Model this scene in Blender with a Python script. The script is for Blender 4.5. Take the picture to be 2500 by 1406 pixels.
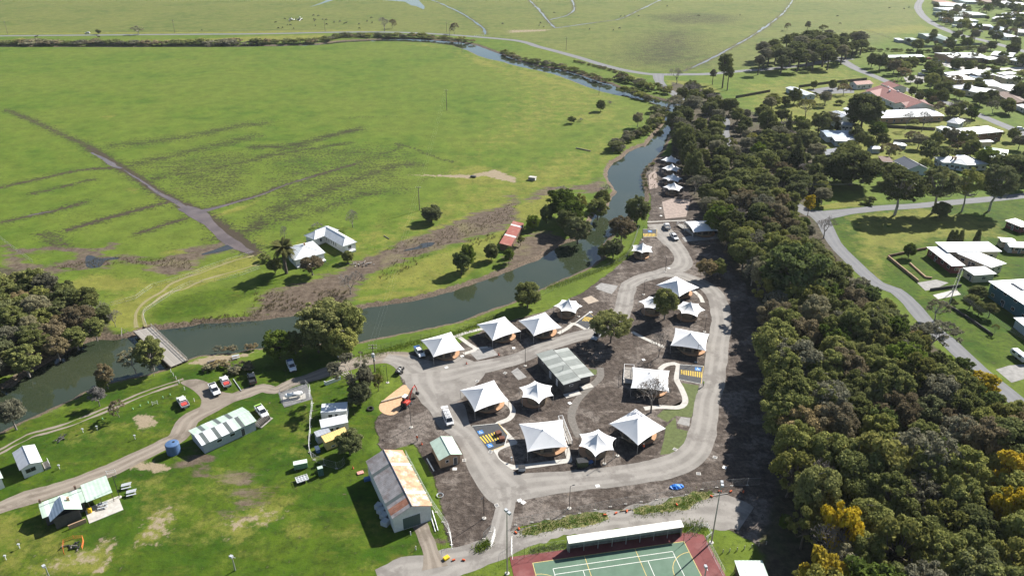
import bpy, bmesh, math, random
import numpy as np
from mathutils import Vector, Matrix, noise as mnoise
R = math.radians
for o in list(bpy.data.objects): bpy.data.objects.remove(o)
scene = bpy.context.scene
COL = scene.collection

# ---------------------------------------------------------------- camera, sky, sun, exposure
FPX, PITCH, CAMH = 1793.0, R(27.28), 110.66        # focal length in photo pixels, tilt, drone height
cam_d = bpy.data.cameras.new('camera'); cam = bpy.data.objects.new('camera', cam_d); COL.objects.link(cam)
cam_d.sensor_width = 36.0; cam_d.lens = FPX / 2500 * 36.0
cam_d.clip_start = 1.0; cam_d.clip_end = 20000
cam.location = (0, 0, CAMH); cam.rotation_euler = (R(90) - PITCH, 0, 0)
scene.camera = cam
SUN_AZ, SUN_EL = R(42.5), R(37.0)                  # sun ahead and to the right
sun_d = bpy.data.lights.new('sun', 'SUN'); sun = bpy.data.objects.new('sun', sun_d); COL.objects.link(sun)
sun_d.energy = 4.6; sun_d.angle = R(0.53); sun_d.color = (1.0, 0.955, 0.88)
sv = Vector((math.cos(SUN_AZ) * math.cos(SUN_EL), math.sin(SUN_AZ) * math.cos(SUN_EL), math.sin(SUN_EL)))
sun.rotation_euler = sv.to_track_quat('Z', 'Y').to_euler(); sun.location = (200, 300, 400)
world = bpy.data.worlds.new('World'); scene.world = world; world.use_nodes = True
wn = world.node_tree; wn.nodes.clear()
wo = wn.nodes.new('ShaderNodeOutputWorld'); wb = wn.nodes.new('ShaderNodeBackground'); ws = wn.nodes.new('ShaderNodeTexSky')
ws.sky_type = 'NISHITA'; ws.sun_disc = False; ws.sun_elevation = SUN_EL; ws.sun_rotation = R(90) - SUN_AZ
ws.air_density = 1.0; ws.dust_density = 0.6; ws.ozone_density = 1.5
wb.inputs['Strength'].default_value = 0.05
wn.links.new(ws.outputs[0], wb.inputs[0]); wn.links.new(wb.outputs[0], wo.inputs[0])
scene.view_settings.view_transform = 'Standard'; scene.view_settings.look = 'None'
scene.view_settings.exposure = 1.3; scene.view_settings.gamma = 1.0
scene.render.engine = 'CYCLES'
scene.render.resolution_x = 1024; scene.render.resolution_y = 575

# ---------------------------------------------------------------- survey helpers: photo point -> place on the ground
sT, cT = math.sin(PITCH), math.cos(PITCH)
def G(px, py, z=0.0):
    x = (px - 1250) / FPX; y = -(py - 703) / FPX
    d = Vector((x, y * sT + cT, y * cT - sT)); t = (z - CAMH) / d.z
    return Vector((d.x * t, d.y * t, z))
TILE = {'00': (0, 0), '01': (620, 0), '02': (1240, 0), '03': (1860, 0), '10': (0, 350), '11': (620, 350), '12': (1240, 350), '13': (1860, 350),
        '20': (0, 700), '21': (620, 700), '22': (1240, 700), '23': (1860, 700), '30': (0, 1046), '31': (620, 1046), '32': (1240, 1046), '33': (1860, 1046)}
def T(tile, *uv):                                   # survey sheet coordinates -> photo pixels
    ox, oy = TILE[tile]
    return [(ox + u / 3.90625, oy + v / 3.90625) for u, v in uv]
def G2(pts, z=0.0): return [G(p[0], p[1], z) for p in pts]
def GT(tile, u, v, z=0.0):
    p = T(tile, (u, v))[0]; return G(p[0], p[1], z)

# ---------------------------------------------------------------- object helpers
def link(o, parent=None):
    COL.objects.link(o)
    if parent is not None: o.parent = parent
    return o
def tag(o, label=None, cat=None, group=None, kind=None):
    if label: o['label'] = label
    if cat: o['category'] = cat
    if group: o['group'] = group
    if kind: o['kind'] = kind
    return o
def empty(name, loc=(0, 0, 0), rz=0.0, label=None, cat=None, group=None):
    o = bpy.data.objects.new(name, None); o.empty_display_size = 0.5; COL.objects.link(o)
    o.location = loc; o.rotation_euler = (0, 0, rz)
    return tag(o, label, cat, group)
def copy_tree(o, parent=None):
    c = o.copy(); COL.objects.link(c); c.parent = parent
    for ch in o.children: copy_tree(ch, c)
    return c
class MB:                                           # collects shapes, builds one mesh object
    def __init__(s): s.v = []; s.f = []; s.m = []; s.mi = 0
    def quad(s, *p):
        n = len(s.v); s.v += [tuple(q) for q in p]; s.f.append(tuple(range(n, n + len(p)))); s.m.append(s.mi); return s
    def box(s, c, d, rz=0.0, M=None):
        cx, cy, cz = c; dx, dy, dz = d[0] / 2, d[1] / 2, d[2] / 2; n = len(s.v); ca, sa = math.cos(rz), math.sin(rz)
        for z in (-dz, dz):
            for x, y in ((-dx, -dy), (dx, -dy), (dx, dy), (-dx, dy)):
                p = Vector((cx + x * ca - y * sa, cy + x * sa + y * ca, cz + z))
                s.v.append(tuple(M @ p if M else p))
        for f in ((0, 3, 2, 1), (4, 5, 6, 7), (0, 1, 5, 4), (1, 2, 6, 5), (2, 3, 7, 6), (3, 0, 4, 7)):
            s.f.append(tuple(n + i for i in f)); s.m.append(s.mi)
        return s
    def tube(s, a, b, r0, r1=None, n=8, cap=True):
        r1 = r0 if r1 is None else r1
        a, b = Vector(a), Vector(b); d = b - a
        if d.length < 1e-6: return s
        q = d.to_track_quat('Z', 'Y'); k = len(s.v)
        for p, r in ((a, r0), (b, r1)):
            for i in range(n):
                t = 2 * math.pi * i / n; s.v.append(tuple(p + q @ Vector((r * math.cos(t), r * math.sin(t), 0))))
        for i in range(n):
            j = (i + 1) % n; s.f.append((k + i, k + j, k + n + j, k + n + i)); s.m.append(s.mi)
        if cap:
            s.f.append(tuple(k + i for i in reversed(range(n)))); s.m.append(s.mi)
            s.f.append(tuple(k + n + i for i in range(n))); s.m.append(s.mi)
        return s
    def path(s, pts, rs, n=6):
        for i in range(len(pts) - 1): s.tube(pts[i], pts[i + 1], rs[i], rs[i + 1], n, cap=(i == len(pts) - 2))
        return s
    def prism(s, poly, z0, z1, M=None):             # vertical prism over a ccw polygon
        k = len(s.v); n = len(poly)
        for z in (z0, z1):
            for p in poly:
                q = Vector((p[0], p[1], z)); s.v.append(tuple(M @ q if M else q))
        s.f.append(tuple(k + i for i in reversed(range(n)))); s.m.append(s.mi)
        s.f.append(tuple(k + n + i for i in range(n))); s.m.append(s.mi)
        for i in range(n):
            j = (i + 1) % n; s.f.append((k + i, k + j, k + n + j, k + n + i)); s.m.append(s.mi)
        return s
    def lathe(s, prof, c=(0, 0, 0), n=16, sx=1.0, sy=1.0, cap=True):
        k = len(s.v)
        for r, z in prof:
            for i in range(n):
                t = 2 * math.pi * i / n; s.v.append((c[0] + sx * r * math.cos(t), c[1] + sy * r * math.sin(t), c[2] + z))
        for a in range(len(prof) - 1):
            for i in range(n):
                j = (i + 1) % n; s.f.append((k + a * n + i, k + a * n + j, k + (a + 1) * n + j, k + (a + 1) * n + i)); s.m.append(s.mi)
        if cap:
            s.f.append(tuple(k + i for i in reversed(range(n)))); s.m.append(s.mi)
            b = k + (len(prof) - 1) * n; s.f.append(tuple(b + i for i in range(n))); s.m.append(s.mi)
        return s
    def mesh(s, name, mats, smooth=False):
        me = bpy.data.meshes.new(name); me.from_pydata(s.v, [], s.f)
        for m in (mats if isinstance(mats, (list, tuple)) else [mats]): me.materials.append(m)
        if isinstance(mats, (list, tuple)) and len(mats) > 1: me.polygons.foreach_set('material_index', s.m)
        if smooth: me.polygons.foreach_set('use_smooth', [True] * len(s.f))
        me.update(); return me
    def build(s, name, mats, parent=None, smooth=False):
        return link(bpy.data.objects.new(name, s.mesh(name, mats, smooth)), parent)
def npmesh(name, V, F, mat, attrs=None, smooth=False):
    V = np.asarray(V, np.float32); F = np.asarray(F, np.int32); me = bpy.data.meshes.new(name)
    me.vertices.add(len(V)); me.vertices.foreach_set('co', V.ravel())
    k = F.shape[1]; me.loops.add(F.size); me.loops.foreach_set('vertex_index', F.ravel())
    me.polygons.add(len(F)); me.polygons.foreach_set('loop_start', np.arange(0, F.size, k, dtype=np.int32))
    if smooth: me.polygons.foreach_set('use_smooth', np.ones(len(F), bool))
    for an, av in (attrs or {}).items():
        a = me.attributes.new(an, 'FLOAT', 'POINT'); a.data.foreach_set('value', np.asarray(av, np.float32))
    me.update(calc_edges=True)
    if mat: me.materials.append(mat)
    return me

# ---------------------------------------------------------------- material helpers
class NB:
    def __init__(s, name):
        s.mat = bpy.data.materials.new(name); s.mat.use_nodes = True; s.t = s.mat.node_tree; s.t.nodes.clear()
        s.out = s.t.nodes.new('ShaderNodeOutputMaterial'); s._obj = None
    def n(s, typ, **kw):
        nd = s.t.nodes.new(typ)
        for k, v in kw.items(): setattr(nd, k, v)
        return nd
    def set(s, sock, v):
        if isinstance(v, bpy.types.NodeSocket): s.t.links.new(v, sock)
        elif isinstance(v, (tuple, list)) and len(v) == 3 and sock.type == 'RGBA': sock.default_value = (*v, 1)
        else: sock.default_value = v
    def obj(s):
        if s._obj is None: s._obj = s.n('ShaderNodeTexCoord').outputs['Object']
        return s._obj
    def geo(s): return s.n('ShaderNodeNewGeometry').outputs['Position']
    def attr(s, name):
        return s.n('ShaderNodeAttribute', attribute_name=name).outputs['Fac']
    def scale(s, vec, sc):
        m = s.n('ShaderNodeMapping'); s.t.links.new(vec, m.inputs[0]); m.inputs['Scale'].default_value = sc; return m.outputs[0]
    def noise(s, sc, det=3.0, rough=0.55, vec=None, dist=0.0):
        nd = s.n('ShaderNodeTexNoise'); s.t.links.new(vec or s.obj(), nd.inputs['Vector'])
        nd.inputs['Scale'].default_value = sc; nd.inputs['Detail'].default_value = det; nd.inputs['Roughness'].default_value = rough
        nd.inputs['Distortion'].default_value = dist
        return nd.outputs['Fac']
    def vor(s, sc, vec=None, out='Distance'):
        nd = s.n('ShaderNodeTexVoronoi'); s.t.links.new(vec or s.obj(), nd.inputs['Vector']); nd.inputs['Scale'].default_value = sc; return nd.outputs[out]
    def wave(s, sc, vec=None, d='X', dist=0.0):
        nd = s.n('ShaderNodeTexWave', bands_direction=d); s.t.links.new(vec or s.obj(), nd.inputs['Vector']); nd.inputs['Scale'].default_value = sc
        nd.inputs['Distortion'].default_value = dist; return nd.outputs['Fac']
    def m(s, op, a, b=0.0, c=0.0, clamp=False):
        nd = s.n('ShaderNodeMath', operation=op, use_clamp=clamp)
        for i, v in enumerate((a, b, c)): s.set(nd.inputs[i], v)
        return nd.outputs[0]
    def ss(s, v, a, b, lo=0.0, hi=1.0):              # smooth map range
        nd = s.n('ShaderNodeMapRange', interpolation_type='SMOOTHSTEP'); s.set(nd.inputs[0], v)
        nd.inputs[1].default_value = a; nd.inputs[2].default_value = b; nd.inputs[3].default_value = lo; nd.inputs[4].default_value = hi
        return nd.outputs[0]
    def mix(s, f, a, b, blend='MIX'):
        nd = s.n('ShaderNodeMix', data_type='RGBA', blend_type=blend); s.set(nd.inputs[0], f); s.set(nd.inputs[6], a); s.set(nd.inputs[7], b)
        return nd.outputs[2]
    def rand(s): return s.n('ShaderNodeObjectInfo').outputs['Random']
    def bump(s, h, st=0.5, dist=0.1):
        nd = s.n('ShaderNodeBump'); s.set(nd.inputs['Height'], h); nd.inputs['Strength'].default_value = st; nd.inputs['Distance'].default_value = dist
        return nd.outputs[0]
    def done(s, color, rough=0.8, metal=0.0, normal=None, spec=0.3, alpha=None, emis=None, estr=0.0):
        b = s.n('ShaderNodeBsdfPrincipled'); s.set(b.inputs['Base Color'], color); s.set(b.inputs['Roughness'], rough); s.set(b.inputs['Metallic'], metal)
        b.inputs['Specular IOR Level'].default_value = spec
        if normal is not None: s.set(b.inputs['Normal'], normal)
        if alpha is not None: s.set(b.inputs['Alpha'], alpha)
        s.t.links.new(b.outputs[0], s.out.inputs[0]); return s.mat
MAT = {}
def simple(name, col, rough=0.7, var=0.18, sc=3.0, metal=0.0, spec=0.3, bump=0.0, bsc=20.0, dirt=None):
    if name in MAT: return MAT[name]
    b = NB(name); n = b.noise(sc, 4)
    c = b.mix(b.ss(n, 0.3, 0.7), tuple(x * (1 - var) for x in col), tuple(min(1, x * (1 + var)) for x in col))
    if dirt: c = b.mix(b.m('MULTIPLY', b.ss(b.noise(sc * 0.37, 5, 0.65), 0.48, 0.72), dirt[1]), c, dirt[0])
    nm = b.bump(b.noise(bsc, 3), bump, 0.05) if bump else None
    MAT[name] = b.done(c, rough, metal, nm, spec); return MAT[name]
def corrugated(name, col, rough=0.45, metal=0.0, pitch=0.25, dirt=None, var=0.08, axis='X', st=0.6, rnd=0.0):
    if name in MAT: return MAT[name]
    b = NB(name); w = b.wave(math.pi * 2 / pitch / 20 * 1.0, d=axis)
    n = b.noise(0.8, 5, 0.6); c = b.mix(b.ss(n, 0.3, 0.7), tuple(x * (1 - var) for x in col), tuple(min(1, x * (1 + var)) for x in col))
    if dirt: c = b.mix(b.m('MULTIPLY', b.ss(b.noise(0.5, 6, 0.7), 0.45, 0.7), dirt[1]), c, dirt[0])
    if rnd: c = b.mix(b.m('MULTIPLY', b.rand(), rnd), c, tuple(x * 0.55 for x in col))
    MAT[name] = b.done(c, rough, metal, b.bump(w, st, 0.04), 0.4); return MAT[name]

# ================================================================ GROUND
def smooth_line(pts, step=2.0, closed=False):       # Catmull-Rom through points (2D), resampled
    P = [np.array((p[0], p[1]), float) for p in pts]; n = len(P); out = []
    for i in range(n if closed else n - 1):
        p0 = P[(i - 1) % n] if (closed or i > 0) else 2 * P[0] - P[1]; p1 = P[i]; p2 = P[(i + 1) % n]
        p3 = P[(i + 2) % n] if (closed or i + 2 < n) else 2 * P[-1] - P[-2]
        k = max(2, int(np.linalg.norm(p2 - p1) / step))
        for j in range(k):
            t = j / k; out.append(0.5 * ((2 * p1) + (p2 - p0) * t + (2 * p0 - 5 * p1 + 4 * p2 - p3) * t * t + (3 * p1 - p0 - 3 * p2 + p3) * t ** 3))
    if not closed: out.append(P[-1])
    return np.array(out)
def seg_dist(X, Y, L, closed=False):
    d = np.full(X.shape, 1e9); n = len(L)
    for i in range(n if closed else n - 1):
        a = L[i]; b = L[(i + 1) % n]; ab = b - a; q = ab @ ab + 1e-12
        t = np.clip(((X - a[0]) * ab[0] + (Y - a[1]) * ab[1]) / q, 0, 1)
        d = np.minimum(d, (X - a[0] - t * ab[0]) ** 2 + (Y - a[1] - t * ab[1]) ** 2)
    return np.sqrt(d)
def inside(X, Y, L):
    c = np.zeros(X.shape, bool); n = len(L)
    for i in range(n):
        a = L[i]; b = L[i - 1]
        if a[1] == b[1]: continue
        c ^= ((a[1] > Y) != (b[1] > Y)) & (X < (b[0] - a[0]) * (Y - a[1]) / (b[1] - a[1]) + a[0])
    return c

def axis(fine_lo, fine_hi, lo, hi, s0, g1, far, g2):
    def side(start, end, sgn):
        out = []; x = 0.0; tot = abs(end - start)
        while x < tot:
            s = s0 + g1 * x if x < far else (s0 + g1 * far) + g2 * (x - far)
            x += s; out.append(start + sgn * min(x, tot))
        return out
    mid = list(np.arange(fine_lo, fine_hi, s0)) + [fine_hi]
    return np.array(sorted(set(side(fine_lo, lo, -1) + mid + side(fine_hi, hi, 1))))
gx = axis(-118, 118, -6000, 6000, 1.1, 0.008, 330, 0.09)
gy = axis(84, 300, 30, 9000, 1.1, 0.006, 520, 0.09)
GX, GY = np.meshgrid(gx, gy); X = GX.ravel(); Y = GY.ravel()
WATER_Z = -0.9
# river outline, measured at the water's edge
riv = (T('20', (-60, 990), (100, 955), (215, 868), (330, 800), (450, 730), (560, 680), (650, 620), (730, 570), (850, 525), (960, 500), (1100, 505), (1270, 480), (1400, 410), (1490, 410), (1600, 400), (1750, 385), (1900, 355), (2050, 347), (2200, 340))
  + T('21', (0, 325), (200, 300), (480, 265), (700, 250), (930, 225), (1150, 190), (1400, 155), (1600, 120), (1750, 80), (1900, 40))
  + T('12', (0, 1225), (150, 1160), (300, 1110), (400, 1040), (500, 970), (570, 945), (700, 915), (770, 850), (790, 740), (830, 680), (930, 640), (960, 600), (980, 520), (1040, 470), (985, 400), (945, 330), (950, 260), (1000, 190), (1080, 150), (1140, 90), (1220, 50), (1300, 20))
  + T('02', (1300, 1406), (1370, 1320), (1440, 1240), (1490, 1180), (1500, 1100), (1490, 1040), (1430, 1005), (1330, 965), (1200, 945), (1080, 922), (900, 880), (750, 830), (600, 770), (450, 715), (300, 680), (150, 650), (0, 612))
  + T('01', (2400, 600), (2250, 570), (2150, 540), (2050, 490), (1900, 440), (1700, 415), (1500, 405), (1250, 400), (1100, 402), (900, 408), (700, 430), (500, 442), (0, 452))
  + T('00', (2000, 455), (1200, 458), (600, 456), (-200, 453), (-200, 446), (600, 449), (1200, 450), (2000, 447))
  + T('01', (0, 444), (450, 434), (620, 424), (800, 400), (950, 390), (1120, 384), (1300, 374), (1500, 374), (1700, 384), (1950, 404), (2050, 422), (2120, 433), (2300, 500), (2500, 570))
  + T('02', (150, 600), (300, 635), (500, 665), (700, 720), (900, 790), (980, 803), (1100, 858), (1250, 900), (1400, 940), (1480, 960), (1600, 985), (1680, 1000), (1690, 1030), (1620, 1100), (1560, 1150), (1550, 1240), (1530, 1320))
  + T('12', (1500, 0), (1480, 60), (1400, 150), (1340, 200), (1270, 300), (1290, 400), (1310, 480), (1300, 560), (1250, 680), (1130, 780), (1000, 860), (940, 930), (880, 1000), (860, 1060), (900, 1092), (800, 1170), (650, 1240), (520, 1300), (400, 1350))
  + T('21', (2470, 150), (2350, 190), (2200, 240), (2000, 320), (1850, 360), (1700, 390), (1560, 420), (1450, 440), (1300, 470), (1150, 500), (1000, 530), (700, 545), (420, 560), (200, 575), (0, 592))
  + T('20', (2200, 640), (2000, 645), (1850, 672), (1790, 700), (1600, 780), (1400, 840), (1200, 880), (1000, 925), (900, 960), (800, 1010), (650, 1090), (500, 1160), (350, 1230), (200, 1290), (100, 1340), (-60, 1420)))
riv = np.array([(G(a, b, WATER_Z).x, G(a, b, WATER_Z).y) for a, b in riv])
def sdf_poly(L, margin):
    m = (X > L[:, 0].min() - margin) & (X < L[:, 0].max() + margin) & (Y > L[:, 1].min() - margin) & (Y < L[:, 1].max() + margin)
    d = np.full(X.shape, float(margin)); xs, ys = X[m], Y[m]
    e = seg_dist(xs, ys, L, True); ins = inside(xs, ys, L); e[ins] *= -1; d[m] = np.minimum(e, margin); return d
def sdf_line(L, margin):
    m = (X > L[:, 0].min() - margin) & (X < L[:, 0].max() + margin) & (Y > L[:, 1].min() - margin) & (Y < L[:, 1].max() + margin)
    d = np.full(X.shape, float(margin)); d[m] = np.minimum(seg_dist(X[m], Y[m], L), margin); return d
rs = sdf_poly(riv, 14.0)
wob = np.sin(X * 0.9 + 1.3 * np.sin(Y * 0.53)) * 0.25 + np.sin(Y * 1.1 + 1.7 * np.sin(X * 0.41)) * 0.25
rd = rs + wob * (rs > -2) * 0.55
Z = np.where(rd < 0, WATER_Z + np.clip(rd, -6, 0) * 0.28, WATER_Z + np.clip(rd / 2.6, 0, 1) ** 0.6 * (-WATER_Z))
Z[(rs >= 13.9)] = 0.0
# ---- soft-edged surface masks: worn soil, dry grass, rushes, mown lawn, far pasture, sand
LAY = {k: np.zeros(X.shape) for k in ('soil', 'mud', 'fringe', 'dry', 'rush', 'lawn', 'olive', 'sand', 'litter')}
def poly(layer, pts, soft=2.0, amt=1.0):
    L = np.array([(G(*p).x, G(*p).y) for p in pts]); d = sdf_poly(L, soft + 1)
    LAY[layer] = np.maximum(LAY[layer], amt * np.clip(0.5 - d / (2 * soft), 0, 1))
def line(layer, pts, w=2.0, soft=1.5, amt=1.0):
    L = smooth_line([(G(*p).x, G(*p).y) for p in pts], 6.0); d = sdf_line(L, w / 2 + soft + 1) - w / 2
    LAY[layer] = np.maximum(LAY[layer], amt * np.clip(0.5 - d / (2 * soft), 0, 1))
# building site soil, strip of ground by the wood, verge of the access track
poly('soil', [(985, 862), (1120, 838), (1200, 795), (1330, 760), (1420, 715), (1480, 672), (1545, 620), (1580, 560), (1590, 480), (1570, 430), (1600, 380), (1690, 385), (1720, 480), (1790, 560), (1850, 640), (1960, 800), (2000, 1000), (2000, 1150), (1930, 1230), (1850, 1330), (1720, 1260), (1560, 1235), (1270, 1285), (1200, 1345), (1120, 1370), (1085, 1290), (1062, 1170), (1010, 1080), (930, 1105), (915, 1030), (985, 935), (960, 880)], 1.2)
poly('litter', [(1640, 200), (1760, 230), (1800, 330), (1900, 440), (2010, 560), (2100, 700), (2230, 800), (2400, 950), (2600, 1120), (2600, 1500), (1900, 1500), (1850, 1330), (1900, 1200), (1900, 800), (1780, 640), (1690, 480), (1640, 380)], 2.5)
poly('litter', [(1752, 250), (1830, 270), (1990, 340), (2030, 470), (1960, 505), (1860, 450), (1760, 340)], 6, .9)
poly('litter', [(-80, 640), (60, 660), (140, 690), (270, 800), (300, 830), (250, 835), (160, 862), (100, 895), (-80, 940)], 2.5)
poly('mud', T('11', (2500, 560), (2200, 645), (1900, 745), (1700, 835), (1400, 935), (1250, 1015), (1000, 1120), (850, 1200), (600, 1280), (300, 1370)) + T('21', (60, 80), (0, 260), (250, 290), (540, 250), (900, 190), (930, 110)) + T('11', (960, 1390), (1000, 1300), (1200, 1220), (1500, 1085), (1800, 990), (2100, 905), (2300, 850), (2500, 740)), 4.5)
poly('mud', T('12', (0, 470), (60, 800), (0, 640), (150, 520), (380, 420), (700, 400), (900, 330), (960, 450), (800, 470), (500, 440), (200, 560)), 5, 0.9)
poly('mud', T('12', (0, 1100), (60, 950), (200, 870), (420, 830), (520, 900), (560, 945), (420, 1010), (300, 1090), (100, 1170), (0, 1210)), 4.0)
poly('mud', T('10', (250, 1150), (420, 1180), (650, 1100), (830, 1020), (1100, 1080), (1500, 1110), (1900, 980), (2150, 930), (2200, 1010), (1950, 1080), (1850, 1200), (1600, 1260), (1200, 1130), (950, 1190), (700, 1200), (500, 1230)), 6.0, 0.95)
poly('mud', [(0, 590), (40, 600), (80, 640), (110, 690), (60, 680), (0, 690)], 4, 0.7)
line('mud', T('10', (200, 1040), (500, 1000), (900, 1030), (1100, 960)), 5, 3, 0.8)
# drains and poached lines in the paddock
for pts, w in ((T('00', (60, 1050), (300, 1150), (520, 1250), (850, 1400)), 2.5), (T('10', (850, 40), (1100, 200), (1300, 320), (1500, 460), (1750, 590)), 4.5), (T('10', (1750, 590), (2050, 760), (2250, 900), (2420, 1040)), 6.5),
               (T('10', (-50, 435), (350, 345), (800, 250), (1100, 238)), 2.4), (T('10', (1950, 640), (2200, 570), (2500, 485)) + T('11', (200, 430), (650, 290), (1000, 185)), 2.6),
               (T('10', (320, 480), (560, 425), (880, 345)), 1.6), (T('10', (60, 745), (300, 690), (520, 645), (800, 565)), 2.4), (T('10', (640, 830), (1000, 720), (1300, 640), (1620, 555)), 3.0),
               (T('10', (380, 860), (560, 1000)), 0.9), (T('10', (480, 850), (640, 990)), 0.9), (T('10', (1320, 860), (1500, 800), (1760, 720)), 2.0)):
    line('fringe', pts, w * 0.85, 2.2, 0.95); line('rush', pts, w + 4.0, 4.0, 0.9)
for pts, w, a in ((T('00', (1100, 1390), (1700, 1320), (2300, 1200), (2500, 1180)), 16, .75), (T('01', (0, 1406), (400, 1380), (750, 1290), (1000, 1230)), 9, 1.0), (T('11', (0, 160), (300, 90), (700, 30), (900, 0)), 7, .9),
                  (T('10', (1200, 220), (1900, 60), (2400, -60)), 14, .8), (T('10', (1500, 330), (2100, 230), (2500, 130)) + T('11', (300, 60), (500, 20)), 8, .85), (T('11', (100, 700), (500, 520), (900, 370), (1300, 230), (1500, 200)), 14, .85),
                  (T('11', (0, 800), (600, 640), (1000, 500), (1400, 440)), 10, .75), (T('11', (1180, 110), (1400, 50), (1350, 0), (1550, 60), (1720, 130), (1900, 180)), 3, .9), (T('10', (2100, 900), (2300, 860), (2500, 760)), 12, .9),
                  (T('11', (0, 690), (200, 600), (700, 420)), 6, .7), (T('11', (1000, 470), (1200, 480)), 4, .9), (T('01', (950, 1120), (1350, 1110)), 6, .5), (T('11', (1500, 380), (1900, 260)), 5, .5)):
    line('rush', pts, w, w * 0.5, a)
poly('rush', T('10', (1200, 250), (1900, 60), (2500, 60), (2500, 450), (1950, 600), (1750, 570)), 14, 0.6)
poly('rush', T('11', (0, 0), (1300, 0), (1600, 100), (1500, 400), (900, 620), (0, 780)), 14, 0.55)
poly('rush', T('02', (950, 560), (1100, 400), (1300, 300), (1700, 260), (1900, 320), (2000, 480), (1950, 640), (1500, 660), (1150, 640)), 40, 0.8)
poly('rush', T('02', (1250, 150), (1700, 110), (2300, 150), (2200, 240), (1500, 250)), 25, 0.7)
# dry, yellowed grass
for pts, s, a in ((T('10', (600, 1330), (900, 1240), (1300, 1290), (1500, 1330), (1850, 1210), (2300, 1060), (2500, 1000), (2500, 1160), (2000, 1330), (1700, 1406), (700, 1406)), 3, .9), (T('10', (2000, 690), (2450, 550), (2430, 590), (2050, 720)), 3, .9),
                  (T('20', (1050, 130), (1500, 0), (1750, 0), (1450, 150), (1380, 300), (1500, 400), (1250, 420), (1000, 380), (1000, 250)), 3, .85), (T('11', (950, 1400), (1100, 1300), (1600, 1090), (2200, 880), (2450, 800), (2300, 1100), (2000, 1260), (1700, 1390)), 3, .75),
                  (T('21', (940, 110), (1300, 40), (1850, 0), (1700, 60), (1300, 120), (1000, 150)), 1.5, .7), (T('11', (1250, 1000), (1500, 880), (1900, 720), (2500, 530), (2500, 560), (1900, 760), (1400, 950)), 2, .9),
                  (T('11', (1850, 250), (2100, 200), (2400, 240), (2500, 400), (2100, 430), (1900, 420)), 6, .7), (T('12', (0, 640), (200, 540), (420, 450), (400, 640), (300, 720), (100, 740)), 2, .9), (T('12', (500, 400), (760, 160), (960, 140), (900, 300), (800, 450)), 8, .5),
                  (T('02', (0, 640), (300, 690), (600, 790), (900, 900), (1080, 950), (900, 960), (500, 840), (100, 720)), 7, .75), (T('01', (1200, 410), (1700, 425), (2000, 500), (2200, 560), (2400, 620), (2500, 700), (2100, 620), (1900, 470)), 7, .7),
                  (T('02', (450, 1120), (900, 1020), (1130, 1030), (1000, 1180), (700, 1200)), 9, .6), (T('10', (1540, 1040), (1760, 990), (1760, 1050), (1560, 1060)), 3, 1), (T('10', (1150, 440), (1400, 410), (1300, 470)), 3, .8), (T('10', (650, 70), (740, 60), (720, 80)), 3, .8),
                  (T('00', (950, 1110), (1080, 1100), (1050, 1140)), 4, .9), (T('00', (0, 320), (2500, 300)) + T('01', (600, 296), (600, 306)) + T('00', (2500, 318), (0, 332)), 3, .9), (T('00', (1200, 378), (1900, 372), (2500, 345)) + T('01', (700, 330), (680, 360), (0, 400)), 4, .8),
                  (T('01', (0, 296), (700, 288), (1200, 292), (1200, 300), (0, 312)), 2, .9), (T('02', (0, 410), (300, 470), (700, 590), (1000, 680), (1250, 780), (1300, 750), (900, 640), (500, 520)), 4, .6), (T('02', (1500, 760), (1900, 800), (2050, 880), (1850, 900), (1560, 850)), 4, .9),
                  (T('13', (520, 600), (960, 510), (940, 600), (600, 635)), 1.5, .9), (T('13', (800, 700), (1500, 600), (2250, 750), (2300, 900), (1600, 930), (1200, 1060), (1150, 1340), (950, 1080)), 6, .75),
                  (T('03', (600, 600), (900, 690), (1000, 760), (700, 800), (300, 810), (0, 850), (0, 800)), 6, .5), (T('03', (100, 1060), (500, 900), (700, 1000), (560, 1080), (200, 1170)), 4, .7), (T('03', (700, 300), (1500, 230), (1700, 280), (1500, 330)), 12, .7),
                  (T('30', (180, 1290), (900, 1110), (1050, 1050), (1050, 1300), (950, 1406), (250, 1406)), 2.5, .75), (T('30', (1290, 1080), (1450, 800), (1650, 760), (1560, 1060), (1400, 1110)), 1.6, .9), (T('30', (2150, 1030), (2200, 830), (2500, 760), (2500, 900), (2350, 920), (2250, 1040)), 2, .8), (T('31', (-20, 760), (250, 720), (380, 740), (240, 900), (0, 980)), 2.5, .7)):
    poly('dry', pts, s, a)
for pts, sf, am in (([(300, 1170), (520, 1150), (760, 1190), (780, 1320), (560, 1360), (300, 1350)], 5, .40), ([(-60, 1230), (120, 1260), (250, 1330), (200, 1420), (-60, 1420)], 6, .58), ([(60, 1050), (330, 1000), (420, 1060), (200, 1120)], 7, .38), ([(760, 1250), (1000, 1260), (1010, 1400), (780, 1410)], 8, .36), ([(700, 1020), (760, 1000), (760, 1120), (700, 1130)], 4, .55), ([(620, 600), (900, 560), (1200, 430), (1480, 330), (1500, 250), (1560, 330), (1430, 450), (1100, 560), (900, 640)], 16, .6), ([(1100, 420), (1500, 270), (1480, 200), (1300, 160), (1180, 130), (1050, 110), (1250, 220)], 22, .5)): poly('dry', pts, sf, am)
for pts, sf, am in (([(520, 1150), (640, 1140), (640, 1250), (540, 1260)], 4, .6), ([(430, 1090), (560, 1090), (520, 1160), (420, 1150)], 4, .55), ([(1040, 1300), (1090, 1320), (1060, 1400), (990, 1400)], 2, .6)): poly('mud', pts, sf, am)
poly('sand', T('20', (1260, 1240), (1430, 1210), (1500, 1320), (1340, 1350)), 1.2, 1)
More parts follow.
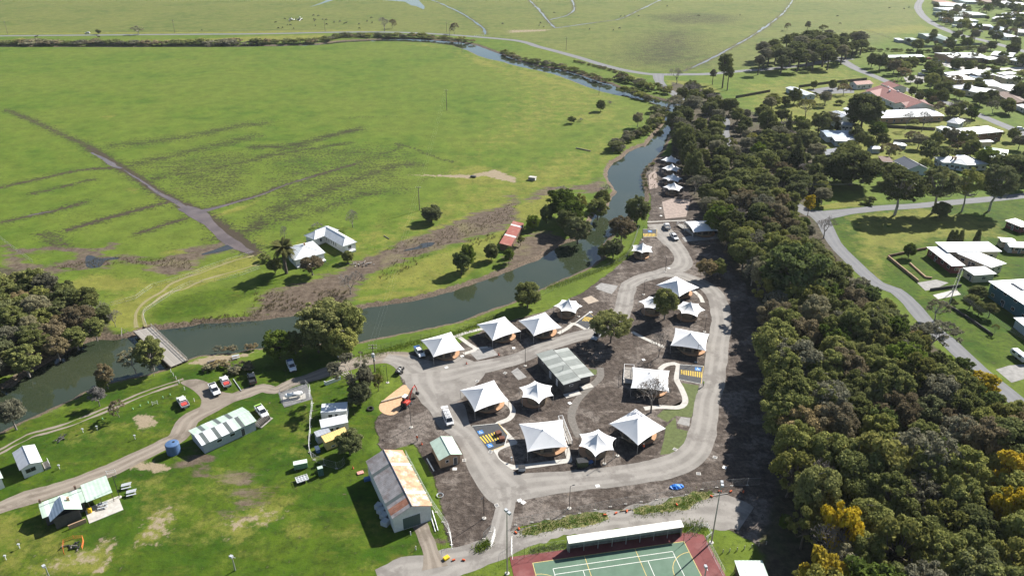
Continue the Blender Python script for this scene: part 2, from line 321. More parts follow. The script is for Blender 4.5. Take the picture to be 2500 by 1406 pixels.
poly('sand', T('30', (1290, 1090), (1380, 900), (1560, 740), (1680, 740), (1570, 1080)), 2.5, .62); poly('sand', T('30', (2150, 1030), (2180, 850), (2450, 760), (2700, 800), (2600, 880), (2350, 930)), 3, .6); poly('sand', T('30', (250, 1300), (620, 1200), (1000, 1080), (1060, 1120), (980, 1300), (600, 1390), (300, 1400)), 3, .5); poly('sand', T('30', (1010, 1060), (1090, 1040), (1050, 1280), (940, 1390), (800, 1400), (1010, 1290)), .8, .85)
poly('sand', T('11', (1450, 780 - 480), (2080, 300), (2300, 250), (2420, 300), (2500, 330), (2500, 380), (2350, 350), (2200, 310), (2050, 335)), 1.5, .9)
poly('sand', T('20', (1800, 720), (2050, 650), (2300, 640), (2450, 615), (2300, 680), (2050, 750), (1800, 740)), 1.2, .9)
poly('sand', T('02', (0, 290), (420, 280), (380, 300), (0, 320)), 6, .7)
line('sand', T('30', (1200, 330), (1400, 360), (1580, 380)), 2.5, 1.2, .9)
# mown camping ground and garden lawns
poly('lawn', [(-200, 1110), (120, 1010), (420, 905), (560, 870), (620, 900), (700, 880), (760, 860), (900, 940), (930, 1040), (900, 1100), (1000, 1120), (1060, 1200), (1080, 1300), (1030, 1360), (1000, 1450), (-200, 1450)], 2.0)
poly('lawn', T('20', (1390, 260), (1500, 160), (1800, 60), (2100, 0), (2500, 0), (2500, 60), (2100, 230), (1900, 290), (1500, 350)), 3.0, .75)
poly('lawn', T('11', (600, 950), (900, 1100), (750, 1180), (560, 1260), (0, 1260), (0, 1400), (280, 1380)), 3.0, .7)
poly('lawn', [(1990, 505), (2600, 470), (2600, 900), (2400, 900), (2200, 740), (2050, 610)], 4, .75)
poly('dry', [(1800, 200), (1990, 210), (2060, 180), (2150, 190), (2330, 260), (2500, 320), (2500, 400), (2100, 420), (1850, 300)], 14, .62)
poly('olive', [(-3000, 84)] + T('00', (0, 325), (2500, 315)) + T('01', (1200, 300), (2000, 335), (2500, 380)) + T('02', (300, 430), (700, 550), (1100, 660), (1500, 690), (2500, 650)) + [(2060, 140), (2250, 60), (2230, 0), (2230, -150), (-3000, -150)], 10, 1.0)
for pts in (T('01', (1650, -20), (1960, 120), (2170, 260), (2210, 330)), T('02', (190, -10), (300, 100), (380, 200), (450, 270)), T('02', (610, -10), (630, 90), (560, 150), (400, 190)), T('02', (1480, -10), (1250, 100), (1080, 180), (900, 210), (600, 250), (450, 270)), T('02', (2500, 240), (2200, 420), (1900, 580), (1680, 680)), T('03', (300, 0), (200, 130), (60, 240), (-40, 310))): line('fringe', pts, 5, 5, .85)
# a slight swelling of the pasture so that nothing is billiard-table flat
ter = npmesh('ground', np.column_stack((X, Y, Z)), (lambda nx, ny: (lambda i: np.column_stack((i, i + 1, i + nx + 1, i + nx)))((np.arange(ny - 1)[:, None] * nx + np.arange(nx - 1)[None, :]).ravel()))(len(gx), len(gy)), None, LAY, smooth=True)

b = NB('ground_cover'); P = b.obj()
n_big = b.noise(0.012, 4, 0.6); n_mid = b.noise(0.07, 5, 0.65); n_sm = b.noise(0.55, 5, 0.65); n_fine = b.noise(2.3, 4, 0.7); n_lat = b.noise(0.3, 6, 0.7, vec=b.scale(P, (0.35, 1.0, 1.0)))
def mask(layer, amp=0.9, e=0.10, nz=n_lat):
    v = b.m('ADD', b.attr(layer), b.m('MULTIPLY', b.m('SUBTRACT', nz, 0.5), amp)); return b.ss(v, 0.5 - e, 0.5 + e)
def soft(layer, k=1.0): return b.m('MULTIPLY', b.attr(layer), k)
grass = b.mix(b.ss(n_mid, 0.32, 0.68), (0.072, 0.124, 0.022), (0.126, 0.172, 0.034))
grass = b.mix(b.ss(n_big, 0.38, 0.62, 0, 0.6), grass, (0.140, 0.170, 0.044))
grass = b.mix(b.ss(n_lat, 0.60, 0.74, 0, 0.55), grass, (0.19, 0.20, 0.068))
col = b.mix(soft('olive', 0.85), grass, b.mix(b.ss(n_mid, 0.35, 0.65), b.mix(b.ss(n_big, 0.35, 0.65), (0.090, 0.122, 0.045), (0.150, 0.162, 0.070)), (0.165, 0.170, 0.085)))
lawn = b.mix(b.ss(n_mid, 0.36, 0.62), (0.044, 0.100, 0.012), (0.098, 0.150, 0.022))
lawn = b.mix(b.ss(n_lat, 0.52, 0.70, 0, 0.75), lawn, (0.15, 0.155, 0.045))
lawn = b.mix(b.ss(n_sm, 0.45, 0.7, 0, 0.75), lawn, (0.036, 0.064, 0.013)); lawn = b.mix(1.0, lawn, (0.82, 0.82, 0.66), 'MULTIPLY')
col = b.mix(mask('lawn', 0.6, 0.3), col, lawn)
dryc = b.mix(n_sm, (0.18, 0.18, 0.058), (0.27, 0.24, 0.10))
dryc = b.mix(b.ss(n_fine, 0.45, 0.7, 0, .6), dryc, (0.12, 0.135, 0.04))
col = b.mix(b.m('MULTIPLY', mask('dry', 2.2, 0.28, b.noise(0.16, 6, 0.75)), 0.78), col, dryc)
col = b.mix(1.0, col, (0.76, 0.79, 0.45), 'MULTIPLY'); n_spk = b.noise(0.8, 5, 0.75)
# rush tussocks: dark specks that thicken where the ground is wet
rv = b.m('ADD', b.m('MULTIPLY', b.attr('rush'), b.ss(n_lat, 0.30, 0.65, 0.5, 1.15)), b.m('MULTIPLY', b.m('SUBTRACT', n_spk, 0.5), 3.2))
col = b.mix(b.ss(rv, 0.34, 0.80, 0, 0.92), col, b.mix(n_sm, (0.020, 0.023, 0.010), (0.045, 0.038, 0.021)))
col = b.mix(b.ss(b.m('ADD', n_spk, b.m('MULTIPLY', n_mid, 0.6)), 0.82, 1.0, 0, 0.5), col, (0.026, 0.042, 0.009))
col = b.mix(b.ss(n_spk, 0.36, 0.24, 0, 0.5), col, (0.15, 0.17, 0.035))
n_tex = b.noise(0.13, 9, 0.78); tx = b.n('ShaderNodeCombineColor'); tv = b.ss(n_tex, 0.36, 0.64, 0.83, 1.17)
for i_ in range(3): b.t.links.new(tv, tx.inputs[i_])
col = b.mix(1.0, col, tx.outputs[0], 'MULTIPLY')
mud = b.mix(b.ss(n_sm, 0.3, 0.7), (0.070, 0.052, 0.038), (0.135, 0.105, 0.080)); mud = b.mix(b.ss(n_fine, 0.48, 0.72, 0, .8), mud, (0.036, 0.028, 0.018)); mud = b.mix(b.ss(n_mid, 0.5, 0.7, 0, .6), mud, (0.16, 0.145, 0.07))
col = b.mix(mask('mud', 2.3, 0.16), col, mud)
col = b.mix(mask('fringe', 2.0, 0.16, n_sm), col, b.mix(n_fine, (0.026, 0.022, 0.014), (0.075, 0.058, 0.042)))
soil = b.mix(b.ss(n_sm, 0.3, 0.7), (0.060, 0.048, 0.040), (0.125, 0.103, 0.088))
soil = b.mix(b.ss(n_mid, 0.50, 0.58, 0, 0.75), soil, (0.215, 0.187, 0.165)); soil = b.mix(b.ss(n_mid, 0.43, 0.36, 0, 0.7), soil, (0.050, 0.040, 0.034))
soil = b.mix(b.ss(n_lat, 0.55, 0.68, 0, 0.75), soil, (0.24, 0.205, 0.178))
soil = b.mix(b.ss(n_fine, 0.50, 0.72, 0, 0.8), soil, (0.034, 0.027, 0.023))
soil = b.mix(b.ss(n_spk, 0.40, 0.62, 0, 0.55), soil, (0.026, 0.020, 0.017)); soil = b.mix(1.0, soil, (0.98, 0.97, 0.96), 'MULTIPLY')
sm = mask('soil', 1.1, 0.10)
col = b.mix(sm, col, soil)
lit = b.mix(b.ss(n_sm, 0.35, 0.7), (0.045, 0.038, 0.025), (0.10, 0.085, 0.058)); lit = b.mix(b.ss(n_mid, 0.5, 0.7, 0, .6), lit, (0.05, 0.07, 0.018))
col = b.mix(mask('litter', 0.9, 0.2), col, lit)
sand = b.mix(n_sm, (0.20, 0.16, 0.105), (0.28, 0.23, 0.16)); sand = b.mix(b.ss(n_fine, 0.5, 0.75, 0, .6), sand, (0.16, 0.13, 0.08))
col = b.mix(mask('sand', 2.0, 0.18, n_sm), col, sand)
bk = b.mix(b.ss(n_fine, 0.35, 0.7), (0.060, 0.045, 0.032), (0.20, 0.155, 0.115))
zz = b.n('ShaderNodeSeparateXYZ'); b.t.links.new(P, zz.inputs[0])
bm_ = b.m('ADD', b.m('MULTIPLY', zz.outputs[2], -2.2), b.m('MULTIPLY', b.m('SUBTRACT', n_sm, 0.5), 1.9))
col = b.mix(b.ss(bm_, 0.25, 0.55), col, bk)
hgt = b.m('ADD', b.m('MULTIPLY', n_sm, b.m('ADD', 0.6, sm)), b.m('MULTIPLY', n_fine, b.m('ADD', 0.3, b.m('MULTIPLY', sm, 0.4))))
nrm = b.bump(hgt, 0.6, 0.4)
ter.materials.append(b.done(col, 0.95, 0, nrm, 0.12))
ground = link(bpy.data.objects.new('ground', ter)); tag(ground, kind='structure')

# ---------------------------------------------------------------- water
b = NB('river_water'); P = b.obj()
rip = b.bump(b.m('ADD', b.noise(0.9, 3, 0.6), b.m('MULTIPLY', b.noise(0.15, 2), 1.5)), 0.05, 0.2)
wc = b.mix(b.ss(b.noise(0.03, 4), 0.35, 0.65), (0.026, 0.036, 0.020), (0.036, 0.044, 0.024))
M_WATER = b.done(wc, 0.06, 0, rip, 0.5)
b = NB('muddy_water'); wc = b.mix(b.ss(b.noise(0.12, 4), 0.35, 0.65), (0.088, 0.066, 0.056), (0.125, 0.096, 0.083))
M_MUDW = b.done(wc, 0.12, 0, b.bump(b.noise(1.2, 2), 0.03, 0.1), 0.45)
b = NB('dark_puddle'); M_PUD = b.done((0.035, 0.037, 0.035), 0.08, 0, b.bump(b.noise(1.2, 2), 0.03, 0.1), 0.5)
def sheet(name, pts2d, z, mat, kind='structure', parent=None, thick=0.0):      # flat polygon (ear clipped by bmesh)
    bm = bmesh.new(); vs = [bm.verts.new((p[0], p[1], z)) for p in pts2d]; f = bm.faces.new(vs)
    if f.normal.z < 0 or sum(pts2d[i - 1][0] * pts2d[i][1] - pts2d[i][0] * pts2d[i - 1][1] for i in range(len(pts2d))) < 0: f.normal_flip()
    if thick:
        r = bmesh.ops.extrude_face_region(bm, geom=[f]); bmesh.ops.translate(bm, verts=[e for e in r['geom'] if isinstance(e, bmesh.types.BMVert)], vec=(0, 0, -thick))
        bmesh.ops.recalc_face_normals(bm, faces=bm.faces)
    bmesh.ops.triangulate(bm, faces=bm.faces); me = bpy.data.meshes.new(name); bm.to_mesh(me); bm.free(); me.materials.append(mat)
    o = link(bpy.data.objects.new(name, me), parent)
    if kind and parent is None: tag(o, kind=kind)
    return o
ox = [riv[:, 0].min() - 10, riv[:, 0].max() + 10]; oy = [riv[:, 1].min() - 10, riv[:, 1].max() + 10]
# the river surface follows the channel, a little wider than the water's edge so that it meets the bank
def offset_loop(L, d):
    a = np.roll(L, 1, 0); c = np.roll(L, -1, 0); t = c - a; t /= np.linalg.norm(t, axis=1)[:, None] + 1e-9
    ar = np.sum(a[:, 0] * L[:, 1] - L[:, 0] * a[:, 1]); s = 1 if ar > 0 else -1
    return L + s * np.column_stack((t[:, 1], -t[:, 0])) * d
sheet('river', offset_loop(riv, 2.4), WATER_Z, M_WATER)
def jitter_line(pts, w, step=1.5, jit=0.25, seed=1, taper=False):
    rnd = np.random.RandomState(seed); C = smooth_line(pts, step); n = len(C); t = np.gradient(C, axis=0); t /= np.linalg.norm(t, axis=1)[:, None] + 1e-9
    nr = np.column_stack((-t[:, 1], t[:, 0])); ws = np.interp(np.linspace(0, 1, n), np.linspace(0, 1, len(w)), w) if isinstance(w, (list, tuple)) else np.full(n, w)
    def jn():
        a = rnd.randn(n) * jit; return (a + np.roll(a, 1) + np.roll(a, -1)) / 1.8
    return C, C + nr * (ws / 2 + jn())[:, None], C - nr * (ws / 2 + jn())[:, None]
def ribbon(name, px, w, z, mat, step=1.5, jit=0.2, seed=1, kind='structure', cols=5, world_pts=None, parent=None):
    pts = world_pts if world_pts is not None else [(G(*p).x, G(*p).y) for p in px]
    C, A, B = jitter_line(pts, w, step, jit, seed); n = len(C); V = []; U = []
    ln = np.concatenate(([0], np.cumsum(np.linalg.norm(np.diff(C, axis=0), axis=1))))
    for i in range(n):
        for k in range(cols):
            t = k / (cols - 1); p = A[i] * (1 - t) + B[i] * t; V.append((p[0], p[1], z)); U.append(t)
    F = [(i * cols + k, (i + 1) * cols + k, (i + 1) * cols + k + 1, i * cols + k + 1) for i in range(n - 1) for k in range(cols - 1)]
    me = npmesh(name, V, F, mat, {'across': U, 'along': np.repeat(ln, cols)})
    o = link(bpy.data.objects.new(name, me), parent)
    if kind and parent is None: tag(o, kind=kind)
    return o
# drains of the paddock (muddy water) and ponds
for i, (pts, w) in enumerate(((T('10', (870, 90), (990, 150), (1090, 215), (1160, 240)), [1.0, 1.8, 3.2, 1.2]), (T('10', (1180, 255), (1300, 330), (1430, 410)), [0.6, 0.9, 1.0]), (T('10', (1420, 410), (1520, 480), (1640, 540), (1750, 605)), [1.2, 1.8, 2.4, 2.4]),
        (T('10', (1740, 610), (1860, 660), (1990, 760), (2130, 890), (2260, 980), (2400, 1048)), [5, 7.5, 4.2, 4, 5, 2.5]), (T('10', (1900, 655), (2100, 605), (2280, 555), (2500, 490)) + T('11', (300, 400), (600, 305)), [4, 1.6, 0.9, 0.7, 0.5, 0.4]),
        (T('10', (270, 690), (400, 665), (510, 645)), [0.9, 1.3, 0.8]))):
    ribbon('drain_water', pts, w, 0.012 + 0.004 * i, M_MUDW, 1.5, 0.12, 20 + i)
ribbon('drain_water', T('10', (2200, 985), (2090, 1020), (1990, 1045), (1925, 1062)), [5, 4, 2.5, 0.8], 0.040, M_PUD, 1.5, 0.12, 30)
for k, (tl_, pts) in enumerate((('10', ((820, 1080), (870, 1070), (960, 1095), (1130, 1085), (1120, 1105), (1010, 1120), (950, 1180), (830, 1180))), ('11', ((1430, 1020), (1560, 985), (1600, 955), (1720, 945), (1690, 980), (1580, 1005), (1450, 1025))))):
    L = smooth_line([(G(*p).x, G(*p).y) for p in T(tl_, *pts)], 1.0, True); sheet('puddle', L, 0.020, M_PUD)
for k, pts in enumerate((((525, 72), (640, 42), (770, 0), (790, -8), (800, -30), (760, -30), (640, 30)), ((1060, -30), (1200, 0), (1440, 20), (1500, 55), (1540, 60), (1620, 95), (1630, 70), (1590, 25), (1540, -30)))):
    sheet('flood_pool', [(G(*p).x, G(*p).y) for p in T('01', *pts)], 0.03, M_WATER)
for k, (pts, w) in enumerate(((T('01', (1650, -20), (1960, 120), (2170, 260), (2210, 330)), 5), (T('02', (190, -10), (300, 100), (380, 200), (450, 270)), 4.5), (T('02', (610, -10), (630, 90), (560, 150), (400, 190)), 3), (T('02', (1480, -10), (1250, 100), (1080, 180), (900, 210), (600, 250), (450, 270)), [4, 4, 3, 1.5, 1.5, 3]), (T('02', (2500, 240), (2200, 420), (1900, 580), (1680, 680)), 3.2), (T('03', (300, 0), (200, 130), (60, 240), (-40, 310)), 3))):
    ribbon('pasture_drain', pts, [x * .45 for x in w] if isinstance(w, list) else w * .45, 0.016 + 0.004 * k, M_PUD if k in (0,) else M_MUDW, 5, 0.5, 50 + k)

# ---------------------------------------------------------------- roads, tracks and paths
def road_mat(name, c0, c1, track, trk_amt, patch=None):
    b = NB(name); u = b.attr('across'); n1 = b.noise(0.25, 5, 0.65); n2 = b.noise(2.5, 4, 0.7); c = b.mix(b.ss(n1, 0.3, 0.7), c0, c1)
    tr = b.m('ABSOLUTE', b.m('SUBTRACT', b.m('ABSOLUTE', b.m('SUBTRACT', u, 0.5)), 0.2)); tr = b.ss(b.m('ADD', tr, b.m('MULTIPLY', b.m('SUBTRACT', n1, 0.5), 0.12)), 0.04, 0.13, 1, 0)
    c = b.mix(b.m('MULTIPLY', tr, trk_amt), c, track); c = b.mix(b.ss(n2, 0.5, 0.8, 0, 0.35), c, tuple(x * 0.6 for x in c0))
    if patch: c = b.mix(b.ss(b.noise(0.09, 6, 0.7), 0.52, 0.62, 0, patch[1]), c, patch[0])
    return b.done(c, 0.9, 0, b.bump(b.m('ADD', n2, n1), 0.25, 0.06), 0.2)
M_ASPH = road_mat('bitumen', (0.13, 0.132, 0.14), (0.16, 0.162, 0.167), (0.18, 0.18, 0.185), 0.5)
M_SITE = road_mat('site_gravel', (0.17, 0.157, 0.142), (0.245, 0.228, 0.207), (0.295, 0.277, 0.252), 0.5, ((0.14, 0.126, 0.114), 0.7))
M_TRACK = road_mat('dirt_track', (0.165, 0.137, 0.11), (0.22, 0.19, 0.155), (0.265, 0.228, 0.188), 0.7, ((0.10, 0.082, 0.064), 0.6))
M_NEWASPH = simple('fresh_asphalt', (0.052, 0.054, 0.058), 0.85, 0.15, 1.5, bump=0.15)
M_CONC = simple('concrete', (0.42, 0.40, 0.365), 0.85, 0.10, 1.2, bump=0.1, dirt=((0.24, 0.22, 0.19), 0.5))
M_PAD = simple('weathered_slab', (0.24, 0.232, 0.22), 0.9, 0.15, 0.8, bump=0.1)
ribbon('highway', T('00', (-300, 347), (0, 345), (1200, 335), (2500, 325)) + T('01', (700, 312), (1200, 308), (1600, 320), (2000, 345), (2500, 390)) + T('02', (300, 450), (600, 530), (900, 620), (1100, 670), (1300, 703), (1440, 713), (1700, 712), (1900, 708), (2200, 682), (2500, 660)) + [(1960, 160), (2030, 148), (2080, 144)], 7.5, 0.020, M_ASPH, 5, 0.15, 2)
ribbon('street', [(2055, 140)] + T('03', (770, 580), (850, 630), (950, 680), (1100, 740), (1300, 825), (1500, 900), (1700, 960), (1900, 1030), (2100, 1110), (2300, 1195), (2600, 1320)), [8, 9, 8, 7, 7, 7, 7, 7, 7, 7, 7], 0.024, M_ASPH, 4, 0.12, 3)
ribbon('street', T('03', (1700, -90), (1560, -30), (1500, 30), (1490, 80), (1530, 150), (1620, 220), (1740, 280), (1850, 322), (2000, 362), (2200, 410), (2600, 520)), 8.5, 0.028, M_ASPH, 5, 0.15, 4)
ribbon('street', [(1606, 180), (1612, 203), (1640, 226), (1662, 238), (1720, 262), (1766, 290), (1768, 320), (1775, 357), (1800, 378), (1822, 400), (1870, 450), (1930, 495), (1985, 525)], [9, 7, 6, 6, 5.5, 5.5, 5.5, 5.5, 5.5, 5.5, 5.5, 6, 7], 0.032, M_ASPH, 3, 0.12, 5)
ribbon('street', T('13', (2700, 480), (2500, 500), (2300, 520), (2100, 540), (1850, 562), (1500, 595), (1100, 622), (800, 655), (560, 690)), [5.5, 5.5, 5.5, 5.5, 5.5, 5.5, 5.5, 6, 9], 0.036, M_ASPH, 2.5, 0.08, 6)
ribbon('street', T('13', (480, 640), (580, 740), (640, 850), (700, 960), (820, 1090), (960, 1220), (1110, 1345)) + T('23', (1280, 40), (1400, 140), (1500, 260), (1620, 390), (1750, 500), (1900, 640), (2050, 780), (2200, 900), (2350, 1020), (2500, 1150), (2700, 1310)), [8, 7, 5.5] + [5.2] * 15, 0.040, M_ASPH, 2, 0.08, 7)
ribbon('gravel_track', T('30', (-200, 815), (0, 745), (300, 655), (600, 560), (900, 450), (1100, 370), (1300, 275), (1500, 180), (1700, 80)) + T('20', (1800, 1270), (2000, 1160), (2250, 1050), (2500, 965)) + T('21', (200, 985), (400, 905), (600, 845), (750, 795), (900, 745), (1100, 695), (1300, 675), (1450, 690)), [4.6] * 8 + [5, 5.5, 5, 4.4, 4.2, 4, 3.8, 4, 4.5, 5, 5.5, 6, 7], 0.020, M_TRACK, 1.2, 0.18, 8)
sheet('parking_area', smooth_line([(G(*p).x, G(*p).y) for p in T('20', (1720, 910), (1870, 880), (2000, 920), (2120, 1000), (2300, 1030), (2200, 1090), (1980, 1190), (1890, 1210), (1920, 1080), (1840, 985))], 1.0, True), 0.026, M_TRACK)
ribbon('footpath', T('20', (1700, 930), (1400, 1030), (1000, 1190), (700, 1310), (400, 1406)) + T('30', (300, 80), (0, 240), (-200, 300)), 0.7, 0.014, M_TRACK, 1.2, 0.18, 9)
ribbon('footpath', T('20', (1750, 880), (1400, 990), (1000, 1160), (700, 1280), (350, 1380)) + T('30', (250, 60), (0, 200), (-200, 270)), 0.6, 0.016, M_TRACK, 1.2, 0.18, 10)
M_GTRK = road_mat('farm_track', (0.16, 0.15, 0.06), (0.21, 0.185, 0.09), (0.25, 0.215, 0.12), 0.7)
ribbon('farm_track', T('10', (2420, 1070), (2200, 1130), (1900, 1240), (1650, 1330)) + T('20', (1550, 40), (1400, 130), (1300, 250), (1300, 390)), 1.0, 0.014, M_GTRK, 1.5, 0.2, 11)
ribbon('farm_track', T('10', (2480, 1150), (2200, 1230), (1950, 1300), (1750, 1390)) + T('20', (1600, 60), (1430, 180), (1370, 260), (1390, 380)), 0.9, 0.016, M_GTRK, 1.5, 0.2, 12)
# site loop road
ribbon('site_road', T('21', (1250, 680), (1400, 720), (1560, 830), (1800, 850), (2050, 790), (2500, 690)) + T('22', (300, 590), (600, 490), (800, 440), (950, 390), (1060, 300), (1105, 200), (1120, 100), (1150, 0)) + T('12', (1170, 1340), (1300, 1280), (1480, 1235), (1640, 1180), (1670, 1100), (1620, 1010), (1550, 930), (1480, 850), (1420, 770)), [4, 6, 10, 8, 6.5, 5.5, 5.2, 5.2, 5.2, 5.2, 5.2, 5.4, 5.4, 5.4, 5.4, 5.6, 6, 7, 6, 6.5, 8, 8.5, 8], 0.024, M_SITE, 1.2, 0.10, 13)
ribbon('site_road', T('12', (1480, 1240), (1650, 1260), (1780, 1310), (1900, 1370)) + T('22', (1960, 60), (2010, 150), (2030, 250), (2030, 400), (2005, 550), (1985, 700), (1970, 850), (1930, 1000), (1895, 1120), (1880, 1250)) + T('32', (1855, 40), (1800, 180), (1700, 290), (1500, 375), (1200, 430), (900, 472), (500, 505), (200, 540), (0, 580)) + T('31', (2330, 560)), [5.5] + [6] * 13 + [6.2, 6.5, 7, 7, 6.6, 6.4, 6.4, 7, 8, 9], 0.028, M_SITE, 1.2, 0.10, 14)
ribbon('site_road', T('31', (2440, 600), (2340, 500), (2250, 400), (2150, 250), (2050, 100), (1950, 0)) + T('21', (1860, 1300), (1790, 1180), (1700, 1050), (1620, 930), (1600, 820)), [9, 9, 7, 6.4, 6, 5.6, 5.6, 6, 7, 9, 10], 0.032, M_SITE, 1.2, 0.10, 15)
ribbon('site_road', T('31', (2380, 560), (2400, 700), (2380, 850), (2340, 1000), (2300, 1130)), [6, 4.5, 4, 4, 5], 0.036, M_SITE, 1.2, 0.15, 16)
for k, pp in enumerate(([(985, 865), (1060, 882), (1125, 872), (1185, 903), (1150, 950), (1110, 985), (1075, 985), (1050, 950), (1010, 915)], [(1085, 1000), (1130, 985), (1150, 1040), (1200, 1090), (1215, 1150), (1290, 1185), (1210, 1230), (1150, 1160), (1120, 1080)])):
    sheet('gravel_apron', smooth_line([(G(*p).x, G(*p).y) for p in pp], .8, True), .014 + .003 * k, M_SITE)
ribbon('access_track', T('31', (1200, 1480), (1450, 1400), (1750, 1330), (2050, 1220), (2350, 1120)) + T('32', (150, 1040), (500, 940), (1000, 860), (1500, 800), (1900, 780), (2150, 800), (2280, 850)), [8, 8, 7, 6, 5, 5, 5, 5.2, 6, 9, 11, 8], 0.022, M_SITE, 1.2, 0.3, 17)
ribbon('driveway', T('31', (1560, 890), (1620, 1000), (1680, 1150), (1720, 1330)), [3.2, 2.6, 2.6, 5], 0.040, M_TRACK, 1.0, 0.15, 18)
ribbon('curved_path', T('22', (880, 770), (880, 860), (780, 960), (680, 1060), (620, 1160), (610, 1280), (660, 1390)) + T('32', (690, 80)), 1.9, 0.020, simple('path_gravel', (0.135, 0.122, 0.108), 0.9, 0.15, 1.5, bump=0.2), 0.8, 0.05, 19)

# ================================================================ VEGETATION
def leaf_mat(name, c0, c1, tip=None, trans=0.25):
    b = NB(name); t = b.attr('tint'); r = b.rand()
    c = b.mix(t, c0, c1)
    if tip: c = b.mix(b.ss(t, 0.72, 0.98, 0, 0.8), c, tip)
    c = b.mix(b.ss(r, 0.0, 0.4, 0.55, 0), c, tuple(x * 0.6 for x in c0)); c = b.mix(b.ss(r, 0.45, 1.0, 0, 0.6), c, (c1[0] * 1.5, c1[1] * 1.38, c1[2] * 1.05)); c = b.mix(b.ss(b.m('FRACT', b.m('MULTIPLY', r, 7.3)), 0.6, 1.0, 0, 0.4), c, (.13, .135, .10))
    d = b.n('ShaderNodeBsdfDiffuse'); b.set(d.inputs[0], c); tr = b.n('ShaderNodeBsdfTranslucent'); b.set(tr.inputs[0], b.mix(0.5, c, tuple(min(1, x * 1.6) for x in c1)))
    m1 = b.n('ShaderNodeMixShader'); m1.inputs[0].default_value = trans; b.t.links.new(d.outputs[0], m1.inputs[1]); b.t.links.new(tr.outputs[0], m1.inputs[2])
    b.t.links.new(m1.outputs[0], b.out.inputs[0]); return b.mat
L_OLIVE = leaf_mat('olive_leaves', (0.078, 0.096, 0.034), (0.222, 0.238, 0.079), (0.432, 0.420, 0.138))
L_DARK = leaf_mat('dark_leaves', (0.053, 0.065, 0.027), (0.161, 0.181, 0.067), (0.272, 0.281, 0.109))
L_GREY = leaf_mat('grey_leaves', (0.085, 0.082, 0.057), (0.215, 0.209, 0.142), (0.343, 0.328, 0.234))
L_BROWN = leaf_mat('brown_leaves', (0.095, 0.076, 0.048), (0.235, 0.194, 0.114), (0.343, 0.281, 0.172))
L_GREEN = leaf_mat('green_leaves', (0.047, 0.072, 0.015), (0.123, 0.168, 0.034), (0.208, 0.260, 0.058))
L_YEL = leaf_mat('wattle_leaves', (0.24, 0.19, 0.02), (0.46, 0.35, 0.03), (0.62, 0.46, 0.05))
L_LIME = leaf_mat('lime_leaves', (0.10, 0.11, 0.03), (0.20, 0.20, 0.06), (0.30, 0.29, 0.10))
BARK = simple('bark', (0.10, 0.082, 0.068), 0.9, 0.3, 2.0, bump=0.5); BARK_P = simple('pale_bark', (0.34, 0.31, 0.27), 0.85, 0.25, 1.5); BARK_G = simple('grey_bark', (0.19, 0.17, 0.155), 0.9, 0.3, 2.0)
def leaves(lobes, per, size, rnd, flat=0.75, up=0.75, rag=0.6, asp=1.0):
    VS = []; TT = []
    for (c, r) in lobes:
        n = max(12, int(per * r * r)); d = rnd.randn(n, 3); d /= np.linalg.norm(d, axis=1)[:, None]
        fl = (rnd.rand(n) < up) & (d[:, 2] < 0); d[fl, 2] *= -1
        p = np.array(c) + d * r * (0.48 + 0.66 * rnd.rand(n, 1)) * np.array((1, 1, flat))
        nn = d + rnd.randn(n, 3) * rag; nn /= np.linalg.norm(nn, axis=1)[:, None]
        a = np.cross(nn, rnd.randn(n, 3)); a /= np.linalg.norm(a, axis=1)[:, None] + 1e-9; q = np.cross(nn, a)
        s = size * (0.55 + 0.8 * rnd.rand(n, 1)); a *= s * asp; q *= s / asp
        VS.append(np.stack((p - a - q * .35, p + a * .3 - q, p + a + q * .35, p - a * .3 + q), 1))
        lt = rnd.rand(); tt = np.clip(0.25 + 0.35 * d[:, 2] * 0 + 0.35 * lt + 0.4 * rnd.rand(n), 0, 1); TT.append(np.repeat(tt, 4))
    V = np.concatenate(VS).reshape(-1, 3); F = np.arange(len(V)).reshape(-1, 4)
    return V, F, np.concatenate(TT)
def limbs(mb, base, tips, r0, rnd, bend=0.15):
    for t in tips:
        a = Vector(base); e = Vector(t); mid = a.lerp(e, 0.5) + Vector(rnd.randn(3) * (e - a).length * bend); q = a.lerp(mid, .5) + Vector(rnd.randn(3) * .05)
        mb.path([a, q, mid, e], [r0, r0 * .75, r0 * .5, r0 * .15], 5)
PROTO = {}
def finish(key, crown, trunk, cmat, tmat, h):
    PROTO[key] = (npmesh(key + '_crown', crown[0], crown[1], cmat, {'tint': crown[2]}) if crown is not None else None, trunk.mesh(key + '_trunk', tmat, True), h)
def broad(key, seed, h, rx, z0, nl, per, leaf, lr, cmat, tmat=BARK, flat=0.75, fork=0.35, shell=0.55, rag=0.6):
    rnd = np.random.RandomState(seed); lobes = []; zc = (z0 + h) / 2; rz = (h - z0) / 2
    while len(lobes) < nl:
        d = rnd.randn(3); d /= np.linalg.norm(d); rr = shell + (1 - shell) * rnd.rand() ** 0.6
        if d[2] < -0.8: continue
        r = lr * (0.38 + 0.85 * rnd.rand() ** 1.6); c = np.array((d[0] * (rx - r * .6) * rr, d[1] * (rx - r * .6) * rr, zc + d[2] * (rz - r * .6) * rr)) + rnd.randn(3) * 0.15
        if any(np.linalg.norm(c - q[0]) < 0.55 * (r + q[1]) * 0.8 for q in lobes) and rnd.rand() < 0.8: continue
        lobes.append((c, r))
    mb = MB(); top = Vector((rnd.randn() * .3, rnd.randn() * .3, h * fork + z0 * .3)); mb.path([(0, 0, -0.2), (rnd.randn() * .15, rnd.randn() * .15, top.z * .5), top], [h * .032, h * .026, h * .02], 7)
    limbs(mb, top, [l[0] for l in lobes[::2]], h * .016, rnd); finish(key, leaves(lobes, per, leaf, rnd, flat, rag=rag), mb, cmat, tmat, h)
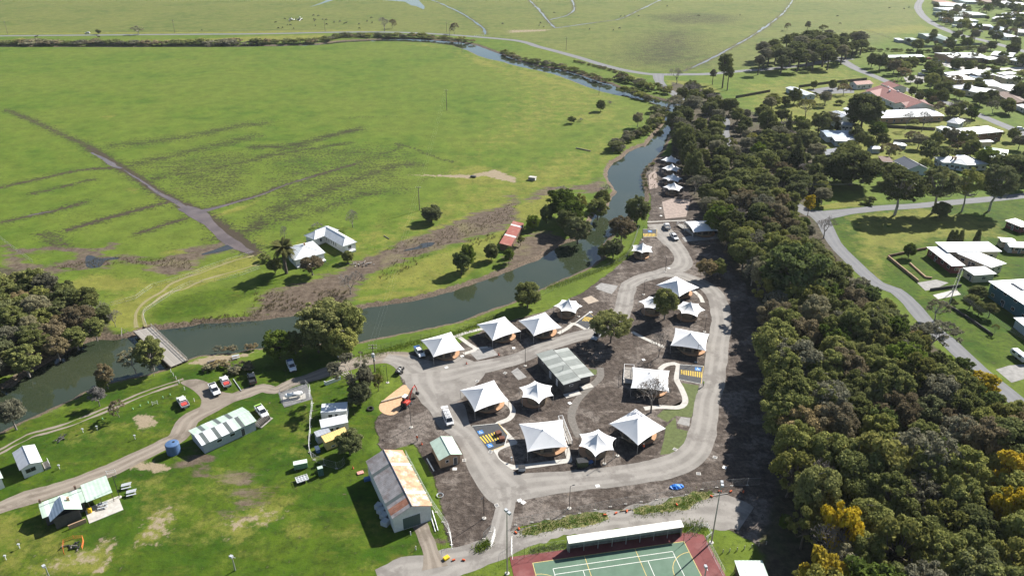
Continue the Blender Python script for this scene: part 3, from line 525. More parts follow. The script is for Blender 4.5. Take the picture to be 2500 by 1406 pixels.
for i in range(3):
    broad('wood%d' % i, 10 + i, 9.0, 4.2, 1.6, 86, 330, 0.155, 1.15, L_OLIVE, BARK_G, 0.7)
    broad('dark%d' % i, 30 + i, 8.0, 3.8, 0.5, 80, 300, 0.155, 1.1, L_DARK)
broad('woodg0', 21, 9.0, 4.0, 2.4, 70, 230, 0.15, 1.1, L_GREY, BARK_G, 0.7); broad('woodg1', 22, 9.0, 4.2, 2.0, 70, 240, 0.15, 1.1, L_BROWN, BARK_G, 0.7)
broad('green0', 41, 7.0, 3.6, 0.4, 76, 300, 0.15, 1.05, L_GREEN); broad('green1', 42, 7.0, 3.4, 0.6, 70, 300, 0.15, 1.05, L_GREEN)
broad('wattle0', 51, 7.0, 3.4, 1.5, 34, 260, 0.17, 1.0, L_YEL); broad('lime0', 52, 7.0, 3.4, 1.0, 34, 260, 0.17, 1.0, L_LIME)
broad('gum0', 61, 14.0, 6.5, 4.0, 95, 150, 0.19, 1.7, L_DARK, BARK_P, 0.65, 0.3, 0.65); broad('gum1', 62, 14.0, 6.0, 4.5, 80, 130, 0.19, 1.7, L_OLIVE, BARK_P, 0.6, 0.28, 0.65)
broad('sparse0', 63, 8.0, 4.5, 3.0, 26, 120, 0.18, 1.1, L_GREY, BARK_P, 0.6, 0.25, 0.7); broad('umbrella0', 64, 8.0, 5.6, 2.6, 100, 260, 0.15, 1.2, L_OLIVE, BARK, 0.7, 0.35, 0.7)
broad('pine0', 71, 15.0, 4.6, 5.5, 76, 150, 0.19, 1.4, L_DARK, BARK, 0.55, 0.5, 0.5); broad('pine1', 72, 15.0, 4.0, 6.5, 64, 140, 0.19, 1.4, L_DARK, BARK, 0.5, 0.55, 0.5); broad('pine2', 73, 15.0, 4.4, 6.5, 64, 150, 0.19, 1.3, L_GREY, BARK, 0.5, 0.5, 0.55)
for i, mm in enumerate((L_DARK, L_OLIVE, L_GREY, L_BROWN)):
    broad('shrub%d' % i, 81 + i, 2.6, 1.8, 0.2, 18, 330, 0.13, 0.62, mm, BARK_G, 0.8)
broad('silver0', 91, 5.0, 2.3, 2.0, 26, 260, 0.15, 0.75, leaf_mat('silver_leaves', (0.16, 0.15, 0.14), (0.27, 0.26, 0.24), (0.35, 0.34, 0.32)), BARK_G, 0.75)
def conifer(key, seed, h, r, cmat, tiers=16, dens=34, leaf=0.2, droop=0.15, pw=1.0, z0=0.06):
    rnd = np.random.RandomState(seed); lobes = []
    for t in range(tiers):
        f = t / (tiers - 1); z = h * (z0 + (0.97 - z0) * f); rr = r * (1 - f) ** pw + 0.12; k = max(3, int(9 * (1 - f) + 3))
        for j in range(k):
            a = 2 * math.pi * (j / k) + t * 1.3 + rnd.randn() * .15
            for s in np.linspace(0.35, 1.0, max(2, int(rr / 0.8) + 1)): lobes.append((np.array((math.cos(a) * rr * s, math.sin(a) * rr * s, z - droop * rr * s)), 0.34 + 0.18 * rr * 0.5))
    mb = MB(); mb.path([(0, 0, -.2), (0, 0, h * .5), (0, 0, h * .96)], [h * .022, h * .014, .02], 7); finish(key, leaves(lobes, dens * 4, leaf, rnd, 0.55, 0.6), mb, cmat, BARK, h)
conifer('conifer0', 101, 12.0, 3.4, L_DARK); conifer('cypress0', 102, 6.0, 0.7, L_DARK, 14, 60, 0.14, -0.2, 0.5, 0.02)
def bare(key, seed, h, spread, mat, depth=4, leafy=None):
    rnd = np.random.RandomState(seed); mb = MB(); tips = []
    def grow(p, d, ln, r, lv):
        p = Vector(p); d = Vector(d).normalized(); m = p + d * ln * .5 + Vector(rnd.randn(3)) * ln * .06; e = p + d * ln + Vector(rnd.randn(3)) * ln * .08
        mb.path([p, m, e], [max(r, .035), max(r * .86, .035), max(r * .72, .03)], 5 if lv < 2 else 3)
        if lv >= depth: tips.append(e); return
        k = 3 if lv < 2 else int(2 + (rnd.rand() < .75))
        for j in range(k):
            a = 2 * math.pi * (j + rnd.rand() * .7) / k; s = spread * (0.7 + .6 * rnd.rand()); o = d.orthogonal().normalized(); o.rotate(Matrix.Rotation(a, 3, d))
            nd = (d + o * s + Vector((0, 0, .12))).normalized(); grow(e, nd, ln * (0.62 + .2 * rnd.rand()), r * .66, lv + 1)
    grow((0, 0, -.2), (rnd.randn() * .06, rnd.randn() * .06, 1), h * .27, h * .024, 0)
    cr = leaves([(np.array(t), leafy[1]) for t in tips[::leafy[2]]], leafy[3], leafy[4], rnd, .6) if leafy else None
    finish(key, cr, mb, leafy[0] if leafy else None, mat, h)
bare('bare0', 201, 7.0, 0.62, BARK_G, 6); bare('bare1', 202, 10.0, 0.75, BARK_G, 6); bare('bare2', 203, 12.0, 0.6, BARK_G, 6)
bare('half0', 204, 10.0, 0.8, BARK_P, 5, (L_GREY, 0.6, 3, 120, 0.17)); bare('half1', 205, 10.0, 0.65, BARK_G, 5, (L_LIME, 0.5, 2, 90, 0.16)); bare('half2', 206, 9.0, 0.8, BARK_G, 5, (L_BROWN, 0.55, 2, 110, 0.16))
bare('scrub0', 207, 3.0, 1.0, BARK_G, 5)
# date palm
rnd = np.random.RandomState(5); mb = MB(); mb.path([(0, 0, -.2), (.1, 0, 2.5), (.15, .05, 5.0), (.1, 0, 7.4)], [.42, .36, .34, .40], 10)
VS = []; TT = []
for k in range(64):
    az = rnd.rand() * 2 * math.pi; el = math.radians(rnd.uniform(-35, 70)); ln = 3.6 * rnd.uniform(.85, 1.1); prev = None; dead = el < math.radians(-12)
    for s in range(15):
        t = s / 14; e2 = el - 1.25 * t * t; rr = ln * t; p = np.array((math.cos(az) * rr * math.cos(el * .6) * (1 - .12 * t * t), math.sin(az) * rr * math.cos(el * .6) * (1 - .12 * t * t), 7.5 + ln * t * math.sin(el) - 1.5 * t * t))
        if prev is not None:
            dv = p - prev; dv /= np.linalg.norm(dv); sd = np.cross(dv, (0, 0, 1)); sd /= np.linalg.norm(sd) + 1e-9; w = .55 * math.sin(math.pi * min(1, .12 + t * .86)) + .05
            for sg in (-1, 1):
                for q in range(2):
                    o = prev + (p - prev) * (q * .5); tip = o + dv * w * .7 + sd * sg * w + np.array((0, 0, -.25 * w)); th = dv * .075
                    VS.append(np.stack((o - th, o + th, tip + th * .3, tip - th * .3))); TT += [(.05 if dead else .35 + .5 * rnd.rand())] * 4
            VS.append(np.stack((prev - sd * .05, prev + sd * .05, p + sd * .04, p - sd * .04))); TT += [.9] * 4
        prev = p
V = np.concatenate(VS); finish('palm0', (V, np.arange(len(V)).reshape(-1, 4), np.array(TT)), mb, leaf_mat('palm_leaves', (0.10, 0.085, 0.035), (0.060, 0.072, 0.024), (0.16, 0.15, 0.07)), BARK, 10.5)

TCOUNT = {}
def tree(kind, loc, h, w=1.0, label=None, group=None, name=None, rz=None, cat=None):
    cm, tm, ph = PROTO[kind]; s = h / ph; nm = name or ('shrub' if kind.startswith(('shrub', 'scrub')) else 'palm_tree' if kind.startswith('palm') else 'bare_tree' if kind.startswith('bare') else 'pine_tree' if kind.startswith('pine') else 'gum_tree' if kind.startswith(('wood', 'gum', 'sparse', 'umbrella')) else 'wattle_tree' if kind.startswith('wattle') else 'half_bare_tree' if kind.startswith('half') else 'tree')
    k = TCOUNT[nm] = TCOUNT.get(nm, 0) + 1; rr = random.Random(k * 7919 + len(nm) * 31 + int(abs(loc[0]) * 13))
    o = empty(nm, loc, rr.uniform(0, 6.28) if rz is None else rz, label, cat or ('shrub' if kind.startswith(('shrub', 'scrub')) else 'tree'), group)
    o.scale = (s * w * rr.uniform(.92, 1.08), s * w * rr.uniform(.92, 1.08), s)
    if cm: link(bpy.data.objects.new('foliage' if kind.startswith(('shrub', 'scrub')) else 'crown', cm), o)
    link(bpy.data.objects.new('stems' if kind.startswith(('shrub', 'scrub')) else 'trunk', tm), o)
    return o
def tree_at(kind, tile, u, v, h, w=1.0, label=None, group=None, mid=0.6, **kw):  # (u, v) = middle of the crown
    p = GT(tile, u, v, h * mid); return tree(kind, (p.x, p.y, 0), h, w, label, group, **kw)
def scatter(px, zc, spacing, seed, hr, kinds, label, group, wt=None, w=(0.95, 1.2), limit=400, avoid=None, cap=None):
    L = np.array([(G(a, c, zc).x, G(a, c, zc).y) for a, c in px]); rr = random.Random(seed); pts = []; tries = 0
    lo, hi = L.min(0), L.max(0)
    while tries < 9000 and len(pts) < limit:
        tries += 1; x = rr.uniform(lo[0], hi[0]); y = rr.uniform(lo[1], hi[1])
        if not inside(np.array([x]), np.array([y]), L)[0]: continue
        sp = spacing * (1 + max(0, y - 200) * 0.0022)
        if any((x - a) ** 2 + (y - c) ** 2 < sp * sp for a, c in pts): continue
        if avoid and avoid(x, y): continue
        pts.append((x, y)); k = rr.choices(kinds, wt)[0]; lb = label[k] if isinstance(label, dict) else label; d_ = seg_dist(np.array([x]), np.array([y]), L, True)[0]; hh = rr.uniform(*hr); hh = min(hh, cap(x, y)) if cap else hh; tree(k, (x, y, 0), hh, rr.uniform(*w), lb + (', at its rim' if d_ < spacing * .8 else ', in its depth') + (', lower end' if y < lo[1] + (hi[1] - lo[1]) * .3 else ', middle' if y < lo[1] + (hi[1] - lo[1]) * .6 else ', far end'), group)
    return len(pts)
# the wood between the camping ground and the street
wood_lab = {'wood0': 'rounded olive tree of the wood beside the street', 'wood1': 'rounded olive tree of the wood beside the street', 'wood2': 'rounded olive tree of the wood beside the street',
            'dark0': 'dark green tree of the wood beside the street', 'dark1': 'dark green tree of the wood beside the street', 'woodg0': 'grey green tree of the wood beside the street',
            'woodg1': 'brownish tree of the wood beside the street', 'half0': 'half bare gum of the wood beside the street', 'lime0': 'pale lime green tree of the wood beside the street', 'green0': 'fresh green tree of the wood beside the street', 'bare1': 'leafless grey tree of the wood beside the street'}
road_l = smooth_line([(G(*p).x, G(*p).y) for p in T('13', (480, 640), (640, 850), (820, 1090), (1110, 1345)) + T('23', (1400, 140), (1620, 390), (1900, 640), (2200, 900), (2500, 1150))], 3)
WP = [GT(t, u, v, z) for t, u, v, z in (('33', 800, 840, 11), ('33', 2440, 680, 12), ('33', 600, 1300, 10), ('33', 2440, 1190, 12), ('33', 1130, 190, 13), ('33', 2420, 330, 12), ('23', 2110, 930, 5), ('23', 1950, 950, 5), ('23', 1720, 940, 5), ('13', 330, 1190, 9))]
n1 = scatter([(1930, 470), (1985, 525), (2010, 610), (2085, 680), (2210, 765), (2340, 870), (2450, 950), (2580, 1080), (2700, 1250), (2700, 1480), (1985, 1480), (1945, 1250), (1925, 1050), (1915, 950), (1890, 850), (1870, 750), (1835, 650), (1780, 570), (1740, 510), (1790, 470)], 8, 5.4, 3, (10, 15.5),
             list(wood_lab), wood_lab, 'trees of the wood beside the street', [13, 13, 13, 7, 7, 8, 7, 7, 4, 5, 5], w=(.68, .92), avoid=lambda x, y: seg_dist(np.array([x]), np.array([y]), road_l)[0] < 6.5 or any((x - q.x) ** 2 + (y - q.y) ** 2 < 20 for q in WP), cap=lambda x, y: max(4.5, .62 * seg_dist(np.array([x]), np.array([y]), road_l)[0]))
up_lab = {'dark0': 'dark green tree in the river belt below the bridge', 'dark1': 'dark green tree in the river belt below the bridge', 'dark2': 'dark green tree in the river belt below the bridge', 'wood0': 'olive tree in the river belt below the bridge', 'woodg0': 'grey leaved tree in the river belt below the bridge', 'bare1': 'bare grey tree in the river belt below the bridge', 'half0': 'half bare gum in the river belt below the bridge'}
n2 = scatter([(1640, 240), (1690, 210), (1740, 235), (1765, 262), (1752, 310), (1755, 360), (1790, 400), (1860, 440), (1930, 480), (1830, 480), (1790, 470), (1740, 520), (1705, 480), (1690, 440), (1692, 390), (1645, 350), (1640, 310), (1650, 270)], 5, 6.7, 5, (8, 12), list(up_lab), up_lab, 'trees of the belt below the bridge', [7, 7, 7, 6, 5, 3, 3])
mid_lab = {'dark0': 'dark tree of the thicket between river belt and cottages', 'dark1': 'dark tree of the thicket between river belt and cottages', 'wood0': 'olive tree of the thicket between river belt and cottages', 'woodg0': 'grey tree of the thicket between river belt and cottages', 'green0': 'green tree of the thicket between river belt and cottages', 'shrub0': 'dark bush of the thicket between river belt and cottages', 'bare1': 'bare tree of the thicket between river belt and cottages', 'half1': 'yellow budding tree of the thicket between river belt and cottages'}
road_m = np.array([(G(*p).x, G(*p).y) for p in ((1720, 262), (1766, 290), (1768, 320), (1775, 357), (1800, 378), (1822, 400), (1870, 450), (1930, 495), (1985, 525))])
n5 = scatter([(1752, 262), (1790, 255), (1830, 285), (1900, 300), (1985, 345), (2005, 370), (2010, 420), (2030, 470), (2000, 490), (1955, 500), (1900, 470), (1860, 445), (1790, 385), (1760, 330)], 4, 6.6, 31, (6, 11), list(mid_lab), mid_lab, 'trees of the thicket by the cottages', [6, 6, 5, 4, 3, 5, 2, 2], w=(.9, 1.25), avoid=lambda x, y: seg_dist(np.array([x]), np.array([y]), road_m)[0] < 4.0)
left_lab = {'wood0': 'olive green gum of the wood left of the bridge', 'wood1': 'olive green gum of the wood left of the bridge', 'woodg0': 'grey green tree of the wood left of the bridge', 'woodg1': 'brown tinged tree of the wood left of the bridge', 'half0': 'pale limbed thin gum of the wood left of the bridge', 'dark1': 'dark tree of the wood left of the bridge'}
n3 = scatter([(-90, 690), (10, 690), (70, 675), (150, 700), (225, 740), (265, 790), (235, 812), (170, 838), (110, 868), (40, 900), (-90, 940)], 4, 4.9, 8, (6, 9.5), list(left_lab), left_lab, 'trees of the riverside wood', [6, 6, 6, 4, 4, 4], w=(0.85, 1.1))
pine_lab = {'pine0': 'dark pine in the roadside grove', 'pine1': 'tall thin crowned pine in the roadside grove', 'pine2': 'greyish pine in the roadside grove'}
n4 = scatter(T('03', (-60, 640), (120, 720), (300, 700), (680, 665), (860, 560), (980, 520), (850, 470), (600, 450), (300, 480), (0, 560)), 0, 6.0, 9, (13, 18), list(pine_lab), pine_lab, 'pines of the roadside grove', [5, 3, 4], w=(1.2, 1.6))
print('scatter', n1, n2, n3, n4, n5)
for _q, _l in (((1670, 378), 'farthest'), ((1674, 402), 'second farthest'), ((1680, 426), 'third'), ((1686, 448), 'nearest')): _p = G(*_q); tree('dark0', (_p.x, _p.y, 0), 16.0, .62, _l + ' of four tall dark trees shading the four river tents')
# river scrub rows
def row(tile_pts, n, hr, kinds, label, group, seed, jit=1.2, w=(1.2, 1.7), name=None):
    L = smooth_line([(G(*p).x, G(*p).y) for p in tile_pts], 3); rr = random.Random(seed); d = np.concatenate(([0], np.cumsum(np.linalg.norm(np.diff(L, axis=0), axis=1))))
    for i in range(n):
        s = d[-1] * (i + rr.uniform(.1, .9)) / n; x = np.interp(s, d, L[:, 0]) + rr.gauss(0, jit); y = np.interp(s, d, L[:, 1]) + rr.gauss(0, jit); tree(rr.choice(kinds), (x, y, 0), rr.uniform(*hr), rr.uniform(*w), label, group, name=name)
SH = ['shrub0', 'shrub0', 'shrub2', 'shrub1', 'shrub3']
row(T('00', (-80, 424), (600, 428), (1200, 427), (1800, 425), (2500, 424)), 44, (2.8, 5.4), SH, 'dark scrub bush lining the drain beside the highway', 'scrub along the highway drain', 1, 1.8, (2.2, 3.6))
row(T('01', (0, 425), (400, 412), (620, 402), (760, 374), (900, 352), (1050, 345)), 26, (2.4, 4.8), SH, 'scrub bush where the drain meets the river bend', 'scrub at the river bend', 2, 1.5, (1.7, 2.4))
row(T('01', (900, 362), (1050, 355), (1250, 356), (1400, 360), (1550, 362), (1700, 372), (1850, 388), (2000, 400), (2090, 398)), 34, (2.2, 4.6), SH, 'scrub bush on the far bank of the river bend', 'scrub on the far river bank', 3, 1.4, (1.7, 2.3))
row(T('02', (-60, 500), (0, 530), (150, 575), (300, 612), (500, 648), (700, 705), (900, 775), (980, 790)), 36, (1.8, 3.8), SH, 'scrub bush on the river bank below the highway', 'scrub below the highway', 4, 1.0, (1.5, 2.2))
row(T('02', (630, 590), (780, 625), (950, 670), (1080, 705)), 20, (1.2, 2.0), ['shrub3', 'shrub2', 'shrub0'], 'low hedge bush running beside the highway verge', 'low hedge beside the highway', 5, .6, (1.4, 2.0), 'hedge_bush')
row(T('02', (980, 750), (1080, 770), (1200, 800), (1320, 840), (1430, 880), (1500, 920)), 20, (3, 5.5), ['shrub0', 'shrub2', 'shrub3', 'shrub1'], 'scrub bush between the road junction and the river', 'scrub by the junction', 6, 3.2, (1.1, 1.6))
row(T('02', (1090, 880), (1200, 910), (1300, 945), (1380, 985)), 18, (2.5, 4.5), ['shrub0', 'shrub2', 'shrub1'], 'bush on the paddock bank where the river narrows', 'bushes where the river narrows', 7, 1.5)
row(T('02', (1440, 1050), (1430, 1150), (1380, 1230), (1280, 1290), (1150, 1330), (1060, 1390)) + T('12', (1080, 60), (1000, 90)), 36, (3, 5.5), ['shrub0', 'shrub1', 'woodg0', 'shrub0', 'shrub2'], 'grey green bush on the paddock bank facing the tree belt', 'bushes on the paddock bank', 8, 1.6, (1.0, 1.4))
row(T('12', (1400, 190), (1310, 260), (1290, 330), (1320, 430)), 16, (.8, 1.6), ['shrub2', 'shrub3', 'shrub0'], 'small bank tuft below the four blue shaded tents', 'bank tufts below the four tents', 9, .5, (1.0, 1.5), 'bank_tuft')
row(T('20', (2060, 615), (2200, 605), (2320, 600), (2450, 590)), 7, (1.0, 1.8), ['shrub2', 'shrub3'], 'small grey tuft at the water edge right of the timber bridge', 'tufts right of the bridge', 10, .4, name='bank_tuft')
row(T('20', (2010, 790), (2130, 760), (2250, 820), (2330, 790), (2400, 800)), 8, (1.4, 2.2), ['shrub2', 'shrub2', 'shrub3'], 'grey heath bush behind the parked utes', 'heath bushes behind the parked utes', 11, .5, (1.2, 1.6), 'heath_bush')
row(T('03', (850, 520), (1050, 490), (1250, 490), (1500, 500), (1800, 490), (2070, 465)), 30, (2, 3.6), ['shrub0', 'shrub1', 'shrub0'], 'bush in the hedge behind the pine grove', 'hedge behind the pine grove', 12, .9, name='hedge_bush')
# single trees, named one by one: (kind, sheet, u, v, height, width, label)
for k in (
 ('dark0', '11', 190, 1150, 5.8, 1.0, 'dark bush at the foot of the date palm'), ('woodg1', '11', 545, 1150, 7.0, 1.2, 'large brown green bush in front of the pyramid roofed farmhouse'), ('dark2', '11', 890, 1070, 4.4, 1.0, 'small dark bush at the corner of the L shaped farmhouse'),
 ('shrub0', '11', 100, 1080, 2.8, 1.3, 'low dark bush left of the date palm'), ('bare0', '11', 935, 705, 7.0, 1.0, 'leafless round tree in the paddock behind the farmhouse'), ('scrub0', '11', 600, 770, 2.6, 1.8, 'bare scrub at the mud edge behind the farmhouse'),
 ('bare1', '11', 285, 830, 8.0, .5, 'dead white twisted tree behind the date palm'), ('dark1', '11', 1690, 655, 7.0, 1.45, 'spreading dark bush beside the paddock power pole'), ('green1', '11', 1975, 1120, 8.3, .75, 'small dark tree on the dry riverside grass'), ('green0', '11', 2040, 1050, 10.2, .5, 'taller thin tree paired on the dry riverside grass'),
 ('dark2', '11', 2260, 1020, 6.4, .9, 'small tree left of the rusty red shed'), ('green1', '11', 2430, 1060, 5.5, .7, 'small leaning tree in front of the rusty red shed'), ('bare0', '11', 910, 1310, 8.0, 1.1, 'bare brown tree on the mud flat near the bend'),
 ('lime0', '12', 120, 920, 4.0, .85, 'bright yellow green bush in front of the rusty red shed'), ('dark0', '12', 20, 1020, 4.6, .7, 'dark narrow bush by the bank below the red shed'), ('green0', '12', 240, 735, 6.2, .9, 'leafy green tree right behind the red shed'), ('green1', '12', 370, 660, 7.7, .75, 'small round green tree between red shed and river grove'),
 ('green0', '12', 520, 545, 12.8, .95, 'tall green tree at the top of the river grove'), ('green1', '12', 600, 650, 11.5, .95, 'green tree in the middle of the river grove'), ('lime0', '12', 690, 560, 9.0, .75, 'pale leaved tree in the river grove'), ('dark0', '12', 670, 800, 10.9, 1.05, 'large dark rounded tree at the water end of the river grove'),
 ('dark1', '12', 560, 720, 10.2, .9, 'dark tree shading the ground of the river grove'), ('wood0', '12', 860, 610, 9.0, 1.05, 'olive rounded tree overhanging the river from the paddock'), ('wood1', '12', 900, 520, 8.3, .9, 'olive tree behind the one overhanging the river'), ('scrub0', '12', 930, 410, 4.0, 1.5, 'bare purple brown scrub at the river bank'), ('scrub0', '12', 520, 420, 3.0, 2.0, 'bare brown thicket between paddock and river grove'),
 ('dark2', '12', 1242, 610, 11.5, .85, 'round grey green tree on the near bank beside the gravel'), ('woodg1', '12', 1090, 800, 10.9, 1.1, 'brown olive spreading tree on the near bank above the car park'), ('dark0', '12', 1010, 980, 7.7, 1.0, 'dark low tree hanging over the water below the car park'), ('dark1', '12', 920, 1010, 5.1, 1.1, 'dark bush touching the water left of the small tent'),
 ('woodg0', '02', 1240, 1130, 8.5, .9, 'grey bare looking tree on the paddock side of the narrows'), ('dark0', '02', 890, 995, 7.2, .95, 'dark round tree standing alone in the paddock by the river'), ('scrub0', '02', 975, 970, 3.5, 1.3, 'bare bush next to the lone round paddock tree'), ('shrub0', '02', 610, 1135, 4.5, .9, 'small dark bush on a bare earth patch in the paddock'), ('scrub0', '02', 690, 1135, 2.6, 1.7, 'brown bare thicket beside the small paddock bush'),
 ('bare2', '02', 1620, 690, 14.0, 1.0, 'tall leafless tree at the road junction'), ('bare2', '02', 1760, 850, 15.0, 1.1, 'broad bare grey tree beside the road bridge'), ('bare1', '02', 1640, 1050, 9.0, 1.1, 'bare tree leaning over the water below the bridge'),
 ('pine0', '02', 2070, 640, 24.0, .75, 'very tall dark pine standing alone by the highway'), ('pine1', '02', 2110, 720, 17.0, .7, 'second pine close behind the very tall one'), ('pine2', '02', 1960, 720, 11.0, .8, 'low spreading pine left of the tall pine'), ('pine2', '02', 2400, 600, 15.0, 1.0, 'leaning pine at the left end of the grove'),
 ('half1', '03', 590, 260, 12.0, 1.0, 'pale thin stemmed tree behind the pine grove'), ('pine2', '03', 440, 250, 12.0, .9, 'pine behind the grove in the far pasture'), ('half2', '03', 250, 240, 9.0, .8, 'reddish thin tree behind the pine grove'),
 ('bare1', '01', 1238, 200, 17.0, .9, 'wind bent tree on the far side of the highway'), ('half2', '01', 1320, 210, 11.0, .8, 'smaller wind bent tree next to its taller neighbour by the highway'), ('half2', '01', 1910, 250, 13.0, .7, 'round topped small tree by the highway drain bridge'), ('sparse0', '00', 1310, 283, 8.0, 1.5, 'spreading thin tree on the highway edge in the left pasture'), ('shrub0', '00', 935, 300, 5.0, .8, 'small dark bush on the highway edge near the white car'),
 ('woodg0', '20', 95, 1200, 8.4, .9, 'grey green tree cut by the left picture edge at the river'), ('silver0', '20', 920, 1040, 5.2, 1.0, 'small silver grey round tree on the lawn by the river'), ('half2', '20', 1105, 1130, 6.0, .7, 'sparse brown tree on the lawn beside the footpath'), ('woodg1', '20', 990, 830, 7.8, .65, 'rusty brown tree on the near bank left of the bridge'), ('dark0', '20', 970, 890, 5.0, .7, 'dark bush under the rusty brown bank tree'),
 ('wood0', '20', 1420, 620, 9.5, 1.0, 'olive gum with white limbs covering part of the timber bridge'), ('sparse0', '20', 1260, 690, 7.8, .85, 'grey gum at the near end of the timber bridge'), ('half0', '20', 1440, 740, 6.0, .6, 'bare white limbed gum at the near end of the bridge'), ('half0', '20', 720, 330, 8.0, .8, 'white trunked gum at the edge of the riverside wood'), ('bare1', '20', 960, 200, 8.0, .7, 'leafless tree at the right edge of the riverside wood'), ('bare0', '20', 1080, 290, 5.5, .8, 'bare dark tree on dry grass by the timber bridge'),
 ('umbrella0', '21', 700, 330, 13.4, .95, 'large olive gum hiding the river behind the white car'), ('wood1', '21', 870, 320, 13.4, .95, 'tall gum right of the large olive gum by the river'), ('dark0', '21', 590, 430, 11.2, .85, 'dark gum left of the large olive gum'), ('wood2', '21', 850, 520, 10.6, .85, 'gum drooping over the white station wagon'), ('dark1', '21', 740, 470, 10.1, .8, 'dark understorey tree between the riverside gums'),
 ('green0', '21', 220, 520, 9.0, 1.0, 'dense round green tree on the near bank behind the blue tray ute'), ('dark2', '21', 380, 510, 7.3, .7, 'dark tree filling the gap beside the round green tree'),
 ('sparse0', '21', 920, 810, 12.3, .85, 'tall thin grey gum beside the transformer pole'), ('dark1', '21', 1000, 990, 7.3, 1.0, 'dark bush behind the excavator sand pile'), ('lime0', '21', 1175, 890, 5.6, .6, 'pale green bush at the foot of the transformer pole'), ('woodg0', '21', 1060, 860, 7.8, .6, 'grey tree left of the pale green bush'), ('dark0', '31', 900, 115, 6.7, 1.05, 'dark spreading shrub beside the yellow roofed shed'),
 ('dark1', '22', 190, 55, 9.0, 1.05, 'round dark tree on the river bank behind the tents'), ('umbrella0', '22', 990, 370, 9.4, .95, 'umbrella shaped tree in the middle of the camp with a car under it'), ('wood2', '22', 1510, 140, 10.2, .85, 'leaning olive tree over the small star tent'), ('bare0', '22', 1450, 520, 8.5, .7, 'thin bare tree on the mulch near the striped parking bay'), ('bare1', '22', 1390, 960, 12.5, .95, 'large leafless tree in front of the tent with the timber deck'),
 ('woodg1', '12', 1900, 1180, 7.7, 1.0, 'brown bush on the mulch below the rectangular tent'), ('dark0', '12', 2010, 1170, 7.0, .9, 'dark bush against the wood below the rectangular tent'),
 ('half0', '23', 1640, 400, 12.0, 1.15, 'big half bare gum with white limbs leaning over the street'), ('half0', '23', 560, 1060, 17.0, .9, 'dead white branched gum inside the wood'), ('half0', '33', 1580, 130, 18.7, .8, 'dead white limbed gum at the lower right of the wood'), ('bare1', '13', 620, 760, 10.4, 1.0, 'bare tree at the street corner'),
 ('wattle0', '23', 2110, 930, 8.6, 1.0, 'yellow flowering wattle beside the street'), ('lime0', '23', 1950, 950, 8.6, .95, 'yellow green wattle left of the flowering one'), ('lime0', '23', 1720, 940, 9.2, 1.0, 'pale green tipped tree near the street wattles'), ('green1', '23', 1880, 790, 9.2, .75, 'dark green conical tree above the wattles'), ('green1', '23', 1740, 770, 9.2, .7, 'green tree next to the dark conical one above the wattles'),
 ('wattle0', '33', 800, 840, 15.0, .55, 'small yellow wattle standing out in the lower wood'), ('wattle0', '33', 2440, 680, 15.0, .55, 'yellow wattle at the right picture edge'), ('wattle0', '33', 600, 1300, 15.0, .55, 'small yellow tipped wattle near the bottom of the wood'), ('lime0', '33', 2440, 1190, 15.0, .55, 'yellow green tree in the lower right corner'), ('wattle0', '33', 2420, 330, 15.0, .55, 'lime yellow tree above the wattle at the right edge'), ('green0', '33', 230, 840, 4.0, .6, 'bright green bush at the left foot of the wood'), ('lime0', '33', 1130, 190, 17.0, .9, 'pale olive clumpy tree topping the lower wood'), ('green0', '13', 330, 1190, 20.9, 1.1, 'vivid green rounded tree in the wood beside the street'), ('wattle0', '13', 460, 570, 9.1, .6, 'yellowing tree where the wood meets the street corner'),
 ('gum0', '13', 1330, 430, 19.0, 1.1, 'broad dark gum at the left end of the street row'), ('gum1', '13', 1700, 400, 20.0, .9, 'olive gum, second from left in the street row'), ('gum1', '13', 1980, 400, 19.0, .7, 'slender gum, third in the street row'), ('gum0', '13', 2250, 380, 20.0, .85, 'tall gum at the right of the street row'), ('dark1', '13', 2440, 200, 15.6, 1.2, 'dark massive tree at the right picture edge above the street'),
 ('shrub0', '13', 1030, 535, 3.2, 1.4, 'dark shrub on the street verge left of the gums'), ('dark2', '13', 1720, 620, 6.5, 1.1, 'dark bush under the second street gum'), ('green1', '13', 1420, 1010, 5.5, .9, 'round green bush at the garden wall of the flat roofed house'),
 ('dark2', '13', 890, 200, 16.5, 1.55, 'huge dark dome shaped tree above the street bend'), ('conifer0', '13', 350, 70, 15.0, 1.1, 'layered conifer with tiered branches left of the dome tree'), ('conifer0', '03', 270, 1150, 13.0, .7, 'slim pointed conifer near the timber cottages'), ('dark0', '13', 60, 150, 11.1, 1.1, 'dark tree below the slim conifer'), ('wood1', '13', 300, 320, 8.5, 1.2, 'olive hedge tree beside the conifer'), ('dark0', '13', 330, 440, 10.4, 1.0, 'dark tree behind the street power pole'),
 ('shrub1', '13', 1240, 90, 4.0, 1.0, 'olive bush behind the grey roofed cottage'), ('shrub0', '13', 1150, 230, 4.0, .9, 'dark bush left of the grey roofed cottage'), ('dark1', '13', 1180, 220, 5.9, .5, 'dark slim bush by the fence of the grey roofed cottage'),
 ('dark1', '03', 990, 1030, 22.1, 1.05, 'big dark gum in front of the red roofed hall'), ('half1', '03', 440, 990, 15.6, .9, 'pale yellow budding tree on the lawn behind the cottages'), ('dark0', '03', 560, 1140, 12.3, 1.0, 'dark round tree left of the grey roofed cottage pair'), ('dark1', '03', 400, 1200, 10.4, .8, 'dark tree between conifer and cottages'), ('dark2', '03', 60, 1130, 13.0, .9, 'dark tree at the lawn corner below the white shed'), ('wood0', '03', 420, 1330, 12.3, 1.2, 'olive rounded tree at the bottom of the cottage garden'), ('dark0', '03', 60, 1320, 11.7, 1.1, 'dark tree below the lawn by the street'),
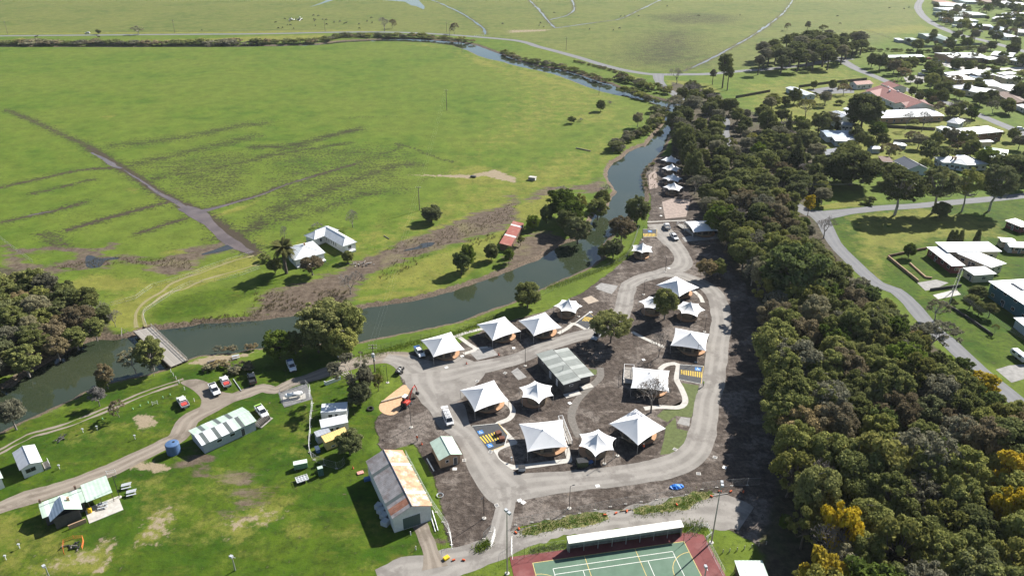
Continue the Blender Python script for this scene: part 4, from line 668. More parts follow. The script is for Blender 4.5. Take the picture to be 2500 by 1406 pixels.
 ('dark2', '03', 320, 900, 10.4, .9, 'dark tree in front of the white gabled shed'), ('bare1', '03', 110, 920, 10.4, 1.2, 'grey bare tree left of the white gabled shed'), ('dark1', '03', 500, 800, 5.9, 1.0, 'dark bush on the fence line left of the red roofed hall'), ('dark2', '03', 680, 800, 7.2, .8, 'second dark bush on the fence line near the hall'), ('half2', '03', 790, 830, 9.1, 1.0, 'bare brown tree in the hall car park'),
 ('shrub0', '03', 740, 970, 3.4, 1.5, 'clipped dark bush by the hall path'), ('shrub1', '03', 1150, 990, 3.4, .9, 'yellow green bush against the hall wall'), ('shrub0', '03', 510, 895, 3.0, 1.0, 'round dark bush by the hall gate'), ('dark1', '03', 1060, 560, 11.7, .75, 'dark street tree left of the pair by the green roofed hall'), ('dark0', '03', 1140, 570, 13.7, .75, 'dark street tree right of the pair by the green roofed hall'), ('woodg1', '03', 1270, 625, 11.7, .8, 'brown leaved tree in front of the green roofed hall'), ('dark2', '03', 1430, 590, 10.4, 1.1, 'grey green tree in front of the green roofed hall'),
 ('dark1', '03', 1440, 860, 7.2, .8, 'left of two round dark trees at the hall street corner'), ('dark2', '03', 1510, 905, 7.2, .8, 'right of two round dark trees at the hall street corner'), ('woodg1', '03', 1640, 950, 6.5, .8, 'brown bush on the verge right of the round trees'), ('dark0', '03', 1740, 830, 11.7, 1.25, 'large dark tree before the cream houses'), ('dark1', '03', 1690, 700, 10.4, .6, 'dark upright tree left of the cream arched house'), ('dark2', '03', 1960, 830, 8.5, .6, 'dark small tree in front of the big grey roof'), ('wood1', '03', 1900, 900, 5.9, .9, 'olive bush on the verge near the mailbox'), ('dark0', '03', 2060, 930, 6.5, 1.0, 'dark hedge tree below the big grey roof'), ('half0', '03', 2220, 1000, 9.1, .9, 'grey half bare tree by the brown tiled house'),
 ('dark2', '03', 1980, 620, 9.1, .8, 'dark tree before the long brown shed'), ('wood2', '03', 2100, 640, 6.5, 1.0, 'olive bush before the long brown shed'), ('shrub0', '03', 2220, 650, 4.5, 1.2, 'dark bush left of the parked caravan'), ('wood0', '03', 1610, 640, 5.9, 1.0, 'olive bush right of the green roofed hall'), ('dark0', '03', 2250, 340, 9.0, 1.2, 'dark tree between the white roofs of the far estate'), ('dark1', '03', 2430, 390, 9.0, 1.0, 'dark tree at the right edge of the far estate'), ('dark2', '03', 1920, 355, 5.0, .9, 'bush at the corner of the far walled garden'), ('woodg1', '03', 2000, 365, 4.0, 1.4, 'brown hedge at the far walled garden'), ('dark0', '03', 1580, 395, 5.5, .8, 'dark tree inside the walled garden'), ('woodg1', '03', 1660, 405, 4.5, .9, 'brown bush inside the walled garden'), ('woodg1', '03', 1745, 405, 4.5, .9, 'brown bush at the right of the walled garden'), ('dark1', '03', 1400, 380, 4.0, .9, 'dark bush at the left end of the walled garden'),
 ('dark0', '03', 2110, 460, 9.1, 1.0, 'dark tree over the long brown shed'), ('dark2', '03', 2400, 455, 10.4, 1.2, 'dark tree at the far right behind the caravan'), ('sparse0', '03', 1830, 540, 9.1, 1.1, 'thin grey gum over the brown shed roof'), ('sparse0', '03', 2010, 530, 9.1, .9, 'second thin grey gum over the brown shed roof'), ('bare1', '03', 1560, 1110, 14.3, .8, 'bare tree before the long white roof'), ('bare1', '03', 1400, 1110, 13.0, .7, 'bare thin tree before the long white roof at left'), ('half2', '03', 1700, 1010, 10.4, .8, 'brown half bare tree behind the long white roof'), ('bare0', '03', 1850, 1010, 10.4, 1.0, 'bare street tree behind the long white roof'), ('bare1', '03', 1930, 1160, 11.1, .9, 'bare tree beside the small hipped roof house'),
 ('half2', '03', 1450, 1280, 7.2, 1.2, 'bare brown shrub on the garden lawn'), ('dark2', '03', 1660, 1330, 9.8, .8, 'dark tree left of the brown box house'), ('woodg0', '03', 1820, 1290, 9.1, .8, 'grey tree touching the brown box house'), ('dark0', '03', 2410, 1270, 7.8, .9, 'dark tree right of the brown box house'), ('dark1', '03', 1030, 1345, 8.5, .7, 'dark dense bush at the lawn fence'), ('wood0', '03', 1160, 1330, 7.8, 1.0, 'olive dense bush at the lawn fence'), ('shrub0', '03', 910, 1260, 4.0, 1.0, 'dark bush beside the long white roof'), ('dark0', '03', 720, 1200, 6.5, .5, 'slim dark bush before the grey cottage'), ('shrub1', '03', 1460, 1165, 3.5, 1.2, 'olive bush under the long white roof eaves'),
 ('shrub0', '03', 1740, 160, 4.5, 1.2, 'dark bush by the first house of the far estate'), ('wood0', '03', 2090, 40, 7.0, 1.2, 'olive tree among the far estate houses'), ('dark0', '03', 2270, 45, 7.0, 1.2, 'dark tree among the farthest estate houses'), ('dark1', '03', 2350, 150, 6.0, 1.2, 'dark tree between the grey and white estate roofs'), ('dark2', '03', 1660, 50, 6.0, 1.3, 'dark garden tree at the bend of the far street'), ('dark0', '03', 2470, 240, 7.5, 1.2, 'dark tree at the right rim of the estate'), ('wood1', '03', 1960, 110, 5.0, 1.2, 'olive bush behind the dark green estate roof'), ('wood2', '03', 2150, 170, 5.0, 1.0, 'olive bush beside the estate carport'), ('dark1', '03', 2450, 20, 7.0, 1.4, 'dark tree in the top right corner'), ('woodg0', '03', 2330, 260, 6.0, 1.0, 'grey tree beside the blue grey estate roof'),
 ('dark0', '23', 2070, 40, 4.5, 1.4, 'dark bush beside the teal walled house'), ('wood0', '23', 2000, 130, 5.0, 1.0, 'olive bush in the front garden of the teal house'), ('lime0', '23', 2190, 210, 5.0, .9, 'pale tipped bush in the teal house garden'), ('dark1', '23', 2090, 190, 5.0, 1.0, 'dark bush in the middle of the teal house garden'), ('shrub0', '23', 1830, 140, 2.2, 1.0, 'small dark bush behind the low garden wall'), ('sparse0', '23', 1680, 210, 7.0, .9, 'thin grey gum overhanging the verge by the low garden wall'), ('half1', '23', 2240, 380, 4.0, .7, 'pale small tree under the power lines'),
): tree_at(k[0], k[1], k[2], k[3], k[4], k[5], k[6], mid=.8 if k[1] == '33' else .6)
_p = GT('11', 312, 1240); tree('palm0', (_p.x, _p.y, 0), 13.5, 1.1, 'date palm with a thick trunk beside the white farmhouse')
for i, (u, lab) in enumerate(((1805, 'leftmost of four pencil cypresses behind the flat roofed house'), (1848, 'second from left of four pencil cypresses'), (1902, 'third from left of four pencil cypresses'), (2063, 'pencil cypress standing apart at the right of the four'))):
    tree_at('cypress0', '13', u, 890 if i < 3 else 880, 6.4, 1.0, lab, 'pencil cypresses', name='cypress_tree')
# rush and grass tussocks on the mud flat (uncountable)
rnd = np.random.RandomState(77); VS = []
def tuss(poly_px, n, hh):
    L = np.array([(G(*p).x, G(*p).y) for p in poly_px]); c = 0; lo, hi = L.min(0), L.max(0)
    while c < n:
        x, y = rnd.uniform(lo[0], hi[0]), rnd.uniform(lo[1], hi[1])
        if not inside(np.array([x]), np.array([y]), L)[0]: continue
        c += 1; s = hh * rnd.uniform(.6, 1.3)
        for j in range(9):
            a = rnd.rand() * 6.28; d = np.array((math.cos(a), math.sin(a), 0)); w = np.array((-d[1], d[0], 0)) * .06 * s; p = np.array((x, y, 0)) + d * .12 * s; t = p + d * s * rnd.uniform(.2, .7) + np.array((0, 0, s * rnd.uniform(.5, 1)))
            VS.append(np.stack((p - w, p + w, t + w * .4, t - w * .4)))
tuss(T('21', (0, 60), (300, 50), (480, 120), (500, 230), (0, 240)), 130, .8); tuss(T('11', (1150, 1290), (1300, 1150), (1500, 1080), (1680, 1060), (1500, 1200), (1250, 1310)), 60, .8); tuss(T('11', (2000, 940), (2300, 860), (2400, 900), (2050, 1000)), 40, .8)
tuss(T('21', (560, 40), (900, 30), (900, 150), (620, 180)), 70, .8); tuss(T('12', (1290, 210), (1430, 170), (1430, 420), (1330, 470)), 60, .8); tuss(T('11', (1250, 1010), (2300, 660), (2500, 560), (2500, 720), (1500, 1080)), 500, .5)
tuss(T('10', (500, 1180), (1000, 1080), (1800, 1100), (1850, 1200), (1200, 1150), (700, 1210)), 400, .5); tuss(T('20', (1500, 390), (1900, 300), (2500, 230), (2500, 300), (2000, 350)), 160, .6)
V = np.concatenate(VS); me = npmesh('tussocks', V, np.arange(len(V)).reshape(-1, 4), leaf_mat('tussock_blades', (0.07, 0.055, 0.03), (0.13, 0.11, 0.05)), {'tint': rnd.rand(len(V))})
tag(link(bpy.data.objects.new('rush_tussocks', me)), 'small brown rush tussocks dotted over the mud flats and banks', 'rushes', kind='stuff')

# ================================================================ CAMP TENTS
def fabric(name, col, dirt=0.25):
    b = NB(name); P = b.obj(); n = b.noise(0.35, 4); st = b.noise(0.9, 5, 0.7, vec=b.scale(P, (1, 1, 0.2)))
    c = b.mix(b.ss(n, 0.3, 0.7), tuple(x * 0.94 for x in col), col); c = b.mix(b.ss(st, 0.55, 0.75, 0, dirt), c, tuple(x * 0.72 for x in col))
    d = b.n('ShaderNodeBsdfPrincipled'); b.set(d.inputs['Base Color'], c); d.inputs['Roughness'].default_value = 0.55; d.inputs['Specular IOR Level'].default_value = 0.25
    tr = b.n('ShaderNodeBsdfTranslucent'); b.set(tr.inputs[0], c); mx = b.n('ShaderNodeMixShader'); mx.inputs[0].default_value = 0.10
    b.t.links.new(d.outputs[0], mx.inputs[1]); b.t.links.new(tr.outputs[0], mx.inputs[2]); b.t.links.new(mx.outputs[0], b.out.inputs[0]); return b.mat
M_SAIL = fabric('white_canvas', (0.80, 0.80, 0.80)); M_CANVAS = fabric('tan_canvas', (0.20, 0.155, 0.11), 0.4); M_DKCANVAS = simple('dark_canvas', (0.055, 0.048, 0.042), 0.9)
M_DECK = simple('terracotta_deck', (0.40, 0.235, 0.135), 0.85, 0.14, 1.2, bump=0.1); M_SKIRT = simple('deck_skirt', (0.20, 0.115, 0.07), 0.9)
M_STEEL = simple('steel_pole', (0.42, 0.42, 0.42), 0.45, 0.1, 2, metal=0.6); M_BLACKM = simple('black_metal', (0.025, 0.026, 0.028), 0.5); M_WHITEP = simple('white_paint', (0.70, 0.70, 0.69), 0.55, 0.06, 2); M_GLASS = simple('dark_glass', (0.018, 0.022, 0.028), 0.12, 0.1, 1, spec=0.6)
M_TIMBER = simple('grey_timber', (0.27, 0.25, 0.225), 0.9, 0.25, 2.0, bump=0.3); M_BTIMBER = simple('brown_timber', (0.22, 0.15, 0.095), 0.9, 0.25, 2.0, bump=0.3)
def sail_mesh(corners, apex, bow, prof=1.25, ne=12, nr=9, zi=None):
    c = [Vector(p) for p in corners]; n = len(c); V = [tuple(apex)]; F = []; A = Vector(apex); ring = []
    for i in range(n):
        p, q = c[i], c[(i + 1) % n]; m = (p + q) / 2; inn = Vector((A.x - m.x, A.y - m.y, 0)).normalized(); ln = (q - p).length
        for k in range(ne):
            t = k / ne; e = p.lerp(q, t) + inn * (bow * ln * 4 * t * (1 - t)); e.z += 0.10 * ln * bow * 4 * t * (1 - t) * 3; ring.append(e)
    N = len(ring)
    for s in range(1, nr + 1):
        f = s / nr
        for e in ring:
            p = A.lerp(e, f); p.z = e.z + (A.z - e.z) * (1 - f) ** prof; V.append(tuple(p))
    for k in range(N):
        j = (k + 1) % N; F.append((0, 1 + k, 1 + j))
        for s in range(nr - 1):
            a = 1 + s * N; F.append((a + k, a + N + k, a + N + j, a + j))
    me = bpy.data.meshes.new('canopy'); me.from_pydata(V, [], F); me.materials.append(M_SAIL)
    bm = bmesh.new(); bm.from_mesh(me); bmesh.ops.recalc_face_normals(bm, faces=bm.faces); bmesh.ops.solidify(bm, geom=bm.faces[:], thickness=0.03); bm.to_mesh(me); bm.free()
    return me
def tent(corners, apex_z, label, group, cz=2.7, bow=0.035, prof=1.05, deck=(0.52, 0.44), dshift=(0.16, -0.10), body=0.62, name='safari_tent', apex=None, front=None, ring_poles=True):
    W = [Vector(c) for c in corners]; ctr = sum(W, Vector()) / len(W); ctr.z = 0
    ax = (W[2] - W[1]) if len(W) == 4 else (W[0] - ctr); ang = math.atan2(ax.y, ax.x); o = empty(name, ctr, ang, label, 'tent', group); Mi = Matrix.Rotation(-ang, 3, 'Z')
    L = [Mi @ (w - ctr) for w in W]; ap = Mi @ (apex - ctr) if apex else Vector((0, 0, apex_z))
    cm = link(bpy.data.objects.new('canopy', sail_mesh(L, ap, bow, prof)), o)
    MB().lathe([(.16, -.1), (.2, .02), (.12, .12), (.02, .2)], (ap.x, ap.y, ap.z), 8).build('peak_cap', M_WHITEP, cm)
    sx = max(l.x for l in L); sy = max(l.y for l in L)
    for l in L: MB().tube((l.x * .97, l.y * .97, 0), (l.x, l.y, l.z + .03), .055, .05, 6).build('pole', M_STEEL, o)
    dk = [(math.cos(t) * sx * deck[0] * 1.9 * (1 if math.cos(t) > -.2 else .93) / 1.25 + dshift[0] * sx, math.sin(t) * sy * deck[1] * 2.0 / 1.12 + dshift[1] * sy) for t in np.linspace(0, 2 * math.pi, 36)[:-1]]
    d = MB().prism(dk, .30, .42).build('deck', M_DECK, o); MB().prism([(x * .97, y * .97) for x, y in dk], .0, .297).build('deck_skirt', M_SKIRT, d)
    bx, by, bh = sx * body, sy * body, 2.5; oct_ = []
    for qx, qy in ((1, 1), (-1, 1), (-1, -1), (1, -1)):
        for t in ((.0, .5, 1.0) if True else ()):
            a = math.atan2(qy, qx) + (t - .5) * 0.9; oct_.append((math.cos(a) * bx * 1.25, math.sin(a) * by * 1.25))
    wl = MB().prism(oct_, .424, bh).build('canvas_wall', M_CANVAS, o)
    n = len(oct_)
    for i in range(n):
        a, c = Vector((*oct_[i], 0)), Vector((*oct_[(i + 1) % n], 0)); m = (a + c) / 2; ln = (c - a).length
        if ln < 1.5: continue
        q = MB(); nn = Vector((m.x, m.y, 0)).normalized() * .03; r = (c - a).normalized() * min(ln * .34, 1.1); q.quad(m + nn - r + Vector((0, 0, .9)), m + nn + r + Vector((0, 0, .9)), m + nn + r + Vector((0, 0, 2.05)), m + nn - r + Vector((0, 0, 2.05)))
        bm_q = q.build('window', M_DKCANVAS, wl)
    return o
def big(tile, pts, label, apex_uv=None, az=5.25, cz=2.7, **kw):
    c = [GT(tile, u, v, cz) for u, v in pts]; ap = GT(tile, *apex_uv, az) if apex_uv else None
    return tent(c, az, label, 'large white tents', apex=ap, **kw)
big('21', ((1590, 510), (1710, 670), (2010, 600), (1880, 430)), 'large white tent with a white ute parked at its left', (1795, 488))
big('21', ((2125, 360), (2275, 515), (2547, 425), (2390, 283)), 'large white tent by the river, second from the parked ute', (2325, 340))
big('22', ((100, 325), (245, 470), (515, 390), (355, 243)), 'large white tent by the river beside the small star tent with yellow bay', (300, 300))
big('12', ((1415, 1350), (1635, 1462), (1825, 1375), (1600, 1268)), 'large white tent at the top of the loop road bend', (1615, 1310))
big('22', ((1595, 392), (1550, 560), (1890, 613), (1920, 450)), 'large white tent beside the right arm of the loop road', (1743, 442))
big('22', ((1185, 765), (1172, 965), (1540, 1005), (1540, 800)), 'large white tent with a railed timber deck at its left', (1350, 820), az=4.6)
big('22', ((965, 1305), (1240, 1511), (1505, 1350), (1220, 1160)), 'large white tent beside the strip of green turf', (1237, 1255))
big('22', ((105, 1305), (185, 1574), (570, 1527), (520, 1265)), 'large white tent with the railed side walk beside the bottom road', (335, 1362))
big('21', ((1965, 985), (2105, 1190), (2430, 1085), (2290, 890)), 'large white tent next to the white van with roof ladders', (2185, 968))
big('12', ((1690, 745), (1770, 850), (2010, 835), (1925, 735)), 'rectangular white tent against the wood with a side stair', None, az=4.0, prof=1.0, bow=0.03)
def small(tile, cu, cv, rot, label, r=4.9, az=5.0, cz=2.5):
    c = GT(tile, cu, cv, cz); P = [Vector((c.x + r * math.cos(rot + k * math.pi / 3) * (1.0 if k % 2 == 0 else .93), c.y + r * math.sin(rot + k * math.pi / 3) * (1.0 if k % 2 == 0 else .93), cz + (0 if k % 2 == 0 else .35))) for k in range(6)]
    return tent(P, az, label, 'small star shaped tents', bow=0.13, prof=1.75, body=.50, deck=(.40, .40), dshift=(.1, -.25), name='star_tent')
small('22', 578, 190, R(-65), 'small star tent between the river tents and the umbrella tree', 4.6)
small('22', 1395, 165, R(-80), 'small star tent half hidden by the leaning tree')
small('22', 1735, 215, R(-75), 'small star tent at the inner bend of the loop road')
small('22', 275, 1005, R(-85), 'small star tent beside the grey roofed amenities block')
small('32', 850, 135, R(-100), 'small star tent beside the blue trolley at the bottom road')
small('12', 1280, 1010, R(-40), 'small star tent standing alone by the upper car park', 4.4)
for v, lab in ((165, 'farthest of the four small tents stepped along the river'), (245, 'second farthest of the four small tents stepped along the river'), (340, 'third of the four small tents stepped along the river'), (425, 'nearest of the four small tents stepped along the river')):
    small('12', 1552 + (v - 165) * .11, v, R(-70), lab, 4.7)

# ================================================================ BUILDINGS
class Bld:
    def __init__(s, name, pts, z, label, cat='building', tile=None, group=None, oh=0.35):
        # pts: three eave corners p1 -> p2 (length), p2 -> p3 (width)
        P = [GT(tile, u, v, z) if tile else G(u, v, z) for u, v in pts]; a = P[1] - P[0]; s.L = a.length; ax = a.normalized(); w = P[2] - P[1]; nx = Vector((-ax.y, ax.x, 0)); d = w.dot(nx); s.W = abs(d)
        s.ang = math.atan2(ax.y, ax.x); c = P[0] + a / 2 + nx * d / 2; s.z = z; s.oh = oh
        s.o = empty(name, (c.x, c.y, 0), s.ang, label, cat, group)
    def walls(s, mat, z0=0.0, name='wall', gable=None, rise=0.0):
        l, w, h = s.L - 2 * s.oh, s.W - 2 * s.oh, s.z; s.l, s.w = l, w; m = MB()
        m.box((0, 0, (z0 + h - .02) / 2), (l, w, h - .02 - z0))
        if gable == 'x': 
            r = rise * w / s.W
            for sx in (-1, 1): m.quad(*[(sx * l / 2, y, z) for y, z in ((-w / 2, h - .02), (w / 2, h - .02), (0, h + r - .04))])
        if gable == 'y':
            r = rise * l / s.L
            for sy in (-1, 1): m.quad(*[(x, sy * w / 2, z) for x, z in ((-l / 2, h - .02), (l / 2, h - .02), (0, h + r - .04))])
        s.wall = m.build(name, mat, s.o); return s
    def _slab(s, name, quad, mat, parent, th=.08, strips=1, mats=None, gap=.0):
        # quad: eave a, eave b, top b, top a ; split along a->b into strips
        a, b, c, d = [Vector(q) for q in quad]; nrm = (b - a).cross(d - a).normalized(); out = []
        if nrm.z < 0: nrm = -nrm
        for i in range(strips):
            t0, t1 = i / strips, (i + 1) / strips; p = [a.lerp(b, t0), a.lerp(b, t1), d.lerp(c, t1), d.lerp(c, t0)]; up = nrm * (.004 * (i % 2)); q = [x + up for x in p]; k = [x - nrm * th for x in p]
            m = MB(); m.v = [tuple(x) for x in k + q]; n = len(p)
            m.f = [(3, 2, 1, 0), (4, 5, 6, 7), (0, 1, 5, 4), (1, 2, 6, 5), (2, 3, 7, 6), (3, 0, 4, 7)]; m.m = [0] * 6
            out.append(m.build(name, (mats[i % len(mats)] if mats else mat), parent))
        return out
    def roof(s, kind, rise, mat, strips=1, mats=None, mats2=None, hip=None, name=None):
        L, W, h = s.L / 2, s.W / 2, s.z; one = 'roof_panel' if strips > 1 else 'roof'
        if kind == 'gx':
            rs_ = [];
            for sg, mm in ((-1, mats), (1, mats2 or mats)): rs_ += s._slab(one, ((-L, sg * W, h), (L, sg * W, h), (L, 0, h + rise), (-L, 0, h + rise)), mat, s.o, strips=strips, mats=mm)
            s.r = MB().tube((-L - .02, 0, h + rise + .03), (L + .02, 0, h + rise + .03), .09, .09, 6).build('ridge_cap', mat if not mats else mats[0], s.o)
        elif kind == 'gy':
            for sg, mm in ((-1, mats), (1, mats2 or mats)): s._slab(one, ((sg * L, -W, h), (sg * L, W, h), (0, W, h + rise), (0, -W, h + rise)), mat, s.o, strips=strips, mats=mm)
            MB().tube((0, -W - .02, h + rise + .03), (0, W + .02, h + rise + .03), .09, .09, 6).build('ridge_cap', mat if not mats else mats[0], s.o)
        elif kind == 'hip':
            k = hip if hip is not None else min(L, W); m = MB(); lx = max(L - k, .01); ly = 0.0
            if L >= W: T_ = [(-lx, 0), (lx, 0)]; q = [((-L, -W), (L, -W), T_[1], T_[0]), ((L, W), (-L, W), T_[0], T_[1]), ((L, -W), (L, W), T_[1]), ((-L, W), (-L, -W), T_[0])]
            else:
                ly = max(W - (hip or L), .01); T_ = [(0, -ly), (0, ly)]; q = [((L, -W), (L, W), T_[1], T_[0]), ((-L, W), (-L, -W), T_[0], T_[1]), ((L, W), (-L, W), T_[1]), ((-L, -W), (L, -W), T_[0])]
            for f in q: m.quad(*[(p[0], p[1], h if abs(abs(p[0]) - L) < 1e-6 and abs(abs(p[1]) - W) < 1e-6 else h + rise) for p in f])
            m.quad((-L, -W, h - .06), (-L, W, h - .06), (L, W, h - .06), (L, -W, h - .06))
            for a, c in (((-L, -W), (L, -W)), ((L, -W), (L, W)), ((L, W), (-L, W)), ((-L, W), (-L, -W))): m.quad((*a, h - .06), (*c, h - .06), (*c, h), (*a, h))
            m.build('roof', mat, s.o)
            e = MB(); e.tube((*T_[0], h + rise + .02), (*T_[1], h + rise + .02), .08, .08, 5)
            for cx, cy in ((-L, -W), (L, -W), (L, W), (-L, W)):
                t = T_[0] if (cx < 0 if L >= W else cy < 0) else T_[1]; e.tube((cx, cy, h + .02), (*t, h + rise + .02), .07, .07, 5)
            e.build('ridge_cap', mat, s.o)
        elif kind in ('skx', 'sky'):
            if kind == 'sky': q = ((-L, -W, h), (L, -W, h), (L, W, h + rise), (-L, W, h + rise))
            else: q = ((-L, W, h), (-L, -W, h), (L, -W, h + rise), (L, W, h + rise))
            s._slab(one, q, mat, s.o, th=.14, strips=strips, mats=mats)
        return s
    def win(s, side, u, w, h, zc, kind='window', frame=None, pane=None):
        fr = frame or M_WHITEP; pn = pane or M_GLASS; l, ww = s.l / 2, s.w / 2
        if side in 'fb': y = -ww if side == 'f' else ww; sg = -1 if side == 'f' else 1; c = Vector((-l + u * 2 * l, y, zc)); ex = Vector((1, 0, 0)); nn = Vector((0, sg, 0))
        else: x = -l if side == 'l' else l; sg = -1 if side == 'l' else 1; c = Vector((x, -ww + u * 2 * ww, zc)); ex = Vector((0, 1, 0)); nn = Vector((sg, 0, 0))
        m = MB(); d = (abs(ex.x) * w + abs(nn.x) * .08, abs(ex.y) * w + abs(nn.y) * .08, h); m.box(c + nn * .02, d); o = m.build(kind, fr, s.o)
        k = 2 if (kind == 'window' and w > 1.3) else 1
        for i in range(k):
            pw = (w - .12) / k - .04; cc = c + nn * .045 + ex * ((i - (k - 1) / 2) * ((w - .12) / k)); m = MB(); m.box(cc, (abs(ex.x) * pw + abs(nn.x) * .05, abs(ex.y) * pw + abs(nn.y) * .05, h - .14)); m.build('pane' if kind == 'window' else 'panel', pn, o)
        return s
    def autowin(s, n_long=3, n_short=1, w=1.4, h=1.1, zc=1.5, door='f'):
        for sd in 'fb':
            for i in range(n_long): s.win(sd, (i + .5) / n_long, w, h, zc)
        for sd in 'lr':
            for i in range(n_short): s.win(sd, (i + .5) / n_short, w, h, zc)
        if door: s.win(door, .5 / max(1, n_long) + .22, .9, 2.05, 1.04, 'door', M_WHITEP, simple('door_paint', (0.12, 0.14, 0.15), .6))
        return s
    def box(s, name, c, d, mat, rz=0): return MB().box(c, d, rz).build(name, mat, s.o)
C_PGREEN = corrugated('pale_green_steel', (0.40, 0.50, 0.42), 0.4, 0.0, .76, st=.35, dirt=((.3, .33, .28), .4)); C_WHITE = corrugated('white_steel', (0.56, 0.585, 0.60), 0.4, 0, .76, st=.3, dirt=((.45, .45, .43), .35)); C_SKY = corrugated('fibreglass_skylight', (0.10, 0.115, 0.11), .35, 0, .4, st=.3)
C_GREY = corrugated('zinc_steel', (0.40, 0.42, 0.45), 0.38, .25, .76, st=.35, dirt=((.25, .25, .25), .4)); C_OLDZ = corrugated('old_zinc', (0.30, 0.285, 0.285), .6, .15, .5, st=.4, dirt=((.17, .12, .10), .75), var=.2, rnd=.35); C_RUST = corrugated('rusted_steel', (0.42, 0.21, 0.12), .75, 0, .5, st=.4, dirt=((.62, .54, .48), .85), var=.25)
C_RUSTD = corrugated('deep_rust_steel', (0.24, 0.10, 0.06), .8, 0, .5, st=.4, dirt=((.36, .25, .2), .5), var=.25); C_YEL = corrugated('yellow_steel', (0.62, 0.43, 0.16), .5, 0, .5, st=.4); C_RED = corrugated('red_steel', (0.20, 0.045, 0.03), .7, 0, .6, st=.4, dirt=((.3, .16, .12), .6)); C_BROWN = corrugated('brown_tiles', (0.11, 0.062, 0.046), .8, 0, .35, st=.6)
C_REDT = corrugated('red_tiles', (0.19, 0.055, 0.045), .75, 0, .35, st=.6, dirt=((.15, .055, .045), .5)); C_DARKR = corrugated('slate_steel', (0.075, 0.085, 0.105), .5, 0, .5, st=.4); C_TEALR = corrugated('green_steel', (0.15, 0.21, 0.19), .5, 0, .6, st=.4); C_BLUEG = corrugated('blue_grey_steel', (0.27, 0.34, 0.42), .45, 0, .6, st=.35)
W_WHITE = simple('white_weatherboard', (0.62, 0.62, 0.60), .7, .06, 2, dirt=((.4, .38, .34), .3)); W_CREAM = simple('cream_wall', (0.52, 0.45, 0.33), .8, .08, 1.5); W_BRICK = simple('tan_brick', (0.36, 0.24, 0.155), .9, .18, 6); W_DARK = simple('charcoal_cladding', (0.075, 0.07, 0.068), .7, .12, 2); W_GREYW = simple('grey_cladding', (0.36, 0.38, 0.40), .7, .08, 2)
W_BROWN = simple('brown_brick', (0.14, 0.085, 0.06), .9, .2, 5); W_TEAL = simple('teal_wall', (0.045, 0.13, 0.16), .7, .1, 2); W_YEL = simple('yellow_wall', (0.55, 0.42, 0.17), .8, .08, 2); W_BLUEW = simple('pale_blue_wall', (0.40, 0.46, 0.52), .7, .08, 2); W_GREENW = simple('sage_wall', (0.30, 0.33, 0.27), .8, .1, 2)
M_GDOOR = corrugated('green_roller_door', (0.06, 0.095, 0.085), .6, 0, .25, axis='Z', st=.4)

# rusty machinery shed
B = Bld('machinery_shed', ((1065, 310), (1318, 862), (1702, 735)), 4.0, 'large shed with rusted and grey corrugated gable roof beside the lawn', 'shed', '31', oh=.25)
B.walls(W_WHITE, gable='x', rise=1.7)
n = 20; B.roof('gx', 1.7, None, n, [C_OLDZ] * 5 + [C_SKY] + [C_OLDZ] * 9 + [C_SKY] + [C_OLDZ, C_RUSTD, C_RUSTD, C_OLDZ], [C_RUST] * 5 + [C_WHITE] + [C_RUST] * 9 + [C_WHITE] + [C_RUST] * 4)
sd = 'r'
B.win('r', .47, 3.8, 3.0, 1.52, 'roller_door', M_WHITEP, M_GDOOR)
# hut with the green gable
B = Bld('brick_hut', ((1675, 130), (1765, 305), (1985, 245)), 2.6, 'small tan brick hut with pale green gable roof beside the site entrance', 'hut', '31'); B.walls(W_BRICK, gable='x', rise=.9); B.roof('gx', .9, C_PGREEN, 6, [C_PGREEN]); B.win('r', .75, .9, 2.0, 1.0, 'door', M_WHITEP, W_DARK).win('r', .35, .8, .8, 1.5)
# amenities with striped pale green roof
B = Bld('amenities_block', ((1795, 1370), (2310, 1145), (2430, 1285)), 2.7, 'long low block with striped pale green and white roof on the lawn', 'building', '20'); B.walls(W_GREYW, gable='x', rise=.75)
B.roof('gx', .75, None, 14, [C_WHITE, C_SKY, C_WHITE, C_WHITE, C_SKY, C_WHITE, C_WHITE, C_SKY, C_WHITE, C_PGREEN, C_SKY, C_PGREEN, C_PGREEN, C_PGREEN], [C_PGREEN, C_PGREEN, C_SKY, C_PGREEN, C_WHITE, C_PGREEN, C_SKY, C_PGREEN, C_PGREEN, C_SKY, C_PGREEN, C_PGREEN, C_PGREEN, C_PGREEN]); B.win('f', .3, 1.3, .8, 1.7).win('f', .75, 1.0, 2.1, 1.06, 'door', M_WHITEP, W_DARK).win('f', .55, 1.3, .8, 1.7)
for i in range(9): B.box('ramp_rail', (B.L / 2 + .6 + i * .42, -B.W / 2 + 1.2 + i * .18, .5), (.06, 2.2, .9), M_TIMBER)
B.box('ramp_deck', (B.L / 2 + 2.2, -B.W / 2 + 1.9, .22), (4.2, 2.6, .12), M_TIMBER, .4)
m = MB().lathe([(1.5, 0), (1.5, 2.5), (1.4, 2.62), (.3, 2.85)], (0, 0, 0), 28); p = GT('30', 1660, 225); t = empty('water_tank', p, 0, 'round blue steel rainwater tank at the end of the striped roof block', 'tank'); m.build('tank_body', simple('blue_tank', (0.07, 0.13, 0.25), .5, .1, 2), t); MB().lathe([(.28, 2.84), (.28, 2.92), (.1, 2.96)], (.4, .2, 0), 12).build('lid', M_BLACKM, t)
for z in (.6, 1.2, 1.8, 2.4): MB().lathe([(1.52, z - .03), (1.54, z), (1.52, z + .03)], (0, 0, 0), 28, cap=False).build('hoop', simple('blue_tank', (0, 0, 0)), t)
